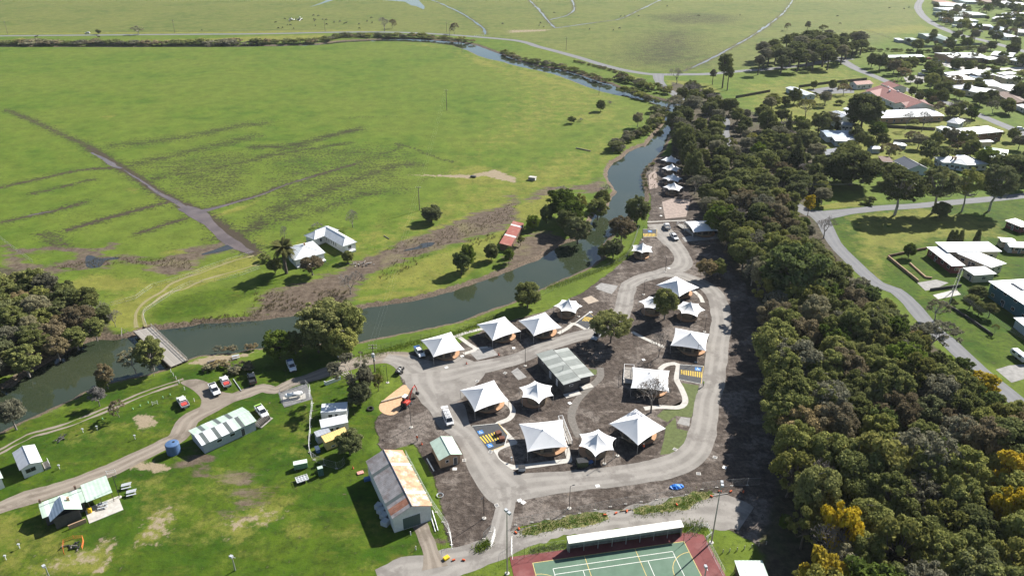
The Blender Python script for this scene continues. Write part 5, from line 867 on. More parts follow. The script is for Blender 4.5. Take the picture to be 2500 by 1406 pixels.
# cabins at the left
B = Bld('holiday_cabin', ((115, 230), (185, 400), (405, 310)), 2.7, 'white cabin with grey steel gable roof beside the gravel track', 'cabin', '30'); B.walls(W_WHITE, gable='x', rise=.7); B.roof('gx', .7, C_GREY, 8, [C_GREY], [C_WHITE]); B.win('r', .42, 2.0, 1.1, 1.6, frame=W_GREYW); B.box('porch_deck', (B.L * .3, B.W / 2 + .5, .3), (2.6, 1.2, .5), M_TIMBER); B.box('porch_rail', (B.L * .3, B.W / 2 + 1.05, .95), (2.6, .06, .7), M_WHITEP)
B = Bld('holiday_cabin', ((-10, 385), (32, 470), (-190, 560)), 2.7, 'cabin with pale green roof cut off by the left picture edge', 'cabin', '30'); B.walls(W_WHITE, gable='x', rise=.7); B.roof('gx', .7, C_PGREEN, 6, [C_PGREEN]); B.box('porch_deck', (B.L * .3, -B.W / 2 - .3, .3), (2.6, 1.0, .5), M_TIMBER); B.box('porch_rail', (B.L * .3, -B.W / 2 - .8, .95), (2.6, .06, .7), M_WHITEP)
# barbecue shelter
B = Bld('barbecue_shelter', ((405, 855), (815, 725 - 30), (770, 560)), 2.5, 'picnic shelter with pale green cross gabled roof beside the track', 'shelter', '30'); B.walls(W_DARK, gable='x', rise=1.0); B.roof('gx', 1.0, C_PGREEN, 9, [C_PGREEN, C_WHITE, C_PGREEN])
L, W = B.L / 2, B.W / 2
for sg in (-1, 1): B._slab('roof_panel', ((L * .02 + sg * 2.9, -W - 2.0, 2.5), (L * .02 + sg * 2.9, .0, 2.5), (L * .02, 0, 4.2), (L * .02, -W - 2.0, 4.2)), C_PGREEN, B.o, strips=4, mats=[C_PGREEN if sg > 0 else C_BLUEG])  # left slope of the cross gable has its shade painted in as blue grey
MB().box((L * .02, -W - .6, 1.25), (4.6, 2.4, 2.46)).prism([(L * .02 - 2.3, -W - 1.75), (L * .02 + 2.3, -W - 1.75), (L * .02 + 2.3, -W - 1.7), (L * .02 - 2.3, -W - 1.7)], 2.4, 2.7).build('gable_wall', W_DARK, B.o)
B._slab('roof_panel', ((L + .05, -W - .5, 2.62), (L + 5.0, -W - .5, 2.62), (L + 5.0, W, 3.1), (L + .05, W, 3.1)), C_PGREEN, B.o, strips=6, mats=[C_PGREEN])
B.box('chimney', (L * .3, -W * .6, 3.6), (.5, .5, 1.6), W_BRICK); B.box('flue', (-L * .92, W * .9, 3.1), (.4, .4, .9), W_BROWN); B.box('flue', (L * .75, W * .95, 3.1), (.4, .4, .9), W_BROWN)
for x in (L + .4, L + 2.6, L + 4.8): B.box('post', (x, -W - .3, 1.3), (.12, .12, 2.6), M_BTIMBER)
B.box('floor_slab', (L + 2.6, -W - 1.6, .05), (6.4, 5.0, .1), M_CONC); B.box('low_wall', (L * .35, -W - 3.3, .5), (3.2, .25, 1.0), W_BRICK)
# site offices
for i, (pts, lab) in enumerate(((((635, 1200), (885, 1180), (885, 1100)), 'rear of two white portable site offices by the fence'), (((640, 1345), (900, 1290), (895, 1215)), 'front of two white portable site offices by the fence'))):
    B = Bld('site_office', pts, 2.7, lab, 'site office', '21', 'portable site offices', oh=.04); B.walls(W_WHITE); B.roof('sky', .12, C_WHITE, 6, [C_WHITE]); B.win('f', .35, 1.1, 1.0, 1.5).win('f', .8, .9, 2.0, 1.04, 'door', M_WHITEP, W_GREYW).win('f', .58, .8, .8, 1.6)
B = Bld('yellow_roof_shed', ((680, 135), (905, 45), (870, -8)), 2.5, 'small timber shed with bright yellow corrugated roof behind the offices', 'shed', '31', oh=.2); B.walls(W_YEL); B.roof('sky', .35, C_YEL, 10, [C_YEL]); B.win('f', .3, .9, .5, .6)
B = Bld('lean_to', ((600, 80), (735, 30), (700, -10)), 2.2, 'small grey roofed lean-to at the left of the yellow roofed shed', 'shed', '31', oh=.1); B.walls(W_GREYW); B.roof('sky', .2, C_GREY, 4, [C_GREY])
# grey amenities block
B = Bld('wash_house', ((270, 640), (530, 935), (682, 880)), 3.0, 'charcoal wash house with grey corrugated skillion roofs in the camp centre', 'building', '22', oh=.35); B.walls(W_DARK); C_GG = corrugated('green_grey_steel', (0.22, 0.235, 0.215), .45, .1, .76, st=.4, dirt=((.18, .19, .17), .4), rnd=.2); C_GL = corrugated('pale_grey_steel', (0.33, 0.345, 0.32), .45, .1, .76, st=.4, dirt=((.26, .26, .25), .3)); B.roof('sky', .25, C_GG, 12, [C_GG, C_GG, C_GL]); B.win('f', .2, 1.2, .6, 2.2).win('f', .5, 1.2, 2.1, 1.06, 'door', W_GREYW, W_GREYW).win('f', .75, 1.0, 2.1, 1.06, 'door', W_GREYW, M_WHITEP).win('r', .5, 1.0, .6, 2.0)
W1 = B.W / 2; L1 = B.L / 2
MB().box((L1 * -.05, W1 + 2.1, 1.45), (B.L * .80, 3.9, 2.9)).build('rear_wall', W_DARK, B.o); B._slab('roof_panel', ((-L1 * .93, W1 + .12, 3.22), (L1 * .92, W1 + .12, 3.22), (L1 * .92, W1 + 4.4, 3.02), (-L1 * .93, W1 + 4.4, 3.02)), C_GG, B.o, .14, 10, [C_GL, C_GG, C_GG]); B.box('gutter', (0, W1 + .06, 3.2), (B.L, .12, .1), W_DARK); MB().tube((L1 * .25, W1 * .2, 3.1), (L1 * .25, W1 * .2, 4.5), .09, .09, 8).build('vent_pipe', M_STEEL, B.o)
for i in range(12): B.box('screen_slat', (-L1 * .75 + i * .55, W1 + 5.6, 1.0), (.5, .08, 2.0), W_DARK)
B.box('apron_slab', (L1 + .9, -W1 * .1, .04), (1.8, B.W * .9, .08), M_CONC); B.box('apron_slab', (L1 * .9 + .2, W1 + 2.2, .04), (1.8, 3.4, .08), M_CONC)
# court shelter
B = Bld('court_shelter', ((580, 1095), (1680, 935), (1650, 878)), 2.7, 'long narrow white roofed spectator shelter above the tennis court', 'shelter', '32', oh=.1); M_CW = corrugated('cream_steel', (0.72, 0.70, 0.64), .5, 0, .5, st=.3); B.roof('sky', .3, M_CW, 26, [M_CW]); B.l, B.w = B.L, B.W
for i in range(9): B.box('post', (-B.L / 2 + .3 + i * (B.L - .6) / 8, -B.W / 2 + .25, 1.28), (.12, .12, 2.56), M_STEEL)
B.box('back_wall', (0, B.W / 2 - .15, 1.38), (B.L - .2, .12, 2.76), simple('sage_wall', (0, 0, 0))); B.box('end_wall', (-B.L / 2 + .1, .1, 1.3), (.12, B.W - .5, 2.5), W_GREENW); B.box('end_wall', (B.L / 2 - .1, .1, 1.3), (.12, B.W - .5, 2.5), W_GREENW); B.box('bench', (0, B.W / 2 - .55, .45), (B.L - .8, .4, .08), M_TIMBER)
B = Bld('green_roof_shelter', ((2160, 1250), (2425, 1250), (2540, 1420)), 2.8, 'flat pale green shelter roof cut by the bottom picture edge', 'shelter', '32', oh=.3); B.roof('sky', -.1, C_PGREEN, 7, [C_PGREEN]); B.l, B.w = B.L - .6, B.W - .6
for sx in (-1, 1):
    for sy in (-1, 1): B.box('post', (sx * (B.L / 2 - .3), sy * (B.W / 2 - .3), 1.3), (.14, .14, 2.6), M_BTIMBER)
B.box('back_wall', (-B.L / 2 + .4, 0, 1.3), (.1, B.W - 1.0, 2.5), W_BROWN)
# farmhouse
B = Bld('farmhouse', ((475, 880), (712, 790), (800, 832)), 3.0, 'white L shaped farmhouse with white hipped roof in the paddock', 'house', '11', oh=.5); B.walls(W_WHITE); B.roof('hip', 1.7, C_WHITE); B.win('f', .25, 1.0, 1.4, 1.7)
B2 = Bld('wing_frame', ((712, 790), (985, 940), (850, 985)), 3.0, None, None, '11', oh=.5); B2.walls(W_WHITE); B2.roof('hip', 1.72, C_WHITE)
for i in range(6): B2.win('f', .30 + i * .085, .6, 1.5, 1.75, frame=M_WHITEP)
for i in range(6): B2.win('b', .30 + i * .085, .6, 1.5, 1.75, frame=M_WHITEP)
B2.win('r', .5, 1.4, 1.3, 1.7); B2.box('verandah', (B2.L / 2 + .4, 0, .4), (1.6, 3.0, .7), M_WHITEP); bpy.context.view_layer.update()
for ch in list(B2.o.children): ch.parent = B.o; ch.matrix_parent_inverse = B.o.matrix_world.inverted() @ B2.o.matrix_world
bpy.data.objects.remove(B2.o)
B = Bld('farm_cottage', ((385, 1118), (685, 1045), (525, 940)), 3.0, 'white cottage with pyramid hipped roof beside the date palm', 'house', '11', oh=.5); B.walls(W_WHITE); B.roof('hip', 2.0, C_WHITE); B.autowin(2, 2, 1.1, 1.3, 1.7); B.box('chimney', (.6, .3, 5.2), (.6, .6, 1.0), W_BRICK); B.box('verandah', (0, -B.W / 2 - .2, .35), (B.L - 1, 1.4, .6), M_WHITEP)
B = Bld('rusty_red_shed', ((1219, 598), (1253, 543), (1279, 546)), 2.2, 'collapsing long shed with red rusted roof and white sheets by the river', 'shed', None, oh=.2); B.walls(W_BROWN); B.roof('sky', .7, C_RED, 20, [C_RED] * 7 + [C_WHITE] + [C_RED] * 8 + [C_WHITE] + [C_RED] * 3)

# ================================================================ THE TOWNSHIP
def house(tile, pts, z, roof, rise, rmat, wmat, label, nl=3, ns=1, cat='house', strips=1, oh=.45, chim=None, name='house', win=True):
    B = Bld(name, pts, z, label, cat, tile, oh=oh); B.walls(wmat, gable={'gx': 'x', 'gy': 'y'}.get(roof), rise=rise); B.roof(roof, rise, rmat, strips, [rmat] if strips > 1 else None)
    if win:
        st = max(1, round(z / 3.0))
        for k in range(st): B.autowin(nl, ns, 1.4, 1.1, 1.6 + 2.8 * k, door='f' if k == 0 else None)
    if chim: B.box('chimney', (chim[0] * B.L / 2, chim[1] * B.W / 2, z + rise * .9), (.9, .7, 1.6), W_BRICK)
    B.box('gutter', (0, -B.W / 2 - .04, z - .06), (B.L, .1, .1), M_WHITEP); B.box('gutter', (0, B.W / 2 + .04, z - .06), (B.L, .1, .1), M_WHITEP)
    return B
H3 = lambda *a, **k: house('03', *a, **k); H1 = lambda *a, **k: house('13', *a, **k)
B = H3(((985, 862), (1375, 1030), (1500, 955)), 3.4, 'gx', 3.2, C_REDT, W_WHITE, 'long white hall with steep red tiled roof and chimneys', 7, 1, 'hall')
L, W = B.L / 2, B.W / 2
for x, y in ((-.75, .2), (-.35, -.25), (-.2, .1)): B.box('roof_vent', (L * x, W * y, 3.4 + 3.2 * (1 - abs(y)) + .5), (1.0, 1.0, 1.0), M_WHITEP)
H3(((925, 892), (1115, 928), (1185, 858)), 3.3, 'gy', 2.6, C_REDT, W_WHITE, 'red tiled front wing of the white hall with gable to the lawn', 2, 1, 'hall'); H3(((905, 812), (1065, 800), (1060, 772)), 3.3, 'gx', 1.6, corrugated('pink_tiles', (.28, .13, .10), .75, 0, .35, st=.5), W_WHITE, 'lighter red roofed rear wing of the white hall', 3, 1, 'hall')
H3(((1385, 1028), (1605, 1002), (1570, 955)), 3.3, 'gx', 2.2, C_REDT, W_WHITE, 'red tiled street wing at the right end of the white hall', 3, 1, 'hall'); H3(((1130, 800), (1240, 842), (1260, 790)), 3.3, 'gx', 1.8, C_REDT, W_WHITE, 'small red tiled wing with brick chimney behind the white hall', 1, 1, 'hall', chim=(-.8, .6))
H3(((1088, 1130), (1745, 1105), (1650, 1035)), 3.4, 'gx', .9, C_WHITE, W_BRICK, 'very long low building with white roof behind bare trees', 9, 1, 'building', strips=14)
H3(((605, 1078), (712, 1130), (842, 1090)), 5.2, 'gx', 1.2, C_GREY, W_WHITE, 'white two storey weatherboard cottage with grey gable roof', 2, 2); H3(((770, 1035), (850, 1060), (905, 1005)), 3.2, 'gx', 1.2, C_WHITE, W_WHITE, 'white roofed cottage wing behind the two storey cottage', 1, 1); H3(((760, 1190), (880, 1200), (915, 1180)), 3.2, 'gx', 1.0, C_BLUEG, W_WHITE, 'small weatherboard cottage with blue grey roof and white windows', 3, 1)
H3(((620, 1305), (905, 1310), (740, 1245)), 3.2, 'gx', .7, C_BLUEG, W_WHITE, 'house with blue white tree shaded roof below the cottages', 3, 1); H3(((700, 1345), (915, 1352), (850, 1312)), 3.0, 'sky', .3, C_WHITE, W_BLUEW, 'pale blue walled flat white roofed house below the cottages', 3, 1)
H3(((1760, 1165), (1880, 1185), (1840, 1130)), 4.0, 'hip', 1.2, C_GREY, W_BLUEW, 'small hipped grey roof house by the street', 1, 1); H3(((1655, 1212), (1740, 1252), (1785, 1215)), 3.2, 'gx', .6, C_WHITE, W_WHITE, 'small white house in front of the hipped grey one', 2, 1)
H3(((1945, 1290), (2310, 1255), (2220, 1200)), 5.4, 'sky', .4, C_WHITE, W_BROWN, 'brown two storey box house with big white flat roof', 4, 1, strips=8); H3(((2000, 1362), (2215, 1352), (2190, 1338)), 2.6, 'sky', .2, C_WHITE, W_CREAM, 'white carport in front of the brown box house', 0, 0, 'carport', win=False)
H3(((1215, 552), (1560, 543), (1530, 518)), 4.0, 'gx', .8, C_PGREEN, W_BROWN, 'long hall with pale green roof and brown walls beside the street', 5, 1, 'hall', strips=10); H3(((1800, 555), (2170, 552), (2070, 502)), 3.8, 'gx', 1.0, C_WHITE, W_BRICK, 'long brown brick shed with white roof', 6, 1, 'shed', strips=10); H3(((1680, 520), (1800, 552), (1830, 508)), 4.2, 'gy', 1.4, C_WHITE, W_BRICK, 'gabled end of the long brown brick shed', 1, 1, 'shed'); H3(((2170, 572), (2290, 560), (2240, 535)), 3.2, 'sky', .3, C_WHITE, W_BROWN, 'low white roofed annex right of the brown shed', 2, 1)
H3(((2180, 525), (2390, 545), (2350, 500)), 3.6, 'gx', .8, C_GREY, W_DARK, 'grey roofed building behind the parked caravan', 4, 1); H3(((2350, 570), (2540, 600), (2540, 530)), 3.4, 'gx', .8, C_BLUEG, W_CREAM, 'grey blue roofed building at the right picture edge behind the caravan', 3, 1)
H3(((1790, 722), (2010, 700), (1990, 668)), 5.0, 'gx', .8, C_WHITE, W_CREAM, 'cream two storey house with white gable roof', 3, 1); B = H3(((1845, 762), (2045, 760), (2010, 715)), 4.2, 'sky', .4, M_CW, W_YEL, 'yellow walled house front with low white roof', 3, 1); H3(((2030, 745), (2115, 745), (2080, 700)), 3.6, 'gy', .6, C_BLUEG, W_WHITE, 'small blue grey gabled link between cream houses', 1, 1); H3(((2060, 720), (2235, 715), (2190, 670)), 5.0, 'sky', .7, C_WHITE, W_CREAM, 'cream house with sloping white roof right of the gabled link', 3, 1)
H3(((2310, 715), (2440, 700), (2430, 678)), 5.6, 'sky', .3, C_GREY, W_CREAM, 'tall cream box house with grey flat roof', 2, 1); H3(((2330, 752), (2492, 745), (2460, 712)), 4.6, 'sky', .3, C_WHITE, W_CREAM, 'lower cream box house in front of the tall one', 3, 1)
H3(((2060, 888), (2240, 860), (2110, 775)), 3.4, 'hip', 1.2, C_GREY, W_CREAM, 'house with very large pale grey hipped roof', 3, 2); H3(((2180, 825), (2340, 830), (2300, 768)), 3.4, 'hip', 1.0, C_WHITE, W_CREAM, 'white roofed middle part beside the pale grey hipped roof', 2, 1); H3(((2360, 870), (2510, 850), (2400, 785)), 3.4, 'gx', 1.2, C_WHITE, W_WHITE, 'white roofed house at the right edge of the grey roof group', 2, 1)
H3(((2225, 885), (2400, 985), (2520, 960)), 3.2, 'gx', 1.1, C_BROWN, W_BRICK, 'brown tiled long house with white windows beside the street', 5, 1); H3(((2420, 1000), (2540, 1050), (2600, 1010)), 3.0, 'gx', .6, C_WHITE, W_WHITE, 'small white shed at the right edge below the brown house', 1, 1, 'shed')
H3(((1570, 350), (1740, 352), (1730, 322)), 3.2, 'gx', .8, C_TEALR, W_GREENW, 'dark green roofed house inside the walled garden', 3, 1); H3(((1745, 388), (1870, 388), (1850, 345)), 3.2, 'hip', 1.2, C_TEALR, W_GREENW, 'pyramid roofed green house at the right of the walled garden', 2, 1); H3(((1305, 385), (1360, 385), (1350, 368)), 2.4, 'sky', .3, C_WHITE, W_GREYW, 'tiny white roofed garden shed at the pasture corner', 0, 0, 'shed', win=False); H3(((1420, 382), (1500, 380), (1490, 362)), 2.4, 'sky', .2, C_TEALR, W_GREENW, 'low green shed beside the tiny garden shed', 0, 0, 'shed', win=False)
for pts, z, rf, ri, rm, wm, lab in (
 (((1700, 55), (1960, 66), (1900, 35)), 3.2, 'gx', 1.0, C_WHITE, W_CREAM, 'long white roofed house at the bend of the far street'), (((1740, 30), (1860, 28), (1840, 5)), 3.2, 'hip', 1.0, corrugated('pink_tiles', (0, 0, 0)), W_CREAM, 'pink tan roofed house behind the bend of the far street'), (((1790, 105), (1990, 102), (1960, 70)), 3.2, 'hip', 1.2, C_WHITE, W_WHITE, 'white hipped house next to the long white one of the far street'),
 (((1800, 150), (2150, 145), (2120, 108)), 3.2, 'gx', 1.0, C_TEALR, W_GREENW, 'long house with dark green roof in the far estate'), (((1820, 200), (2075, 200), (2040, 165)), 3.2, 'hip', 1.2, C_WHITE, W_WHITE, 'white hipped house below the dark green roof'), (((1940, 228), (2050, 258), (2110, 235)), 3.2, 'gx', .9, C_WHITE, W_BRICK, 'white gable roofed house by the far street verge'), (((2110, 258), (2215, 262), (2190, 240)), 3.0, 'sky', .4, C_WHITE, W_CREAM, 'low white annex right of the gable by the far verge'),
 (((2280, 130), (2410, 150), (2460, 118)), 4.6, 'gx', 1.2, C_GREY, W_BLUEW, 'grey gabled tall house in the far estate'), (((2190, 178), (2390, 195), (2400, 165)), 3.2, 'gx', .9, C_WHITE, W_CREAM, 'long white roofed house in front of the grey gabled one'), (((2400, 178), (2540, 182), (2520, 158)), 3.2, 'gx', .9, C_WHITE, W_CREAM, 'white roofed house at the right edge of the far estate'), (((2275, 290), (2395, 292), (2370, 258)), 3.2, 'hip', 1.2, C_BLUEG, W_WHITE, 'blue grey hipped house low in the far estate'),
 (((2325, 352), (2455, 352), (2430, 318)), 3.2, 'hip', 1.2, C_WHITE, W_WHITE, 'white hipped house lowest in the far estate'), (((2330, 45), (2540, 48), (2520, 12)), 3.2, 'gx', 1.1, C_GREY, W_CREAM, 'grey roofed house at the top right corner'), (((1930, 18), (2070, 20), (2050, -10)), 3.2, 'hip', 1.2, C_BLUEG, W_WHITE, 'blue grey house at the top edge behind the estate'), (((2150, 25), (2300, 25), (2280, -8)), 3.2, 'gx', 1.1, C_BROWN, W_BRICK, 'brown roofed house at the top edge of the estate'), (((2440, 310), (2560, 318), (2540, 280)), 3.2, 'gx', 1.0, C_DARKR, W_CREAM, 'dark roofed house at the right edge above the hedge')):
    H3(pts, z, rf, ri, rm, wm, lab, 3, 1)
H3(((225, 838), (422, 912), (470, 888)), 3.0, 'gx', .8, C_WHITE, W_BLUEW, 'long white gabled shed by the fence near the pine grove', 3, 1, 'shed', strips=8)
B = H1(((610, 112), (825, 80), (780, 38)), 3.0, 'sky', .2, C_DARKR, W_DARK, 'dark roofed house with bright white fascia beside the dome tree', 3, 1); B.box('fascia', (0, -B.W / 2 - .1, 2.95), (B.L + .2, .12, .35), M_WHITEP)
H1(((1050, 55), (1150, 55), (1120, 22)), 2.4, 'gx', .5, C_WHITE, W_BLUEW, 'small grey garden shed on the lawn', 0, 0, 'shed', win=False); H1(((1250, 10), (1322, 20), (1330, -5)), 2.4, 'gx', .5, C_WHITE, W_GREYW, 'small white garden shed near the round tank', 0, 0, 'shed', win=False); H1(((1310, 20), (1390, 22), (1380, 0)), 2.2, 'hip', .6, C_GREY, W_GREYW, 'little hipped grey shed beside the garden shed', 0, 0, 'shed', win=False)
H1(((1255, 165), (1405, 248), (1520, 205)), 3.2, 'gx', 2.0, C_DARKR, W_BLUEW, 'cottage with dark slate gable roof facing the street', 2, 1); H1(((1150, 175), (1260, 180), (1290, 135)), 2.8, 'sky', .3, C_BROWN, W_BRICK, 'brown flat roofed annex left of the slate cottage', 1, 1)
H1(((1640, 130), (1725, 182), (1835, 130)), 3.4, 'hip', 1.6, C_WHITE, W_BLUEW, 'white hipped house front with brick chimney', 2, 2, chim=(.6, .3)); H1(((1790, 180), (1960, 210), (2040, 140)), 3.4, 'hip', 1.4, C_WHITE, W_BLUEW, 'white hipped middle wing of the verandah house', 3, 2, chim=(-.9, -.6)); H1(((1960, 205), (2165, 198), (2120, 140)), 3.2, 'hip', 1.0, C_WHITE, W_WHITE, 'white roofed right wing of the verandah house', 3, 1); H1(((2090, 130), (2330, 165), (2330, 60)), 3.0, 'hip', .9, C_PGREEN, W_CREAM, 'pale green roofed house behind the street gums', 3, 2)
B = H1(((1770, 1035), (2290, 1030), (2170, 940)), 3.6, 'sky', .15, C_WHITE, W_CREAM, 'modern house with white flat roof behind pencil cypresses', 4, 2, strips=10, oh=.7); H1(((1850, 1042), (2190, 1185), (2415, 1180)), 3.3, 'sky', .12, C_WHITE, W_CREAM, 'white flat roofed street wing of the modern house', 3, 2, strips=8, oh=.7); H1(((1572, 988), (1812, 1170), (1932, 1160)), 3.0, 'sky', .1, C_WHITE, simple('dark_red_brick', (.16, .05, .045), .9, .2, 5), 'low white flat roofed porch wing over dark red brick wall', 4, 1, strips=8, oh=.5); H1(((1918, 1185), (2030, 1258), (2238, 1245)), 3.0, 'sky', .1, C_WHITE, W_CREAM, 'white flat roofed garage of the modern house', 1, 1, strips=5, oh=.4)
H1(((2320, 735), (2480, 800), (2540, 770)), 2.7, 'sky', .3, M_CW, simple('dark_red_brick', (0, 0, 0)), 'tan flat roofed shed at the right edge of the lawn', 2, 1, 'shed'); H1(((2285, 935), (2430, 945), (2400, 905)), 2.6, 'gx', .4, M_CW, W_CREAM, 'cream shed behind the modern house', 1, 1, 'shed'); H1(((2360, 985), (2460, 990), (2430, 945)), 2.6, 'gx', .5, C_TEALR, W_GREYW, 'small dark green roofed shed behind the modern house', 1, 0, 'shed'); H1(((2400, 990), (2560, 995), (2540, 945)), 2.6, 'sky', .2, M_CW, W_BRICK, 'brown garden room at the right edge behind the modern house', 2, 1, 'shed')
B = house(None, ((2413, 686), (2548, 775), (2640, 735)), 5.2, 'sky', .2, C_WHITE, W_TEAL, 'teal walled two storey house with white roof and solar panels', 5, 1, strips=10, oh=.6)
for i in range(3): B.box('solar_panel', (-B.L * .36 + i * 1.75, -B.W * .18, 5.42), (1.65, 1.0, .06), M_GLASS)
house(None, ((2475, 775), (2545, 830), (2600, 790)), 3.0, 'sky', .2, C_BLUEG, W_BLUEW, 'blue house corner at the right picture edge below the teal house', 1, 1)
# garden walls and paling fences
def wall_run(name, px, h, th, mat, label, cat, step=2.4, gap=.02, piece='panel', postmat=None, rail=False):
    P = [G(*p) for p in px]; o = empty(name, P[0], 0, label, cat); base = P[0]; L = smooth_line([(p.x, p.y) for p in P], 100.0) if False else np.array([(p.x, p.y) for p in P])
    for i in range(len(L) - 1):
        a, c = Vector((*L[i], 0)) - base, Vector((*L[i + 1], 0)) - base; n = max(1, round((c - a).length / step)); ang = math.atan2((c - a).y, (c - a).x); ln = (c - a).length / n
        me = MB().box((0, 0, h / 2), (ln - gap, th, h)).mesh(piece, mat)
        for k in range(n):
            q = link(bpy.data.objects.new(piece, me), o); m = a.lerp(c, (k + .5) / n); q.location = (m.x, m.y, -.03 * (k % 2)); q.rotation_euler = (0, 0, ang)
            if postmat:
                pp = link(bpy.data.objects.new('post', POSTM(h, postmat)), o); m = a.lerp(c, k / n); pp.location = m
    return o
_pm = {}
def POSTM(h, mat, r=.05):
    k = (round(h, 2), mat.name, r)
    if k not in _pm: _pm[k] = MB().tube((0, 0, -.1), (0, 0, h + .08), r, r, 6).mesh('post', mat)
    return _pm[k]
M_PAL = simple('dark_paling', (0.085, 0.072, 0.06), .9, .25, 3)
wall_run('garden_wall', T('13', (1200, 1090), (1490, 1325)), .9, .35, W_BRICK, 'tan stepped brick garden wall along the lawn of the modern house', 'wall'); wall_run('garden_wall', T('13', (1205, 1085), (1570, 1010)), .9, .3, W_BROWN, 'dark brick garden wall behind the modern house lawn', 'wall'); wall_run('planter_wall', T('13', (1410, 1150), (1560, 1285), (1620, 1290)), .6, .4, W_BRICK, 'low brick planter in the modern house garden', 'wall')
wall_run('paling_fence', T('03', (350, 838), (640, 800), (1000, 765)), 1.7, .08, M_PAL, 'dark paling fence between pine lawn and hall car park', 'fence'); wall_run('paling_fence', T('02', (2170, 940), (2500, 880)), 1.7, .08, M_PAL, 'dark paling fence beside the tall pine', 'fence'); wall_run('paling_fence', T('03', (1300, 395), (1480, 462), (2100, 430)), 1.9, .1, simple('grey_paling', (.17, .185, .18), .9, .2, 3), 'grey green fence around the walled garden house', 'fence', 3.5)
wall_run('paling_fence', T('03', (1250, 1360), (1600, 1350), (1650, 1300)), 1.6, .08, M_TIMBER, 'weathered fence at the end of the garden lawn', 'fence'); wall_run('paling_fence', T('03', (1080, 1210), (1650, 1245)), 1.6, .08, M_PAL, 'dark fence below the very long white roof', 'fence'); wall_run('garden_fence', T('23', (1600, 40), (1900, 0)), 1.0, .15, W_DARK, 'dark front fence along the modern house driveway', 'fence'); wall_run('garden_fence', T('23', (1720, 150), (2000, 330), (2200, 470)), .8, .12, W_DARK, 'low dark wall along the teal house garden', 'wall')
sheet('driveway_slab', [(G(*p).x, G(*p).y) for p in T('13', (1480, 1330), (1660, 1300), (1780, 1330), (1650, 1390), (1560, 1406))], .046, M_PAD); sheet('driveway_slab', [(G(*p).x, G(*p).y) for p in T('23', (1630, 80), (1850, 25), (1900, 75), (1680, 120))], .046, M_CONC); sheet('driveway_slab', [(G(*p).x, G(*p).y) for p in T('23', (2230, 790), (2360, 750), (2500, 740), (2500, 880), (2380, 915))], .046, M_PAD)
sheet('car_park', [(G(*p).x, G(*p).y) for p in T('03', (430, 860), (640, 830), (880, 850), (880, 890), (560, 900))], .046, M_ASPH); sheet('driveway_slab', [(G(*p).x, G(*p).y) for p in T('03', (1350, 740), (1460, 720), (1640, 730), (1600, 790), (1380, 790))], .046, M_PAD); sheet('yard', [(G(*p).x, G(*p).y) for p in T('03', (1600, 590), (1700, 560), (1900, 640), (2300, 650), (2500, 640), (2500, 690), (2330, 670), (1900, 680))], .046, M_CONC)

# garden trees and bushes between the houses
BPOS = [(o.location.x, o.location.y) for o in bpy.data.objects if o.type == 'EMPTY' and o.get('category') in ('house', 'hall', 'shed', 'building', 'carport')]
garden_lab = {'dark0': 'dark garden tree between the township houses', 'dark1': 'dark garden tree between the township houses', 'wood0': 'olive garden tree between the township houses', 'shrub0': 'dark garden bush between the township houses', 'shrub1': 'olive garden bush between the township houses', 'woodg0': 'grey garden tree between the township houses', 'half2': 'brown half bare garden tree between the township houses', 'green0': 'green garden tree between the township houses'}
st_l = [np.array([(q.x, q.y) for q in G2(pp)]) for pp in (T('03', (770, 580), (950, 680), (1300, 825), (1700, 960), (2100, 1110), (2600, 1320)), T('03', (1500, 30), (1530, 150), (1740, 280), (2000, 362), (2600, 520)), T('13', (2700, 480), (1850, 562), (1100, 622), (560, 690)))]
def busy(x, y): return any((x - a) ** 2 + (y - c) ** 2 < 50 for a, c in BPOS) or any(seg_dist(np.array([x]), np.array([y]), L)[0] < 6 for L in st_l)
scatter([(1800, 260), (1880, 270), (2120, 195), (2250, 110), (2300, 40), (2420, -5), (2560, -5), (2560, 465), (2200, 470), (2030, 478), (1890, 430), (1820, 350)], 0, 3.6, 21, (5, 11), list(garden_lab), garden_lab, 'garden trees of the township', [4, 4, 4, 2, 2, 3, 3, 3], w=(.9, 1.2), avoid=busy, limit=190)

# ================================================================ VEHICLES
M_TYRE = simple('tyre_rubber', (0.018, 0.018, 0.019), .9); M_RIM = simple('alloy_rim', (0.45, 0.46, 0.47), .35, .05, 2, metal=.7); M_LAMP = simple('lamp_lens', (0.75, 0.75, 0.72), .15); M_TAIL = simple('tail_lens', (0.35, 0.02, 0.015), .25); M_TRIM = simple('black_trim', (0.03, 0.03, 0.032), .6)
def paint(name, c):
    if name in MAT: return MAT[name]
    b = NB(name); bs = b.n('ShaderNodeBsdfPrincipled'); b.set(bs.inputs['Base Color'], b.mix(b.ss(b.noise(1.2, 4), .35, .7), tuple(x * .93 for x in c), c)); bs.inputs['Roughness'].default_value = .35; bs.inputs['Coat Weight'].default_value = .5; b.t.links.new(bs.outputs[0], b.out.inputs[0]); MAT[name] = b.mat; return b.mat
CW = paint('white_car_paint', (0.72, 0.72, 0.72)); CB = paint('black_car_paint', (0.018, 0.019, 0.022)); CS = paint('silver_car_paint', (0.42, 0.44, 0.46)); CR = paint('red_car_paint', (0.45, 0.03, 0.02)); CBL = paint('blue_car_paint', (0.05, 0.12, 0.30))
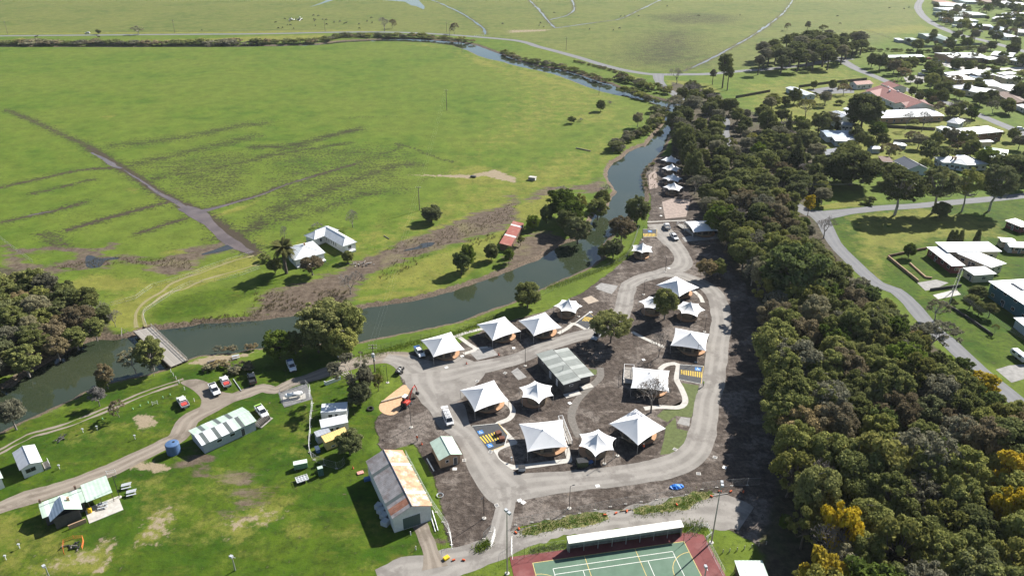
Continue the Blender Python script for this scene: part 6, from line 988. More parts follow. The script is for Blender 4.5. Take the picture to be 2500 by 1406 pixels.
def loft(mb, secs):                                 # secs: list of closed section loops (same count)
    k = len(mb.v); n = len(secs[0])
    for s in secs: mb.v += [tuple(p) for p in s]
    for a in range(len(secs) - 1):
        for i in range(n):
            j = (i + 1) % n; mb.f.append((k + a * n + i, k + a * n + j, k + (a + 1) * n + j, k + (a + 1) * n + i)); mb.m.append(mb.mi)
    mb.f.append(tuple(k + i for i in reversed(range(n)))); mb.m.append(mb.mi); b = k + (len(secs) - 1) * n; mb.f.append(tuple(b + i for i in range(n))); mb.m.append(mb.mi)
def sect(x, w, z0, z1, r=.12):                      # rounded box section at x
    h = w / 2; return [(x, -h + r * .5, z0), (x, h - r * .5, z0), (x, h, z0 + r), (x, h, z1 - r), (x, h - r, z1), (x, -h + r, z1), (x, -h, z1 - r), (x, -h, z0 + r)]
VM = {}
def vehicle_parts(kind):
    if kind in VM: return VM[kind]
    P = []; L, Wd = {'ute': (5.3, 1.88), 'tray': (5.5, 1.95), 'van': (5.3, 1.95), 'suv': (4.8, 1.9), 'wagon': (4.7, 1.82)}[kind]; h = L / 2; fx = h
    body = MB(); zb = .42; zh = 1.08 if kind != 'van' else 1.2; hood = h - (1.35 if kind != 'van' else .75)
    if kind in ('ute', 'tray'): rear = hood - (2.35)
    else: rear = -h + .1
    if kind == 'tray': end = rear - .15
    elif kind == 'ute': end = -h
    else: end = -h
    loft(body, [sect(end + .02, Wd * .92, zb + .12, zh - .08), sect(end + .15, Wd, zb, zh), sect(hood, Wd, zb, zh), sect(h - .5, Wd * .97, zb, zh - .10), sect(h - .1, Wd * .9, zb + .05, zh - .25), sect(h, Wd * .82, zb + .12, zh - .36)]); P.append(('body', body, 'paint', None))
    zr = {'ute': 1.78, 'tray': 1.82, 'van': 2.0, 'suv': 1.76, 'wagon': 1.55}[kind]; cab = MB(); a0, a1 = hood + .1, hood - .75 if kind != 'van' else hood - .55; b1, b0 = rear + (.15 if kind in ('ute', 'tray') else .3), rear + .02
    loft(cab, [sect(b0, Wd * .90, zh - .1, zh + .05, .04), sect(b1, Wd * .80, zh - .1, zr, .1), sect(a1, Wd * .80, zh - .1, zr, .1), sect(a0, Wd * .90, zh - .1, zh + .02, .04)]); P.append(('cabin', cab, 'paint', None))
    def pane(pts): m = MB(); m.quad(*pts); P.append(('window', m, M_GLASS, None))
    wb, wt = Wd * .45 + .012, Wd * .40 + .012
    pane([(a0 - .02 + .02, -wb * .88, zh + .05), (a0 + .0, wb * .88, zh + .05), (a1 + .10, wt * .86, zr - .06), (a1 + .10, -wt * .86, zr - .06)]); P[-1] = ('windscreen', P[-1][1], M_GLASS, None)
    wsm = P[-1][1]; wsm.v = [(x + .035, y, z + .02) for x, y, z in wsm.v]
    m = MB(); m.quad((b0 - .02, -wb * .85, zh + .12), (b1 - .05, -wt * .84, zr - .1), (b1 - .05, wt * .84, zr - .1), (b0 - .02, wb * .85, zh + .12)); m.v = [(x - .02, y, z) for x, y, z in m.v]; P.append(('rear_window', m, M_GLASS, None))
    for sg in (-1, 1):
        n = 2 if kind in ('ute', 'tray') else 3
        for i in range(n):
            x0 = a1 - .02 + (b1 + .08 - a1) * (i / n) - .04 * (i > 0); x1 = a1 + (b1 + .08 - a1) * ((i + 1) / n) + .04; xf = a0 - .28 if i == 0 else x0
            m = MB(); pts = [(xf, sg * (wb + .003), zh + .06), (x1, sg * (wb + .003), zh + .06), (x1, sg * (wt + .012), zr - .12), (x0, sg * (wt + .012), zr - .12)]; m.quad(*(pts if sg < 0 else pts[::-1])); P.append(('window', m, M_GLASS, None))
        P.append(('headlight', MB().box((h - .06, sg * Wd * .36, zh - .28), (.14, .34, .14)), M_LAMP, None)); P.append(('tail_light', MB().box((end + .03, sg * Wd * .43, zh - .18), (.1, .12, .3)), M_TAIL, None)); P.append(('mirror', MB().box((a0 - .2, sg * (Wd / 2 + .1), zh + .12), (.1, .2, .16)), 'paint', None))
    P.append(('grille', MB().box((h - .01, 0, zh - .42), (.06, Wd * .5, .2)), M_TRIM, None)); P.append(('bumper', MB().box((h - .03, 0, zb + .1), (.16, Wd * .86, .18)), M_TRIM, None))
    for x in (h - .95, -h + 1.05):
        for sg in (-1, 1):
            t = MB(); t.tube((x, sg * (Wd / 2 - .22), .37), (x, sg * (Wd / 2 + .015), .37), .37, .37, 16); rm = MB().tube((x, sg * (Wd / 2 - .02), .37), (x, sg * (Wd / 2 + .03), .37), .22, .2, 12); P.append(('wheel', t, M_TYRE, ('rim', rm, M_RIM)))
    if kind == 'ute':
        t = MB(); x0, x1 = -h + .08, rear - .05; c = (x0 + x1) / 2; ln = x1 - x0
        t.box((c, 0, zh + .012), (ln, Wd * .84, .02)); P.append(('tray_liner', t, M_TRIM, None)); t = MB()
        for sg in (-1, 1): t.box((c, sg * Wd * .455, zh + .12), (ln, .1, .26))
        t.box((x0, 0, zh + .12), (.08, Wd * .9, .26)); P.append(('tray_sides', t, 'paint', None))
    if kind == 'tray':
        x0, x1 = -h, rear - .22; c = (x0 + x1) / 2; ln = x1 - x0; t = MB().box((c, 0, .92), (ln, Wd * 1.0, .1)); t.box((c, 0, .7), (ln, .8, .3)); P.append(('tray_floor', t, simple('tray_alloy', (.36, .37, .38), .5), None)); t = MB()
        for sg in (-1, 1): t.box((c, sg * Wd * .5, 1.1), (ln, .05, .28))
        t.box((x0, 0, 1.1), (.05, Wd, .28)); t.box((x1, 0, 1.3), (.06, Wd, .7)); P.append(('tray_sides', t, 'paint', None))
    VM[kind] = [(n_, mb.mesh('vehicle_' + n_, [M_TRIM] if not hasattr(mt, 'name') else mt), mt, (s_[0], s_[1].mesh('vehicle_rim', s_[2])) if s_ else None) for n_, mb, mt, s_ in P]
    return VM[kind]
_pc = {}
def vehicle(kind, tile, rear, front, col, label, name=None, cat='ute', extra=None, z=.03):
    a, c = GT(tile, *rear), GT(tile, *front); d = c - a; o = empty(name or {'ute': 'utility_vehicle', 'tray': 'tray_truck', 'van': 'van', 'suv': 'car', 'wagon': 'car'}[kind], ((a + c) / 2) + Vector((0, 0, z)), math.atan2(d.y, d.x), label, cat)
    for n_, me, mt, sub in vehicle_parts(kind):
        if mt == 'paint':
            k = (kind, n_, me.name, col.name)
            if k not in _pc: m2 = me.copy(); m2.materials[0] = col; _pc[k] = m2
            me = _pc[k]
        q = link(bpy.data.objects.new(n_, me), o)
        if sub: link(bpy.data.objects.new(sub[0], sub[1]), q)
    if extra: extra(o)
    return o
def lad(o):
    for x in (-1.4, 0.1, 1.0): MB().box((x, 0, 2.12), (.06, 1.6, .05)).build('roof_bar', M_STEEL, o)
    for y in (-.55, -.25, .2, .5): MB().box((-.3, y, 2.19), (3.0, .07, .07)).build('ladder_rail', M_STEEL, o)
    for i in range(7): MB().box((-1.6 + i * .42, -.4, 2.19), (.05, .3, .05)).build('ladder_rung', M_STEEL, o)
def _gate(o): lad(o); MB().box((-3.0, 0, 2.02), (.9, 1.7, .07)).build('tailgate', CW, o)
def load(c, s=.35):
    def f(o): MB().box((-1.7, .1, 1.2), (1.3, 1.3, s)).build('tray_load', c, o)
    return f
def canopy(o): MB().box((-1.75, 0, 1.5), (1.5, 1.7, .8)).build('tray_canopy', CBL, o)
def beacon(o): MB().box((.0, 0, 1.84), (.2, 1.1, .1)).build('light_bar', simple('amber_lens', (.6, .25, .02), .3), o)
M_TOOLR = simple('red_load', (0.5, 0.06, 0.05), .6)
vehicle('ute', '21', (1548, 595), (1612, 690), CW, 'white ute with blue tray lid beside the first river tent', extra=lambda o: MB().box((-1.75, 0, 1.36), (1.5, 1.66, .1)).build('tray_lid', CBL, o)); vehicle('ute', '21', (335, 715), (388, 838), CW, 'white ute with blue load half in tree shade on the lawn edge', extra=lambda o: MB().box((-1.8, 0, 1.3), (1.3, 1.4, .3)).build('tray_load', CBL, o))
vehicle('wagon', '21', (812, 605), (838, 698), CW, 'white station wagon under the riverside gum', cat='car'); vehicle('ute', '20', (2010, 935), (2092, 1070), CW, 'white dual cab ute parked on the gravel bay'); vehicle('tray', '20', (2195, 1005), (2112, 850), CW, 'white tray truck with red load parked behind the white ute', extra=load(M_TOOLR), cat='truck'); vehicle('ute', '20', (2428, 965), (2388, 828), CB, 'black ute parked on the grass beside the tray truck')
vehicle('tray', '20', (1785, 1180), (1715, 1065), CW, 'white single cab truck with red tray on the lawn', extra=load(M_TOOLR, .2), cat='truck'); vehicle('ute', '21', (20, 1140), (138, 1285), CW, 'white ute parked at the end of the striped roof block', extra=lambda o: MB().box((-2.3, 0, 1.3), (.4, 1.6, .2)).build('tray_box', simple('lime_box', (.3, .5, .1)), o)); vehicle('van', '21', (1812, 1190), (1888, 1372), CW, 'white van with ladders on the roof beside a large tent', extra=_gate, cat='van')
vehicle('ute', '22', (878, 452), (820, 518), CS, 'silver blue ute under the umbrella shaped tree'); vehicle('tray', '12', (1530, 842), (1500, 775), CW, 'white truck with open tray at the upper car park', extra=load(M_TIMBER, .2), cat='truck'); vehicle('ute', '12', (1555, 880), (1612, 935), CW, 'white ute turning onto the upper gravel road'); vehicle('suv', '00', (872, 325), (800, 325), CW, 'white car driving along the distant highway', cat='car')
for pts, c, lab in ((((1480, 722), (1550, 722)), CW, 'white car on the driveway by the dark garden trees'), (((1520, 690), (1580, 692)), CS, 'silver car behind the white one on the driveway'), (((1845, 625), (1910, 618)), CW, 'white car parked in the yard below the brown shed'), (((2260, 600), (2320, 612)), CBL, 'blue car beside the caravan'), (((1560, 572), (1625, 570)), CR, 'red car parked beside the green roofed hall'), (((2310, 1050), (2370, 1045)), CW, 'white car on the verge right of the street'), (((2370, 1060), (2430, 1058)), CS, 'silver car next to the white one on the right verge'), (((2050, 310), (2120, 310)), CW, 'white car in the far estate yard'), (((2160, 312), (2215, 312)), CS, 'silver car in the far estate yard'), (((1830, 262), (1880, 258)), CW, 'white car on the far estate driveway'), (((1195, 656), (1235, 654)), CW, 'white car by the bare tree in front of the green hall'), (((2440, 1240), (2490, 1244)), CW, 'white car at the right edge behind the brown box house')):
    vehicle('suv', '03', pts[0], pts[1], c, lab, cat='car')
def caravan(tile, a, c, label, w=2.3, h=2.4, name='caravan'):
    p, q = GT(tile, *a), GT(tile, *c); d = q - p; o = empty(name, (p + q) / 2, math.atan2(d.y, d.x), label, 'caravan'); ln = 5.4; m = MB(); loft(m, [sect(-ln / 2, w * .9, .7, h, .2), sect(-ln / 2 + .3, w, .5, h + .2, .25), sect(ln / 2 - .5, w, .5, h + .2, .25), sect(ln / 2, w * .9, .8, h - .3, .2)]); m.build('body', CW, o)
    for sg in (-1, 1):
        for x in (-1.4, .9): MB().box((x, sg * (w / 2 + .005), 1.6), (1.1, .03, .6)).build('window', M_GLASS, o)
        MB().tube((0, sg * (w / 2 - .2), .34), (0, sg * (w / 2 + .01), .34), .34, .34, 14).build('wheel', M_TYRE, o)
    MB().box((ln / 2 + .5, 0, .45), (1.2, .12, .1)).build('drawbar', M_BLACKM, o)
caravan('03', (2330, 605), (2440, 605), 'white caravan parked beside the blue car'); caravan('03', (1800, 255), (1850, 275), 'white caravan on the far street verge'); caravan('03', (1990, 305), (2050, 312), 'white caravan in the far estate yard'); caravan('23', (2410, 660), (2490, 720), 'white box trailer on the driveway at the right edge', 2.0, 1.9, 'box_trailer')

# ================================================================ PEOPLE, CATTLE
def skin_mesh(name, joints, edges, mats, pick, sub=1):
    me = bpy.data.meshes.new(name + '_rig'); me.from_pydata([j[0] for j in joints], edges, []); o = link(bpy.data.objects.new(name + '_rig', me)); sk = o.modifiers.new('s', 'SKIN'); sd = me.skin_vertices[0].data
    for i, j in enumerate(joints): sd[i].radius = (j[1], j[1] if len(j) < 3 else j[2]); sd[i].use_root = (i == 0)
    s2 = o.modifiers.new('u', 'SUBSURF'); s2.levels = sub; s2.render_levels = sub; dg = bpy.context.evaluated_depsgraph_get(); out = bpy.data.meshes.new_from_object(o.evaluated_get(dg)); bpy.data.objects.remove(o); out.name = name
    out.materials.clear()
    for m in mats: out.materials.append(m)
    for p in out.polygons: p.material_index = pick(p.center); p.use_smooth = True
    return out
M_SKINT = simple('skin', (0.42, 0.26, 0.18), .6); M_NAVY = simple('navy_cloth', (0.02, 0.025, 0.05), .9); M_LIMEV = simple('lime_vest', (0.30, 0.62, 0.05), .8); M_ORGV = simple('orange_vest', (0.5, 0.09, 0.03), .8); M_HAIR = simple('brown_hair', (.05, .03, .02), .8)
def person(tile, uv, rz, shirt, label, walk=.12, arm=.25):
    J = [((0, 0, .95), .14), ((0, 0, 1.2), .15), ((0, 0, 1.42), .17), ((0, 0, 1.54), .06), ((.02, 0, 1.62), .09), ((.02, 0, 1.76), .085), ((0, .2, 1.42), .065), ((arm * .5, .27, 1.15), .05), ((arm + .1, .24, .93), .04), ((0, -.2, 1.42), .065), ((-arm * .3, -.27, 1.15), .05), ((arm * .6, -.26, .92), .04), ((0, .1, .9), .1), ((walk, .11, .5), .07), ((walk * .6, .11, .09), .05), ((walk * .6 + .14, .11, .04), .04), ((0, -.1, .9), .1), ((-walk * .6, -.11, .5), .07), ((-walk * 1.4, -.11, .09), .05), ((-walk * 1.4 + .14, -.11, .04), .04)]
    E_ = [(0, 1), (1, 2), (2, 3), (3, 4), (4, 5), (2, 6), (6, 7), (7, 8), (2, 9), (9, 10), (10, 11), (0, 12), (12, 13), (13, 14), (14, 15), (0, 16), (16, 17), (17, 18), (18, 19)]
    me = skin_mesh('person_body', J, E_, [M_SKINT, M_NAVY, shirt, M_TRIM], lambda c: 3 if c.z < .12 else (0 if (c.z > 1.52 or (abs(c.y) > .2 and c.z < 1.12)) else (1 if c.z < .98 else 2)))
    p = GT(tile, *uv); o = empty('person', p + Vector((0, 0, .035)), rz, label, 'person'); link(bpy.data.objects.new('body', me), o); MB().lathe([(.105, 1.72), (.105, 1.78), (.08, 1.86), (.02, 1.89)], (.02, 0, 0), 12).build('hat', simple('white_hat', (.7, .7, .68)), o); MB().box((.115, 0, 1.665), (.03, .03, .05)).build('nose', M_SKINT, o)
    for sg in (-1, 1):
        hx = (arm + .1 if sg > 0 else arm * .6, .24 if sg > 0 else -.26, .93)
        for k in range(5): MB().tube((hx[0], hx[1] + (k - 2) * .018, hx[2]), (hx[0] + .02 + (.03 if k == 0 else 0), hx[1] + (k - 2) * .022, hx[2] - (.10 - .01 * abs(k - 2))), .011, .008, 5).build('finger', M_SKINT, o)
    return o
person('22', (1862, 950), R(200), M_LIMEV, 'worker in lime vest walking on the loop road edge', .2, .4); person('31', (1558, 120), R(250), M_ORGV, 'worker in orange shirt standing on the mulch behind the brick hut', .08); person('31', (1900, 330), R(270), M_LIMEV, 'worker in lime shirt at the door of the brick hut', .05); person('32', (1290, 205), R(60), M_ORGV, 'worker in orange vest beside the large tent next to the turf', .1)
BLK = simple('black_hide', (0.014, 0.013, 0.014), .7); DKB = simple('bay_hide', (0.05, 0.026, 0.015), .7)
def beast(key, hd, mat, leg=.75, s=1.0, nk=.5):
    J = [((-.8, 0, 1.05), .26, .3), ((-.2, 0, 1.0), .3, .36), ((.5, 0, 1.05), .28, .34), ((.95, 0, 1.2), .16, .2), ((1.2 + nk * .2, 0, hd + .12), .12), ((1.55 + nk * .2, 0, hd - .1), .09), ((-.95, 0, 1.0), .05), ((-1.05, 0, .5), .03)]; E_ = [(0, 1), (1, 2), (2, 3), (3, 4), (4, 5), (0, 6), (6, 7)]
    for x, r, back in ((-.75, 0, 1), (.5, 2, 0)):
        for y in (-.2, .2):
            k = len(J); J += [((x, y, .78), .12), ((x + (.12 if back else .03), y, .52), .075), ((x - (.08 if back else 0), y, .3), .055), ((x, y, .04), .05)]; E_ += [(r, k), (k, k + 1), (k + 1, k + 2), (k + 2, k + 3)]
    return skin_mesh(key, J, E_, [mat], lambda c: 0)
COW_G = beast('cow_grazing', .35, BLK); COW_S = beast('cow_standing', 1.35, BLK); HORSE = beast('horse', 1.6, DKB, nk=1.0)
rr = random.Random(4)
cows = [('01', u, v) for u, v in ((567, 150), (613, 153), (575, 188), (590, 190), (578, 202), (655, 188), (688, 192), (692, 235), (586, 248), (765, 215), (822, 208), (860, 228), (880, 222), (1005, 232), (1078, 206), (1118, 172), (1127, 220), (320, 240), (350, 243), (273, 268), (235, 272), (1008, 275), (380, 275), (205, 218), (2372, 230))] + [('02', u, v) for u, v in ((442, 124), (312, 222), (298, 247), (343, 260), (778, 282), (1005, 290), (1066, 273), (1075, 160), (1115, 150), (1248, 156), (1520, 62), (1820, 152), (2213, 145))] + [('03', u, v) for u, v in ((718, 158), (1215, 78), (1357, 86), (1400, 74), (742, 228))] + [('00', 1927, 290)]
for i, (t_, u, v) in enumerate(cows):
    g = rr.random() < .7; far = {'01': 'black cow grazing in the far pasture above the river bend', '02': 'black cow in the rushy pasture right of the drains', '03': 'black cow in the pasture beside the far estate', '00': 'black cow alone by the highway fence in the left pasture'}[t_]
    o = tag(link(bpy.data.objects.new('cow', COW_G if g else COW_S)), far, 'cow', 'cattle in the far pastures'); o.location = GT(t_, u, v + 6); o.rotation_euler = (0, 0, rr.uniform(0, 6.28)); o.scale = (1.25,) * 3
for u, lab in ((348, 'dark horse on the verge between highway and drain, left one'), (943, 'dark horse on the verge near the white car, right one')):
    o = tag(link(bpy.data.objects.new('horse', HORSE)), lab, 'horse'); o.location = GT('00', u, 364); o.rotation_euler = (0, 0, R(10 if u < 500 else 170)); o.scale = (1.5,) * 3

# ================================================================ TIMBER BRIDGE
A, Bq, Cq, Dq = GT('20', 1275, 425, .5), GT('20', 1445, 380, .5), GT('20', 1785, 700, .5), GT('20', 1630, 765, .5)
o = empty('timber_bridge', (A + Dq) / 2 * 1.0, 0, 'old grey timber bridge over the river with a rail on its right side', 'bridge'); o.location.z = 0; base = Vector((o.location.x, o.location.y, 0)); n = 64; rr = random.Random(3)
for i in range(n):
    t = (i + .5) / n; p, q = A.lerp(Dq, t) - base, Bq.lerp(Cq, t) - base; m = (p + q) / 2; d = q - p; pl = MB().box((0, 0, 0), (d.length * rr.uniform(.97, 1.02), (A - Dq).length / n * .86, .09)).build('plank', M_TIMBER, o); pl.location = (m.x, m.y, .45 + rr.uniform(-.012, .012)); pl.rotation_euler = (0, 0, math.atan2(d.y, d.x) + rr.uniform(-.01, .01))
for k, (a, c, off) in enumerate(((A, Dq, .1), (Bq, Cq, -.1), (A.lerp(Bq, .33), Dq.lerp(Cq, .33), 0), (A.lerp(Bq, .66), Dq.lerp(Cq, .66), 0))): MB().tube(a - base + Vector((0, 0, -.32)), c - base + Vector((0, 0, -.32)), .2, .2, 6).build('girder', M_BTIMBER, o)
for t in np.linspace(.04, .96, 7):
    for f in (.08, .5, .92): p = A.lerp(Dq, t).lerp(Bq.lerp(Cq, t), f) - base; MB().tube((p.x, p.y, -3.2), (p.x, p.y, .1), .18, .16, 8).build('pile', M_BTIMBER, o)
for t in np.linspace(0, 1, 12): p = Bq.lerp(Cq, t) - base; MB().box((p.x, p.y, 1.0), (.14, .14, 1.15)).build('rail_post', M_TIMBER, o)
for z in (.95, 1.5): MB().tube(Bq - base + Vector((0, 0, z - .5)), Cq - base + Vector((0, 0, z - .5)), .07, .07, 5).build('rail', M_TIMBER, o)
for z in (.62,): MB().tube(A - base + Vector((0, 0, .1)), Dq - base + Vector((0, 0, .1)), .12, .12, 5).build('kerb_log', M_TIMBER, o)
# road bridge and culvert rails
def rail_run(name, px, label, cat, h=1.0, step=3.0, mat=None, rails=(.45, .95), r=.05, postr=.06, z0=0.0):
    mat = mat or M_WHITEP; P = [G(*p) for p in px]; o = empty(name, P[0] + Vector((0, 0, z0)), 0, label, cat); bs = P[0]
    for i in range(len(P) - 1):
        a, c = P[i] - bs, P[i + 1] - bs; n = max(1, round((c - a).length / step))
        for k in range(n + (i == len(P) - 2)): q = link(bpy.data.objects.new('post', POSTM(h, mat, postr)), o); q.location = a.lerp(c, k / n)
        for z in rails: MB().tube((a.x, a.y, z), (c.x, c.y, z), r, r, 4).build('rail', mat, o)
    return o
rail_run('bridge_rail', T('02', (1515, 945), (1645, 970)), 'white guard rail of the road bridge, river side', 'rail'); rail_run('bridge_rail', T('02', (1560, 925), (1660, 948)), 'white guard rail of the road bridge, far side', 'rail'); rail_run('bridge_rail', T('01', (2100, 350), (2200, 345)), 'white rail of the highway drain culvert', 'rail')
# ================================================================ FENCES
M_WIRE = simple('galvanised_wire', (0.36, 0.37, 0.37), .5, .1, 2, metal=.4)
def mesh_fence(name, px, label, h=1.8, step=3.0, wires=7, mat=None, pm=None, cat='fence', feet=None, r=.012):
    P = [G(*p) for p in px]; o = empty(name, P[0], 0, label, cat); bs = P[0]; L = smooth_line([(p.x, p.y) for p in P], 4.0) if len(P) > 2 else np.array([(p.x, p.y) for p in P]); L = [Vector((x, y, 0)) - Vector((bs.x, bs.y, 0)) for x, y in L]; w = MB(); d = 0.0; nxt = 0.0
    for i in range(len(L) - 1):
        a, c = L[i], L[i + 1]; ln = (c - a).length
        for k in range(wires): z = .08 + (h - .1) * k / (wires - 1); w.tube((a.x, a.y, z), (c.x, c.y, z), r if 0 < k < wires - 1 else r * 2, None, 3, False)
        while nxt <= d + ln:
            p = a.lerp(c, (nxt - d) / max(ln, 1e-6)); q = link(bpy.data.objects.new('post', POSTM(h, pm or M_STEEL, .035)), o); q.location = p
            if feet: f = link(bpy.data.objects.new('foot', feet), o); f.location = p
            nxt += step
        d += ln
    w.build('wire', mat or M_WIRE, o); return o
M_GWIRE = simple('green_mesh', (0.20, 0.30, 0.20), .7); FOOT = MB().box((0, 0, .06), (.6, .22, .12)).mesh('foot', M_CONC)
mesh_fence('chain_fence', T('21', (1020, 650), (1500, 520), (2000, 410), (2300, 300)), 'long wire fence between the river bank and the first tents', 1.5, 3, pm=M_BLACKM); mesh_fence('chain_fence', T('12', (300, 1460), (700, 1290), (1050, 1140), (1150, 1060), (1210, 930), (1250, 800)), 'wire fence along the bank past the lone star tent', 1.5, 3)
mesh_fence('temporary_fence', T('32', (75, 920), (600, 825), (830, 775), (1130, 718), (1400, 682), (1750, 622)), 'temporary mesh fence between mulch strip and access track', 1.9, 3.4, feet=FOOT); mesh_fence('temporary_fence', T('32', (1850, 580), (2100, 548), (2400, 535)), 'temporary mesh fence continuing towards the wood', 1.9, 3.4, feet=FOOT)
mesh_fence('temporary_fence', T('31', (1450, 270), (1700, 740), (1850, 960), (1890, 1150)), 'temporary mesh fence along the right side of the rusty shed', 1.9, 3.2, feet=FOOT); mesh_fence('temporary_fence', T('31', (2190, 1050), (2260, 980), (2300, 1010), (2260, 1130)), 'short temporary fence around the hole by the access track', 1.6, 2.2, feet=FOOT)
mesh_fence('compound_fence', T('21', (560, 1110), (540, 1300)) + T('31', (540, 60), (530, 230), (600, 320), (800, 385), (870, 330)), 'mesh fence around the site office compound', 1.9, 3.2, feet=FOOT); mesh_fence('wood_fence', T('23', (110, 880), (200, 1200)) + T('33', (270, 60), (275, 300), (310, 520)), 'wire fence along the edge of the wood', 1.5, 4)
mesh_fence('court_fence', T('32', (40, 1110), (45, 1250), (220, 1205), (375, 1180), (560, 1150)), 'wire court fence at the left of the spectator shelter', 2.6, 3, 8, pm=M_BLACKM); mesh_fence('court_fence', T('32', (1670, 1100), (1840, 960)), 'wire court fence at the right of the spectator shelter', 2.6, 3, 8, pm=M_BLACKM); mesh_fence('court_fence', T('32', (1890, 1090), (2060, 1420)), 'wire court fence along the right side of the tennis court', 2.0, 3.5, 6, pm=M_BLACKM)
M_OLDPOST = simple('old_post', (.16, .135, .11), .95, .3, 3)
mesh_fence('farm_fence', T('10', (2420, 1055), (2200, 1120), (1970, 1195), (1770, 1280), (1450, 1370)) + T('20', (1300, 110), (1050, 180)), 'post and wire fence along the farm track', 1.1, 4, 3, pm=M_OLDPOST); mesh_fence('farm_fence', T('10', (2480, 1190), (2230, 1280), (1900, 1330), (1750, 1370)) + T('20', (1450, 190), (1370, 260), (1400, 370)), 'post and wire fence below the farm track', 1.1, 4, 3, pm=M_OLDPOST)
mesh_fence('farm_fence', T('00', (1050, 312), (1800, 308), (2500, 302)) + T('01', (700, 292)), 'post and wire fence behind the highway', 1.2, 8, 3, pm=M_OLDPOST, r=.02); mesh_fence('farm_fence', T('03', (940, 270), (1080, 320), (1280, 390)), 'post and wire fence crossing the estate pasture', 1.2, 6, 3, pm=M_OLDPOST, r=.02); mesh_fence('farm_fence', T('10', (0, 905), (150, 1020), (320, 1140)), 'post and wire fence at the left paddock corner', 1.2, 4, 3, pm=M_OLDPOST); mesh_fence('farm_fence', T('11', (1010, 1000), (1090, 1010), (1200, 1030)), 'broken fence beside the farmhouse', 1.1, 3, 3, pm=M_OLDPOST)
mesh_fence('gas_fence', T('21', (250, 1020), (490, 935), (530, 1060), (280, 1135), (250, 1020)), 'mesh cage around the white gas tank', 1.7, 2.6, 8)
# ================================================================ POLES AND LAMPS
def ipole(top, basep, z=None):                       # height from measured top and base points
    b_ = G(*basep); best = None
    for k in range(5, 260):
        h = k * .1; p = G(top[0], top[1], h); e = abs(p.y - b_.y)
        if best is None or e < best[0]: best = (e, h)
    return b_, best[1]
def power_pole(tile, top, bs, label, arm=2.2, tr=False, ang=0.0, arms=1, mat=None):
    (t_, b_) = T(tile, top, bs); p, h = ipole(t_, b_); h = min(max(h, 6), 13.5); o = empty('power_pole', p, ang, label, 'power pole', 'power poles'); MB().tube((0, 0, -.2), (0, 0, h), .19, .13, 8).build('pole', mat or M_OLDPOST, o)
    for k in range(arms):
        ca = MB().box((0, .16, h - .35 - .9 * k), (arm, .12, .14)).build('crossarm', M_OLDPOST, o)
        for x in (-.45, -.15, .15, .45): MB().lathe([(.05, 0), (.07, .1), (.04, .22)], (x * arm, .16, h - .28 - .9 * k), 6).build('insulator', M_WHITEP, ca)
    if tr: MB().lathe([(.42, 0), (.45, .1), (.45, 1.1), (.3, 1.2)], (0, -.55, h - 3.6), 12).build('transformer', W_GREYW, o); MB().box((0, .2, h - 5), (.5, .3, .7)).build('switch_box', W_GREYW, o)
    return o, p, h
PP = {}
for key, tile, top, bs, lab, kw in (('a', '11', (1575, 415), (1580, 640), 'power pole behind the spreading dark bush in the paddock', {}), ('b', '01', (1832, 858), (1840, 1055), 'power pole standing alone in the middle of the paddock', {}), ('c', '01', (1980, 380), (1985, 512), 'power pole at the paddock side of the river bend', {}), ('d', '02', (872, 805), (868, 905), 'power pole on the river bank below the highway', {'arm': 1.0}), ('e', '02', (557, 362), (555, 480), 'power pole behind the highway curve', {}), ('f', '01', (675, 180), (680, 302), 'power pole among the grazing cattle by the highway', {}), ('g', '01', (1862, 225), (1865, 355), 'power pole before the drain bridge, taller one', {'arm': 1.2}), ('h', '01', (1838, 215), (1838, 312), 'power pole behind the taller one at the drain bridge', {'arm': 1.2}), ('i', '00', (42, 205), (75, 328), 'leaning power pole at the left picture edge', {}), ('j', '00', (1645, 190), (1668, 318), 'power pole with two arms on the highway edge', {'arms': 2}), ('k', '21', (1122, 552), (1155, 812), 'power pole with transformer beside the camp entrance', {'tr': True, 'arms': 2}), ('l', '13', (330, 380), (318, 525), 'power pole at the street bend', {'arm': 1.8}), ('m', '23', (1832, 40), (1782, 188), 'power pole on the verge with four wires', {'arm': 2.4, 'mat': M_CONC}), ('n', '13', (1922, 1190), (1845, 1390), 'slim pole in front of the modern house garage', {'arm': .5, 'mat': M_CONC}), ('o', '03', (1300, 735), (1275, 855), 'power pole on the street beside the red roofed hall', {'arm': 1.6}), ('p', '03', (2055, 1050), (2030, 1142), 'power pole on the verge past the bare street trees', {'arm': 1.6}), ('q', '03', (1480, 738), (1472, 775), 'short pole on the lawn opposite the hall', {'arm': .5})):
    PP[key] = power_pole(tile, top, bs, lab, **kw)
def wires(a, c, label, n=3, spread=1.0, sag=.8, r=.022, za=None, zc=None):
    o = tag(empty('power_lines', a), label, 'power lines'); d = (c - a); s = Vector((-d.y, d.x, 0)).normalized()
    for k in range(n):
        m = MB(); off = s * ((k - (n - 1) / 2) * spread / max(1, n - 1) * 2); pts = [a.lerp(c, t) + off + Vector((0, 0, -sag * 4 * t * (1 - t))) - a for t in np.linspace(0, 1, 13)]; m.path(pts, [r] * 13, 3); m.build('wire', M_WIRE, o)
top = lambda k: PP[k][1] + Vector((0, 0, PP[k][2] - .1))
wires(top('m'), G(2640, 905, 9.0), 'four power lines dropping across the teal house garden', 4, .9); wires(top('l'), G(2110, 445, 9.5), 'power lines crossing in front of the dome tree', 3, .7); wires(top('k'), top('a'), 'power lines from the transformer pole over the river', 3, .9, 1.5, .007); wires(top('a'), top('b'), 'power lines across the paddock', 3, .9, 1.5, .007); wires(top('n'), top('m'), 'power lines between the two poles near the garage', 2, .4, .3)
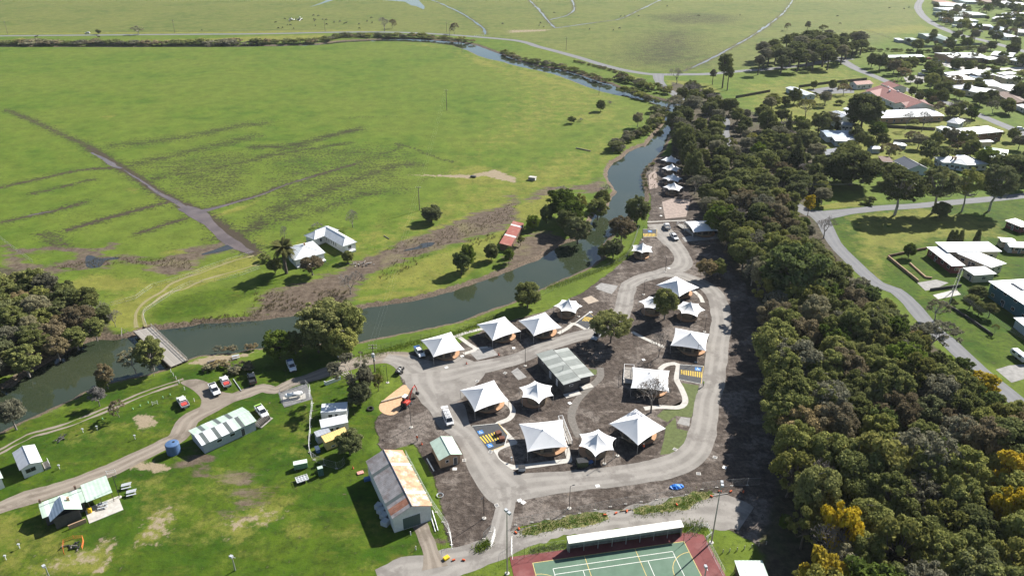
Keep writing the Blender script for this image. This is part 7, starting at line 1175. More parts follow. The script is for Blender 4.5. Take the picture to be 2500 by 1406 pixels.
def lamp(tile, top_, bs, label, group='slim black path lamps', flood=0, collar=True, mat=None, name='street_lamp', hmax=7):
    (t_, b_) = T(tile, top_, bs); p, h = ipole(t_, b_); h = min(h, hmax); o = empty(name, p + Vector((0, 0, .03)), random.Random(int(bs[0])).uniform(0, 6.28), label, 'lamp', group); MB().tube((0, 0, 0), (0, 0, h), .075 if not flood else .16, .055 if not flood else .09, 8).build('pole', mat or M_BLACKM, o)
    if flood:
        MB().box((0, 0, h - .1), (1.5, .1, .1)).build('crossarm', M_STEEL, o)
        for k in range(flood): MB().box(((k - (flood - 1) / 2) * .9, .15, h + .15), (.6, .5, .4)).build('floodlight', W_GREYW, o)
    else: a = MB().tube((0, 0, h - .03), (.7, 0, h + .05), .04, .04, 5).build('arm', mat or M_BLACKM, o); MB().box((.75, 0, h + .04), (.5, .22, .08)).build('lamp_head', mat or M_BLACKM, o)
    if collar: MB().lathe([(.45, 0), (.45, .08), (.3, .12)], (0, 0, 0), 14).build('base_collar', M_CONC, o)
for tile, tp, bs, lab in (('22', (160, 575), (165, 755), 'lamp beside the wash house corner at the road'), ('22', (690, 135), (675, 285), 'lamp beside the small star tent and yellow bay'), ('22', (1300, -60), (1295, 75), 'lamp inside the upper road bend'), ('22', (1812, 550), (1795, 720), 'lamp in front of the tent at the right arm of the loop'), ('22', (1890, 290), (1875, 430), 'lamp by the inner bend star tent'), ('12', (1515, 1090), (1500, 1225), 'lamp on the mulch between the two road arms'), ('12', (1290, 790), (1280, 920), 'lamp behind the lone star tent'), ('32', (590, 550), (585, 760), 'lamp on the mulch strip below the bottom road'), ('32', (1062, 80), (1045, 260), 'lamp between the small star tent and the tent beside the turf'), ('31', (2195, 645), (2195, 855), 'lamp on the mulch right of the rusty shed'), ('21', (1265, 745), (1275, 915), 'lamp beside the parked trailer'), ('21', (1495, 1150), (1500, 1340), 'lamp behind the excavator'), ('32', (935, 215), (920, 335), 'lamp on the road edge by the small star tent'), ('22', (1320, 735), (1325, 790), 'lamp behind the tent with the timber deck')):
    lamp(tile, tp, bs, lab)
lamp('30', (1075, 450), (1140, 655), 'thin pole beside the picnic tables', None, name='lamp_post'); lamp('31', (2405, 800), (2415, 1380), 'tall floodlight mast at the left of the court entrance', 'floodlight masts', 2, True, M_STEEL, 'floodlight_mast', 16); lamp('32', (2030, 530), (1940, 1085), 'tall floodlight mast leaning past the court corner', 'floodlight masts', 2, True, M_STEEL, 'floodlight_mast', 17); lamp('32', (1880, 1318), (1872, 1440), 'court light at the bottom picture edge', 'floodlight masts', 1, False, M_STEEL, 'floodlight_mast', 6); lamp('30', (438, 1310), (480, 1440), 'lamp at the bottom left picture edge', None, 1, False, M_STEEL, 'lamp_post', 6); lamp('30', (2215, 1220), (2243, 1350), 'lamp standing on the lawn at the bottom picture edge', None, 1, False, M_STEEL, 'lamp_post', 6)
# ================================================================ TENNIS COURT
DL, DR, SL = GT('32', 430, 1335), GT('32', 1570, 1170), GT('32', 450, 1392); ex = (DR - DL).normalized(); ey = Vector((ex.y, -ex.x, 0)); O = DL
Q = lambda x, y: O + ex * x + ey * y
def cs(name, pts, z, mat, parent=None): return sheet(name, [(p.x, p.y) for p in pts], z, mat, parent=parent)
M_RED = simple('red_acrylic', (0.15, 0.04, 0.038), .8, .12, .6, dirt=((.28, .14, .13), .35)); M_GRN = simple('green_acrylic', (0.085, 0.145, 0.10), .8, .08, .5, dirt=((.15, .21, .17), .3)); M_LINE = simple('white_line', (.66, .66, .62), .8, .08, 3); M_OLINE = simple('orange_line', (.58, .42, .14), .8)
court = cs('tennis_court', [Q(-7.6, -4.2), Q(28.8, -4.2), Q(31.4, -3.0), Q(31.4, 18), Q(-7.6, 18)], .050, M_RED)
cs('green_surface', [Q(-3.6, -2.1), Q(27.0, -2.1), Q(27.0, 16), Q(-3.6, 16)], .054, M_GRN, court)
def ln(a, c, w, mat, nm): d = (c - a).normalized(); s = Vector((-d.y, d.x, 0)) * w / 2; cs(nm, [a - s, c - s, c + s, a + s], .058 if mat is M_OLINE else .062, mat, court)
for a, c in (((0, 0), (23.77, 0)), ((0, 1.37), (23.77, 1.37)), ((0, 0), (0, 10.97)), ((23.77, 0), (23.77, 10.97)), ((5.485, 1.37), (5.485, 9.6)), ((18.285, 1.37), (18.285, 9.6)), ((0, 9.6), (23.77, 9.6)), ((0, 10.97), (23.77, 10.97)), ((5.485, 5.485), (18.285, 5.485))): ln(Q(*a), Q(*c), .11, M_LINE, 'white_line')
for a, c in (((-3.5, -2.0), (26.9, -2.0)), ((-3.5, -2.0), (-3.5, 13.2)), ((26.9, -2.0), (26.9, 13.2)), ((6.65, -2.0), (6.65, 13.2)), ((16.8, -2.0), (16.8, 13.2))): ln(Q(*a), Q(*c), .10, M_OLINE, 'netball_line')
for cx, s in ((26.9, -1), (-3.5, 1)):
    for k in range(14): t0, t1 = math.pi * (k / 14 - .5), math.pi * ((k + 1) / 14 - .5); ln(Q(cx + s * 4.9 * math.cos(t0), 5.6 + 4.9 * math.sin(t0)), Q(cx + s * 4.9 * math.cos(t1), 5.6 + 4.9 * math.sin(t1)), .10, M_OLINE, 'netball_circle')
B_ = rail_run('stair_rail', T('32', (1850, 940), (1895, 935), (1940, 1020), (1890, 1060)), 'white pipe rail beside the court steps', 'rail', .9, 2.0, r=.04)
# ================================================================ PATHS, BAYS
b = NB('verge_grass'); M_VERGE = b.done(b.mix(b.ss(b.noise(.6, 5, .7), .4, .6), (.045, .075, .012), b.mix(b.noise(2, 4), (.15, .14, .05), (.22, .19, .09))), .95, 0, b.bump(b.noise(2, 4), .6, .2))
def cpath(px, w, z, mat=M_CONC, nm='concrete_path'): ribbon(nm, px, w, z, mat, .8, .0, 1, cols=2)
cpath(T('21', (1900, 480), (2050, 430), (2180, 400)), 1.3, .012); cpath(T('21', (1960, 480), (2040, 540), (2110, 595), (2000, 640)), 1.3, .016); cpath(T('21', (2110, 590), (2230, 575)), 1.0, .020); cpath(T('21', (2390, 1090), (2450, 1140), (2470, 1200), (2430, 1260), (2320, 1310)) + T('31', (2380, 20), (2490, 140)), 1.4, .016); cpath(T('31', (2500, 130), (2400, 160), (2320, 200), (2300, 250), (2350, 320), (2500, 375)), 1.3, .020); cpath(T('32', (0, 350), (40, 370), (250, 350), (430, 325), (600, 300)), 1.5, .024); cpath(T('32', (590, 310), (560, 180), (525, 0)), 1.2, .028)
cpath(T('22', (1450, 790), (1480, 760), (1540, 735), (1625, 745), (1610, 880), (1650, 960), (1690, 1060), (1680, 1120), (1620, 1150), (1450, 1145), (1300, 1160)), 1.5, .016); cpath(T('22', (480, 445), (560, 400), (620, 355), (680, 370), (760, 415)), 1.3, .016); cpath(T('22', (590, 340), (640, 345), (780, 245)), .5, .020); cpath(T('22', (1185, 430), (1300, 490), (1490, 575)), 1.2, .016); cpath(T('22', (1760, 30), (1830, 90), (1860, 150)), 1.3, .012); cpath(T('12', (1330, 750), (1700, 735)), .8, .030)
def slab(tile, pts, mat, z=.012, nm='paved_pad'): return sheet(nm, [(GT(tile, *p).x, GT(tile, *p).y) for p in pts], z, mat)
slab('21', ((2050, 620), (2260, 570), (2330, 650), (2130, 700)), M_PAD); slab('22', ((710, 112), (795, 85), (870, 135), (770, 165)), simple('tan_slab', (.34, .28, .22), .9, .1, 1)); slab('22', ((840, 20), (900, -20), (1040, 10), (990, 70)), M_PAD); slab('22', ((30, 810), (90, 770), (180, 860), (100, 890)), M_PAD); slab('12', ((830, 1370), (890, 1330), (1050, 1360), (1000, 1420)), M_PAD, .016); slab('22', ((1610, 1300), (1650, 1240), (1740, 1250), (1730, 1330)), M_PAD); slab('12', ((1660, 900), (1800, 870), (2010, 860), (2020, 910), (1690, 940)), M_PAD, .040)
slab('12', ((1470, 560), (1560, 530), (1740, 540), (1700, 700), (1500, 720)), simple('pink_gravel', (.27, .215, .185), .95, .2, .8, bump=.4), .010, 'gravel_pad'); slab('12', ((1340, 300), (1420, 250), (1430, 420), (1350, 440)), simple('pink_gravel', (0, 0, 0)), .010, 'gravel_pad')
sp = smooth_line([(GT('21', *p).x, GT('21', *p).y) for p in ((1195, 1130), (1260, 1060), (1390, 960), (1440, 935), (1490, 980), (1440, 1080), (1380, 1190), (1300, 1225), (1210, 1190))], .6, True); sheet('sand_patch', sp, .030, simple('orange_sand', (.46, .30, .18), .95, .12, 1.5, bump=.4))
TURF = simple('rolled_turf', (.085, .105, .035), .95, .18, 1.2, bump=.3)
for k, pts in enumerate((((1480, 1175), (1640, 1172), (1710, 1120), (1720, 1060), (1655, 915), (1820, 940), (1800, 1080), (1750, 1245), (1600, 1230), (1520, 1290), (1420, 1230)), ((1500, 1340), (1600, 1240), (1610, 1350), (1720, 1375), (1710, 1500), (1660, 1580), (1450, 1600), (1490, 1450)))):
    sheet('new_turf', [(GT('22', *p).x, GT('22', *p).y) for p in pts], .006 + .003 * k, TURF)
sheet('new_turf', [(GT('22', *p).x, GT('22', *p).y) for p in ((780, 780), (855, 790), (840, 840), (770, 820))], .014, TURF)
M_YEL = simple('yellow_line', (.62, .42, .05), .8); M_BLUE = simple('blue_paint', (.03, .16, .42), .8)
def bay(tile, asp, hatch, blues, label, n=10):
    a = sheet('parking_bay', [(GT(tile, *p).x, GT(tile, *p).y) for p in asp], .048, M_NEWASPH); h = [GT(tile, *p) for p in hatch]
    for i in range(n):
        t0, t1 = i / n, (i + .45) / n; sk = .55 / n; e = lambda t: h[0].lerp(h[1], min(1, t)); f = lambda t: h[3].lerp(h[2], min(1, t)); sheet('hatch_stripe', [(p.x, p.y) for p in (e(t0), e(t1), f(min(1, t1 + sk)), f(min(1, t0 + sk)))], .052, M_YEL, parent=a)
    P = [GT(tile, *p) for p in asp]
    for i in range(len(P) - 1):
        d = (P[i + 1] - P[i]).normalized(); s = Vector((-d.y, d.x, 0)) * .06; sheet('edge_line', [(p.x, p.y) for p in (P[i] - s, P[i + 1] - s, P[i + 1] + s, P[i] + s)], .056, M_OLINE if i % 2 else M_LINE, parent=a)
    for (u, v, w) in blues:
        c = GT(tile, u, v); d = (h[1] - h[0]).normalized(); q = Vector((-d.y, d.x, 0)); X_ = lambda x, y: (c.x + d.x * x * w + q.x * y * w, c.y + d.y * x * w + q.y * y * w)
        sb = sheet('access_symbol', [X_(-.6, -.6), X_(.6, -.6), X_(.6, .6), X_(-.6, .6)], .056, M_BLUE, parent=a)
        def stroke(p0, p1, ww=.09): dx, dy = p1[0] - p0[0], p1[1] - p0[1]; l_ = math.hypot(dx, dy); nx, ny = -dy / l_ * ww / 2, dx / l_ * ww / 2; sheet('symbol_stroke', [X_(p0[0] - nx, p0[1] - ny), X_(p1[0] - nx, p1[1] - ny), X_(p1[0] + nx, p1[1] + ny), X_(p0[0] + nx, p0[1] + ny)], .060, M_LINE, parent=a)
        sheet('symbol_head', [X_(-.08 + .1 * math.cos(t), .4 + .1 * math.sin(t)) for t in np.linspace(0, 6.28, 9)[:-1]], .060, M_LINE, parent=a); stroke((-.08, .28), (-.05, -.05)); stroke((-.05, .0), (.22, -.02)); stroke((.2, 0), (.32, -.36)); stroke((-.06, .15), (.18, .13), .07)
        for k in range(7): t0, t1 = math.radians(130 + k * 31), math.radians(130 + (k + 1) * 31); stroke((-.05 + .3 * math.cos(t0), -.15 + .3 * math.sin(t0)), (-.05 + .3 * math.cos(t1), -.15 + .3 * math.sin(t1)), .07)
bay('31', ((2080, -25), (2330, -50), (2420, 60), (2390, 160), (2240, 218)), ((2150, 80), (2310, 30), (2340, 105), (2190, 145)), ((2162, 35, 1.1), (2250, 162, 1.1)), 'a', 6); bay('22', ((1640, 742), (1865, 757), (1842, 927), (1630, 882)), ((1650, 792), (1855, 815), (1848, 868), (1640, 832)), ((1812, 786, 1.3),), 'b', 12); bay('22', ((650, 342), (780, 247), (850, 310), (760, 405)), ((735, 285), (825, 300), (815, 335), (700, 325)), (), 'c', 8); bay('12', ((1285, 820), (1420, 820), (1420, 895), (1290, 895)), ((1290, 862), (1412, 860), (1405, 890), (1290, 892)), ((1355, 840, 1.2),), 'd', 9)
# ================================================================ SITE OBJECTS
def thing(name, tile, uv, label, cat, rz=0.0, group=None, z=.03): p = GT(tile, *uv); p.z = z; return empty(name, p, rz, label, cat, group)
# excavator
EXR = paint('excavator_red', (.52, .05, .03)); o = thing('excavator', '21', (1455, 1130), 'red mini excavator with raised arm on the orange sand', 'excavator', R(62))
for sg in (-1, 1):
    tr = MB(); loft(tr, [[(x, sg * .75 + w, z) for x, z in ((-1.15, .05), (1.15, .05), (1.35, .3), (1.15, .55), (-1.15, .55), (-1.35, .3))] for w in (-.2, .2)]); tk = tr.build('track', M_TRIM, o)
    for x in (-1.0, 0, 1.0): MB().tube((x, sg * .75 - .22, .3), (x, sg * .75 + .22, .3), .2, .2, 10).build('roller', M_STEEL, tk)
MB().box((0, 0, .62), (1.4, 1.2, .2)).build('undercarriage', M_TRIM, o); hb = MB(); loft(hb, [sect(-1.25, 1.6, .75, 1.5, .2), sect(-1.0, 1.8, .72, 1.65, .15), sect(.2, 1.8, .72, 1.6, .12), sect(.8, 1.6, .75, 1.2, .12)]); hb.build('engine_housing', EXR, o); MB().box((-1.25, 0, 1.1), (.25, 1.5, .6)).build('counterweight', M_TRIM, o)
cb = MB().box((.15, .4, 2.0), (1.3, .9, 1.1)).build('cab', EXR, o); MB().box((.15, .4, 2.05), (1.34, .7, .8)).build('window', M_GLASS, cb); MB().box((.15, .4, 2.05), (1.0, .94, .8)).build('window', M_GLASS, cb); MB().box((.15, .4, 2.6), (1.4, 1.0, .1)).build('cab_roof', simple('white_hat', (0, 0, 0)), cb)
bo = MB().path([(.8, -.3, 1.1), (1.6, -.3, 2.6), (2.6, -.3, 3.7), (3.6, -.3, 3.9)], [.22, .24, .2, .14], 4).build('boom', EXR, o); MB().path([(3.5, -.3, 4.1), (4.2, -.3, 2.6), (4.4, -.3, 1.4)], [.16, .16, .1], 4).build('stick', EXR, o); MB().tube((1.2, -.3, 1.2), (2.0, -.3, 2.7), .08, .06, 6).build('ram', M_STEEL, bo); bk = MB(); loft(bk, [[(4.2, y, 1.4), (4.7, y, 1.3), (4.75, y, .8), (4.3, y, .55), (3.95, y, .8)] for y in (-.7, .1)]); bk.build('bucket', M_TRIM, o)
# gas tank
o = thing('gas_tank', '21', (385, 1060), 'white horizontal gas tank inside the mesh cage', 'tank', R(18)); m = MB()
for a, c, r0, r1 in ((-2.2, -2.0, .25, .5), (-2.0, -1.7, .5, .6), (-1.7, 1.7, .6, .6), (1.7, 2.0, .6, .5), (2.0, 2.2, .5, .25)): m.tube((a, 0, 1.1), (c, 0, 1.1), r0, r1, 18)
m.build('vessel', CW, o, True); MB().box((0, -.605, 1.12), (1.1, .02, .18)).build('lettering_band', M_NAVY, o)
for x in (-1.3, 1.3): MB().box((x, 0, .3), (.25, 1.0, .6)).build('saddle', M_CONC, o)
MB().lathe([(.2, 1.68), (.2, 1.9), (.1, 1.95)], (0, 0, 0), 10).build('valve_dome', M_STEEL, o); MB().box((0, -.1, .04), (5.6, 2.6, .08)).build('plinth', M_CONC, o)
slab('21', ((230, 1010), (500, 920), (560, 1070), (290, 1150)), simple('blue_metal', (.16, .16, .16), .95, .2, 2), .020, 'gravel_bed')
# trailers, bins, generator
o = thing('box_trailer', '21', (1392, 820), 'black box trailer with load beside the lamp', 'trailer', R(70)); MB().box((0, 0, .6), (2.6, 1.5, .08)).build('floor', M_TRIM, o)
for c_, d_ in (((0, .75, .85), (2.6, .05, .5)), ((0, -.75, .85), (2.6, .05, .5)), ((1.3, 0, .85), (.05, 1.5, .5)), ((-1.3, 0, .85), (.05, 1.5, .5))): MB().box(c_, d_).build('side', M_TRIM, o)
for k in range(5): MB().box((-.9 + k * .45, (k % 2) * .5 - .25, .95), (.4, .5, .35), k).build('load', [W_GREYW, M_TIMBER, M_CONC][k % 3], o)
for sg in (-1, 1): MB().tube((0, sg * .7, .33), (0, sg * .9, .33), .33, .33, 12).build('wheel', M_TYRE, o)
MB().box((1.9, 0, .5), (1.2, .08, .08)).build('drawbar', M_BLACKM, o)
def boxy(name, tile, uv, dim, mat, label, cat, rz=0, lid=None, wheels=False, group=None, z=.03):
    o = thing(name, tile, uv, label, cat, rz, group, z); m = MB(); x, y, zz = dim; loft(m, [sect(-x / 2, y * .96, .12 if wheels else 0, zz * .96, .06), sect(-x / 2 + .08, y, .1 if wheels else 0, zz, .05), sect(x / 2 - .08, y, .1 if wheels else 0, zz, .05), sect(x / 2, y * .96, .12 if wheels else 0, zz * .96, .06)]); m.build('body', mat, o)
    if lid: MB().box((0, 0, zz + .04), (x * 1.03, y * 1.03, .08)).build('lid', lid, o)
    if wheels:
        for sx in (-1, 1):
            for sy in (-1, 1): MB().tube((sx * x * .35, sy * (y / 2 - .1), .14), (sx * x * .35, sy * (y / 2 + .02), .14), .14, .14, 10).build('wheel', M_TYRE, o)
    return o
boxy('skip_bin', '32', (708, 350), (2.4, 1.7, 1.4), simple('olive_bin', (.05, .065, .03), .7), 'dark olive rubbish skip on the bottom road edge', 'bin', R(8), M_BLACKM, True); boxy('site_trolley', '32', (132, 398), (1.5, 1.1, 1.0), CS, 'small silver site trolley on the bottom road', 'trolley', R(5), M_TRIM, True); boxy('wheel_tub', '32', (785, 330), (1.2, .8, .6), CBL, 'small blue tub next to the olive skip', 'tub', R(20), None, True)
boxy('generator', '31', (450, 372), (2.9, 1.3, 1.5), simple('generator_green', (.13, .24, .14), .6), 'green trailer generator on the lawn', 'generator', R(18), simple('pale_green_lid', (.5, .62, .5)), True); boxy('steel_cabinet', '31', (640, 440), (1.1, .9, 2.0), simple('dark_green_box', (.05, .11, .10), .6), 'dark green upright cabinet behind the generator', 'cabinet', R(25), C_PGREEN); boxy('chest_freezer', '31', (608, 215), (1.5, .9, .9), CBL, 'blue and white box at the site compound fence', 'box', R(-60), M_WHITEP)
boxy('rust_crate', '31', (2330, 60), (1.3, 1.2, .9), simple('rusty_crate', (.13, .055, .035), .9), 'upper of two rust brown crates beside the hatched bay', 'crate', R(30)); boxy('rust_crate', '31', (2365, 112), (1.3, 1.2, .9), simple('rusty_crate', (0, 0, 0)), 'lower of two rust brown crates beside the hatched bay', 'crate', R(10))
for k, (u, v) in enumerate(((1195, 760), (1215, 800), (1245, 850), (1255, 912))): boxy('wire_crate', '31', (u, v), (1.5, 1.4, 1.1), W_GREYW, ['topmost', 'second', 'third', 'lowest'][k] + ' grey crate in the shade along the rusty shed wall', 'crate', R(-25))
boxy('blue_crate', '31', (1085, 490), (1.6, .9, .7), CBL, 'blue crate in the shade of the rusty shed', 'crate', R(20)); boxy('pink_board', '31', (1015, 425), (1.4, 1.0, .25), simple('pink_sheet', (.5, .24, .2), .8), 'pink brown board stack at the shed corner', 'boards', R(25))
o = thing('blue_tarp_pile', '32', (1610, 560), 'crumpled bright blue tarpaulin bundle on the mulch strip', 'tarpaulin', R(5)); m = MB(); rnd = np.random.RandomState(9); secs = []
for x in np.linspace(-1.5, 1.5, 9): f = math.sqrt(max(.05, 1 - (x / 1.6) ** 2)); secs.append([(x + rnd.randn() * .05, y * f + rnd.randn() * .08, max(0, z * f + rnd.randn() * .06)) for y, z in ((-.7, 0), (.7, 0), (.75, .3), (.4, .55), (-.3, .6), (-.75, .25))])
loft(m, secs); m.build('tarp', simple('blue_tarp', (.02, .16, .55), .5, .3, 4), o)
def frame_trailer():
    o = thing('frame_trailer', '31', (462, 500), 'white steel framed trailer with solar frame on the lawn', 'trailer', R(28)); w = M_WHITEP
    for y in (-.9, -.3, .3, .9): MB().box((0, y, .75), (2.6, .07, .07)).build('frame_bar', w, o)
    for x in (-1.25, -.6, 0, .6, 1.25): MB().box((x, 0, .82), (.07, 1.9, .07)).build('frame_bar', w, o)
    MB().box((0, 0, .55), (2.4, 1.7, .1)).build('bed', W_GREYW, o); MB().box((-1.9, 0, .6), (1.2, .07, .07)).build('drawbar', M_BLACKM, o)
    for sg in (-1, 1): MB().tube((.2, sg * .85, .33), (.2, sg * 1.02, .33), .33, .33, 12).build('wheel', M_TYRE, o)
frame_trailer()
# picnic tables, signs, bollards
def picnic(tile, uv, rz, label):
    o = thing('picnic_table', tile, uv, label, 'table', rz); 
    for k in range(3): MB().box((0, -.28 + k * .28, .76), (1.9, .25, .06)).build('tabletop_plank', W_GREYW, o)
    for sg in (-1, 1): MB().box((0, sg * .78, .46), (1.9, .3, .06)).build('bench', W_GREYW, o); MB().box((sg * .65, 0, .44), (.1, 1.6, .08)).build('brace', M_STEEL, o); MB().box((sg * .65, 0, .37), (.1, .5, .74)).build('leg', M_STEEL, o)
picnic('30', (1210, 560), R(22), 'upper of two grey picnic tables on the lawn'); picnic('30', (1258, 625), R(22), 'lower of two grey picnic tables on the lawn'); picnic('30', (985, 745), R(22), 'grey picnic table on the shelter slab'); picnic('20', (2250, 680), R(25), 'weathered picnic table near the river by the bridge')
def bollard(tile, uv, label, group, h=.9, r=.09, mat=None): o = thing('bollard', tile, uv, label, 'bollard', 0, group); MB().lathe([(r, 0), (r, h - .05), (r * .7, h)], (0, 0, 0), 8).build('post', mat or M_WHITEP, o); MB().lathe([(r * 1.05, h - .25), (r * 1.05, h - .18)], (0, 0, 0), 8).build('band', M_TAIL, o)
for k, (t_, uv, lab) in enumerate((('20', (1632, 815), 'white post nearest the timber bridge'), ('20', (1655, 850), 'second white post from the timber bridge'), ('20', (1682, 885), 'third white post from the timber bridge'), ('20', (1708, 918), 'fourth white post from the timber bridge'), ('20', (1762, 985), 'white post nearest the parked utes'), ('31', (1495, 1015), 'upper white post in the lawn below the rusty shed'), ('31', (1545, 1155), 'lower white post in the lawn below the rusty shed'), ('20', (1855, 1095), 'white post right of the red tray truck'))): bollard(t_, uv, lab, 'white posts in the lawn', 1.0)
for k, (u, v) in enumerate(((2050, 1180), (2115, 1172), (2185, 1160), (2255, 1145), (2325, 1132), (2392, 1118), (2462, 1104))): bollard('32', (u, v), ['first', 'second', 'third', 'fourth', 'fifth', 'sixth', 'seventh'][k] + ' from left in the row of grey bollards above the green shelter', 'row of grey bollards', .8, .09, M_CONC)
def cone(tile, uv, label): o = thing('traffic_cone', tile, uv, label, 'traffic cone', 0, 'traffic cones'); MB().lathe([(.17, .05), (.04, .7)], (0, 0, 0), 12).build('cone', M_ORGV, o); MB().box((0, 0, .025), (.4, .4, .05)).build('base', M_ORGV, o); MB().lathe([(.118, .3), (.09, .42)], (0, 0, 0), 12, 1.03, 1.03).build('stripe', M_WHITEP, o)
cone('21', (2028, 735), 'orange cone by the first river tent'); cone('21', (2335, 650), 'orange cone by the second river tent'); cone('31', (1600, 150), 'orange cone behind the brick hut'); cone('31', (945, 380), 'orange cone beside the rusty shed corner')
for k, (t_, u, v, lab) in enumerate((('32', 925, 825, 'left of the gap'), ('32', 1030, 808, 'in the middle of the gap'), ('32', 1135, 790, 'right of the gap'), ('32', 1610, 728, 'in the long grass strip'), ('32', 1940, 648, 'at the end of the pipes'), ('32', 2022, 602, 'above the pipes'), ('32', 2125, 602, 'right of the pipes'), ('32', 2245, 605, 'beside the wood'), ('32', 105, 958, 'at the left end of the strip'), ('32', 75, 994, 'lowest at the left end of the strip'), ('31', 2000, 1255, 'at the muddy hole'), ('31', 1905, 1255, 'left of the muddy hole'))):
    o = boxy('barrier_block', t_, (u, v), (.6, .3, .3), M_ORGV, 'orange barrier block on the access track edge, ' + lab, 'barrier', R(k * 35), None, False, 'orange barrier blocks')
boxy('yellow_bin', '31', (1835, 1240), (1.1, .8, .5), simple('yellow_plastic', (.75, .45, .02), .5), 'yellow barrier tub left of the muddy hole', 'tub', R(40)); boxy('yellow_bin', '30', (862, 800), (.7, .6, 1.0), simple('yellow_plastic', (0, 0, 0)), 'yellow lidded bin at the picnic shelter', 'bin', R(20), simple('yellow_plastic', (0, 0, 0)))
PIT = MB().box((0, 0, .03), (1.0, .9, .06)).mesh('frame', M_CONC); PITL = MB().box((0, 0, .064), (.7, .6, .02)).mesh('lid', simple('grate', (.16, .16, .16), .7)); PITW = MB().box((0, 0, .064), (.85, .75, .02)).mesh('lid', M_WHITEP)
for k, (t_, u, v, g, lab) in enumerate((('21', 1985, 662, 0, 'beside the first river tent deck'), ('21', 1835, 770, 0, 'below the first river tent'), ('21', 2395, 822, 1, 'at the kerb behind the van tent'), ('21', 2130, 900, 1, 'beside the van tent corner'), ('22', 55, 585, 0, 'below the second river tent'), ('22', 1293, 697, 0, 'at the shadow of the thin bare tree'), ('22', 590, 1110, 0, 'beside the curved path'), ('32', 1595, 198, 1, 'on the green turf'), ('32', 1975, 274, 1, 'at the outer bend of the loop road'), ('32', 1818, 430, 1, 'below the outer bend of the loop road'), ('32', 855, 547, 0, 'on the bottom road edge'), ('32', 112, 685, 0, 'upper at the left mulch corner'), ('32', 148, 705, 0, 'lower at the left mulch corner'), ('32', 2066, 370, 0, 'on the mulch near the wood'), ('31', 2255, 222, 1, 'beside the blue access bay'), ('31', 2005, 302, 1, 'beside the brick hut'), ('31', 2315, 732, 1, 'at the road exit'), ('12', 1455, 620, 0, 'on the upper mulch'), ('12', 1460, 692, 0, 'beside the upper car park gravel'), ('12', 1535, 1192, 0, 'inside the upper road bend'), ('31', 1915, 385, 0, 'in front of the brick hut'), ('22', 790, 243, 0, 'at the corner of the hatched bay'))):
    o = thing('pit_cover', t_, (u, v), 'pale square service pit cover ' + lab, 'pit cover', R(20 + k * 17), 'service pit covers', .012); link(bpy.data.objects.new('frame', PIT), o); link(bpy.data.objects.new('lid', PITL if g else PITW), o)
# timber deck with rails at the left of tent F, walkway of tent H, stair of the rectangular tent
def deck_frame(tile, a, c, e, label, h=.5):
    p, q, s = GT(tile, *a, h), GT(tile, *c, h), GT(tile, *e, h); ax = (q - p).normalized(); L = (q - p).length; W = abs((s - q).dot(Vector((-ax.y, ax.x, 0)))); sg = 1 if (s - q).dot(Vector((-ax.y, ax.x, 0))) > 0 else -1; o = empty('timber_deck', (p.x, p.y, 0), math.atan2(ax.y, ax.x), label, 'deck'); n = max(3, int(L / .3))
    for i in range(n): MB().box((L * (i + .5) / n, sg * W / 2, h), (L / n * .9, W, .06)).build('board', M_TIMBER, o)
    for x in (0, L / 2, L):
        for y in (0, W): MB().box((x, sg * y, h / 2 + .5), (.1, .1, h + 1.0)).build('post', M_WHITEP, o)
    for y in (0, W): MB().box((L / 2, sg * y, h + 1.0), (L, .08, .08)).build('rail', M_WHITEP, o); MB().box((L / 2, sg * y, h + .5), (L, .05, .05)).build('rail', M_WHITEP, o)
    MB().box((0, sg * W / 2, h + 1.0), (.08, W, .08)).build('rail', M_WHITEP, o); MB().box((L / 2, sg * W / 2, h - .12), (L * .96, W * .96, .16)).build('bearer', M_BTIMBER, o)
deck_frame('22', (1110, 765), (1100, 915), (1195, 915), 'railed timber deck at the left of a large tent'); deck_frame('22', (480, 1262), (570, 1500), (610, 1490), 'narrow railed timber walk beside a large tent', .4); deck_frame('12', (1610, 775), (1760, 880), (1800, 850), 'railed timber stair deck of the rectangular tent', .5)
# odds and ends
def log(tile, a, c, r, mat, label, name='log', cat='log'): p, q = GT(tile, *a, r + .03), GT(tile, *c, r + .03); o = empty(name, (p.x, p.y, 0), 0, label, cat); MB().path([(0, 0, p.z), ((q - p) / 2 + Vector((0, 0, p.z - (0 if False else 0)))), (q - p) + Vector((0, 0, p.z))], [r, r * 1.02, r * .92], 10).build('stem', mat, o); MB().lathe([(r * .9, 0), (r * .5, .01)], (0, 0, p.z), 8).build('cut_end', W_CREAM, o)
log('21', (1215, 1095), (1412, 1042), .22, simple('pale_pine', (.5, .42, .32), .8), 'pale round log lying across the orange sand'); log('31', (1650, 285), (1715, 400), .16, M_WHITEP, 'white pipe lying beside the brick hut', 'pipe', 'pipe'); log('31', (1672, 790), (1730, 980), .1, M_WHITEP, 'left of two white beams leaning at the rusty shed door', 'beam', 'beam'); log('31', (1700, 780), (1755, 970), .1, M_WHITEP, 'right of two white beams leaning at the rusty shed door', 'beam', 'beam'); log('32', (1945, 640), (2100, 615), .09, M_CONC, 'pale pipe lying at the access track end', 'pipe', 'pipe'); log('32', (1072, 785), (1178, 768), .12, M_BTIMBER, 'brown timber beam lying in the fence gap', 'beam', 'beam'); log('20', (2225, 880), (2300, 990), .12, W_GREYW, 'grey ramp rail lying beside the black ute', 'ramp', 'ramp'); log('11', (1240, 880), (1290, 910), .15, BARK_G, 'fallen grey log on the paddock near the farmhouse'); log('12', (650, 45), (790, 75), .25, BARK_G, 'dead fallen trunk lying in the paddock', 'fallen_tree'); log('12', (1620, 480), (1660, 500), .2, BARK_G, 'log on the gravel below the four tents'); log('20', (1980, 720), (2060, 700), .3, BARK_G, 'driftwood log on the sandy landing')
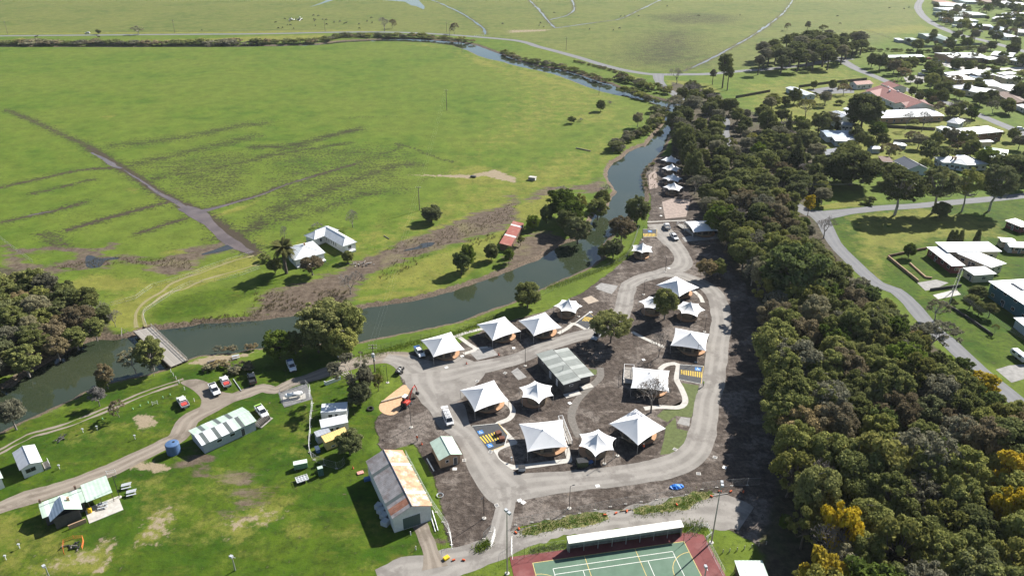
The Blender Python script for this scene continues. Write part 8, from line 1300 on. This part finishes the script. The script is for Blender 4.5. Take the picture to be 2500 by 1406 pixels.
o = thing('tractor_tyre', '21', (1112, 1168), 'big black tyre lying on the grass near the sand', 'tyre'); MB().lathe([(.55, 0), (.85, .05), (.9, .2), (.85, .35), (.55, .38), (.5, .2), (.55, 0)], (0, 0, 0), 20, cap=False).build('tread', M_TYRE, o)
wall_run('white_barrier', T('21', (672, 930), (690, 940), (830, 885)), 1.1, .12, M_WHITEP, 'low white board fence at the track bend', 'fence', 1.5)
o = thing('rubble_heap', '11', (1000, 1150), 'heap of grey timber and rubble beside the farmhouse mud', 'heap'); rnd = np.random.RandomState(3)
for k in range(26): MB().box((0, 0, 0), (rnd.uniform(.4, 2.2), .2, .15)).build('plank', BARK_G if k % 3 else M_CONC, o).location = (rnd.randn() * 2.2, rnd.randn() * 1.2, .1 + rnd.rand() * .4); o.children[-1].rotation_euler = (rnd.randn() * .2, rnd.randn() * .2, rnd.rand() * 3)
o = thing('rubble_heap', '01', (370, 195), 'pile of white and black debris among the far cattle', 'heap')
for k in range(20): q = MB().box((0, 0, 0), (rnd.uniform(1, 5), .8, .6)).build('piece', M_WHITEP if k % 2 else M_TRIM, o); q.location = (rnd.randn() * 5, rnd.randn() * 4, .5 + rnd.rand()); q.rotation_euler = (rnd.randn() * .4, rnd.randn() * .4, rnd.rand() * 3)
o = thing('fire_ring', '30', (590, 95), 'burnt fire pit heap on the grass near the footpath', 'fire pit')
for k in range(14): q = MB().tube((-.5, 0, 0), (.5, 0, 0), .1, .08, 6).build('charred_log', M_TRIM if k % 3 else BARK_G, o); q.location = (rnd.randn() * .7, rnd.randn() * .5, .12 + rnd.rand() * .2); q.rotation_euler = (0, rnd.randn() * .2, rnd.rand() * 3)
o = thing('fire_ring', '30', (705, 1125), 'black ash pile inside the orange netting', 'fire pit')
for k in range(14): q = MB().tube((-.5, 0, 0), (.5, 0, 0), .12, .1, 6).build('charred_log', M_TRIM if k % 4 else BARK_G, o); q.location = (rnd.randn() * .8, rnd.randn() * .5, .12 + rnd.rand() * .2); q.rotation_euler = (0, rnd.randn() * .2, rnd.rand() * 3)
mesh_fence('safety_netting', T('30', (615, 1200), (610, 1080), (790, 1040), (785, 1150)), 'orange safety netting around the ash pile', .7, 1.8, 5, simple('orange_net', (.7, .18, .05), .8), M_ORGV, r=.012)
def tap(tile, uv, label): o = thing('tap_post', tile, uv, label, 'tap post', 0, 'camp tap posts'); MB().tube((0, 0, 0), (0, 0, 1.0), .07, .07, 6).build('post', M_WHITEP, o); MB().box((0, 0, 1.05), (.4, .3, .25)).build('box', W_GREYW, o)
for t_, uv, lab in (('20', (795, 1390), 'power and tap post below the silver tree'), ('20', (930, 1365), 'grey power post near the sparse brown tree'), ('30', (1290, 100), 'white post on the lawn above the track'), ('30', (570, 385), 'white post beside the grey roofed cabin'), ('30', (190, 1140), 'white post left of the orange netting'), ('32', (35, 310), 'sign post in the tent shadow by the bottom road'), ('30', (60, 1250), 'white post at the lower left')): tap(t_, uv, lab)
rail_run('goal_frame', T('20', (1455, 1130), (1505, 1120)), 'small white frame on the grass by the footpath', 'frame', 1.1, 1.5, r=.04); rail_run('goal_frame', T('30', (1020, 440), (1105, 425)), 'white rail frame at the track edge near the shelter', 'frame', 1.0, 2.0, r=.05); rail_run('landing_rail', T('20', (1165, 490), (1165, 420), (1255, 465)), 'grey rail frame at the far bridge end', 'rail', 1.0, 1.8, r=.04, mat=M_TIMBER)
for k, (u, v) in enumerate(((980, 1265), (1270, 1170), (1340, 1140), (1415, 1110), (1555, 1060), (1625, 1035))): bollard('20', (u, v), ['first', 'second', 'third', 'fourth', 'fifth', 'sixth'][k] + ' from left in the row of small lime site markers by the footpath', 'lime site markers', .5, .12, simple('lime_marker', (.3, .62, .35), .6))
o = thing('concrete_ruin', '12', (232, 350), 'small grey concrete block hut at the paddock edge', 'ruin', R(-20)); MB().box((0, 0, .7), (3.2, 2.0, 1.4)).build('wall', M_TIMBER, o); MB().box((.2, 0, 1.45), (3.4, 2.2, .12)).build('roof', M_CONC, o); MB().box((1.62, 0, .7), (.04, 1.6, 1.1)).build('opening', M_WHITEP, o)
o = thing('stock_trough', '11', (2092, 325), 'dark stock trough on the bare ground in the paddock', 'trough', R(-15)); MB().box((0, 0, .35), (2.6, 1.2, .7)).build('body', M_PAL, o); MB().box((0, 0, .72), (2.3, .9, .03)).build('water', M_PUD, o)
o = thing('hose_coil', '31', (1775, 640), 'coil of grey hose on the dry grass by the rusty shed', 'hose'); m = MB(); m.path([(math.cos(t) * (.6 + .05 * t / 6), math.sin(t) * (.6 + .05 * t / 6), .06 + .01 * t) for t in np.linspace(0, 18, 40)], [.05] * 40, 5); m.build('coil', W_GREYW, o)
# hedge of long grass along the access track (uncountable)
for k, (pp, w_) in enumerate(((T('32', (130, 985), (400, 925), (700, 870), (940, 815)), [1.5, 3, 3.5, 2]), (T('32', (1200, 790), (1450, 760), (1680, 700), (1950, 610)), [1.5, 3, 4, 2]))): ribbon('grass_verge', pp, w_, .026 + .003 * k, M_VERGE, .8, .35, 60 + k)
rnd = np.random.RandomState(12); VS = []
def blades(px, w, n, hh):
    L = smooth_line([(G(*p).x, G(*p).y) for p in px], .5)
    for k in range(n):
        p0 = L[rnd.randint(len(L))] + rnd.randn(2) * w * .4; a = rnd.rand() * 6.28; d = np.array((math.cos(a), math.sin(a), 0)); p = np.array((p0[0], p0[1], 0)); t = p + d * hh * .5 * rnd.rand() + np.array((0, 0, hh * rnd.uniform(.4, 1))); s = np.array((-d[1], d[0], 0)) * .07; VS.append(np.stack((p - s, p + s, t + s * .5, t - s * .5)))
blades(T('32', (130, 990), (400, 930), (700, 880), (920, 835)), 1.9, 1500, .3); blades(T('32', (1230, 800), (1450, 770), (1680, 720), (1800, 660), (1930, 620)), 2.2, 1500, .3); blades(T('31', (2140, 1150), (2230, 1090)), 1.4, 500, .5); blades(T('21', (1000, 690), (1300, 600), (1700, 500), (2000, 420), (2300, 290)), 2.2, 3000, .4); blades(T('12', (380, 1380), (700, 1270), (1000, 1150), (1150, 1040)), 2.2, 2600, .4); blades(T('32', (230, 1170), (420, 1130), (540, 1110)), 1.0, 500, .4); blades(T('32', (1690, 960), (1840, 930)), 2.2, 700, .4); blades(T('21', (1180, 780), (1220, 900)), 1.2, 300, .5)
V = np.concatenate(VS); me = npmesh('long_grass', V, np.arange(len(V)).reshape(-1, 4), leaf_mat('grass_blades', (0.06, 0.115, 0.015), (0.14, 0.19, 0.03), (.24, .23, .08)), {'tint': np.repeat(rnd.rand(len(V) // 4), 4)}); tag(link(bpy.data.objects.new('long_grass', me)), 'long unmown grass along the access track and river fence', 'grass', kind='stuff')

# ================================================================ AIR
b = NB('air'); b.t.nodes.clear(); ot = b.n('ShaderNodeOutputMaterial'); pv = b.n('ShaderNodeVolumePrincipled'); pv.inputs['Color'].default_value = (.86, .93, 1, 1); pv.inputs['Density'].default_value = 0.00004; pv.inputs['Anisotropy'].default_value = 0.2; b.t.links.new(pv.outputs[0], ot.inputs['Volume'])
hz = MB().box((0, 1500, 58), (6400, 5400, 126)).build('haze', b.mat); tag(hz, kind='stuff')
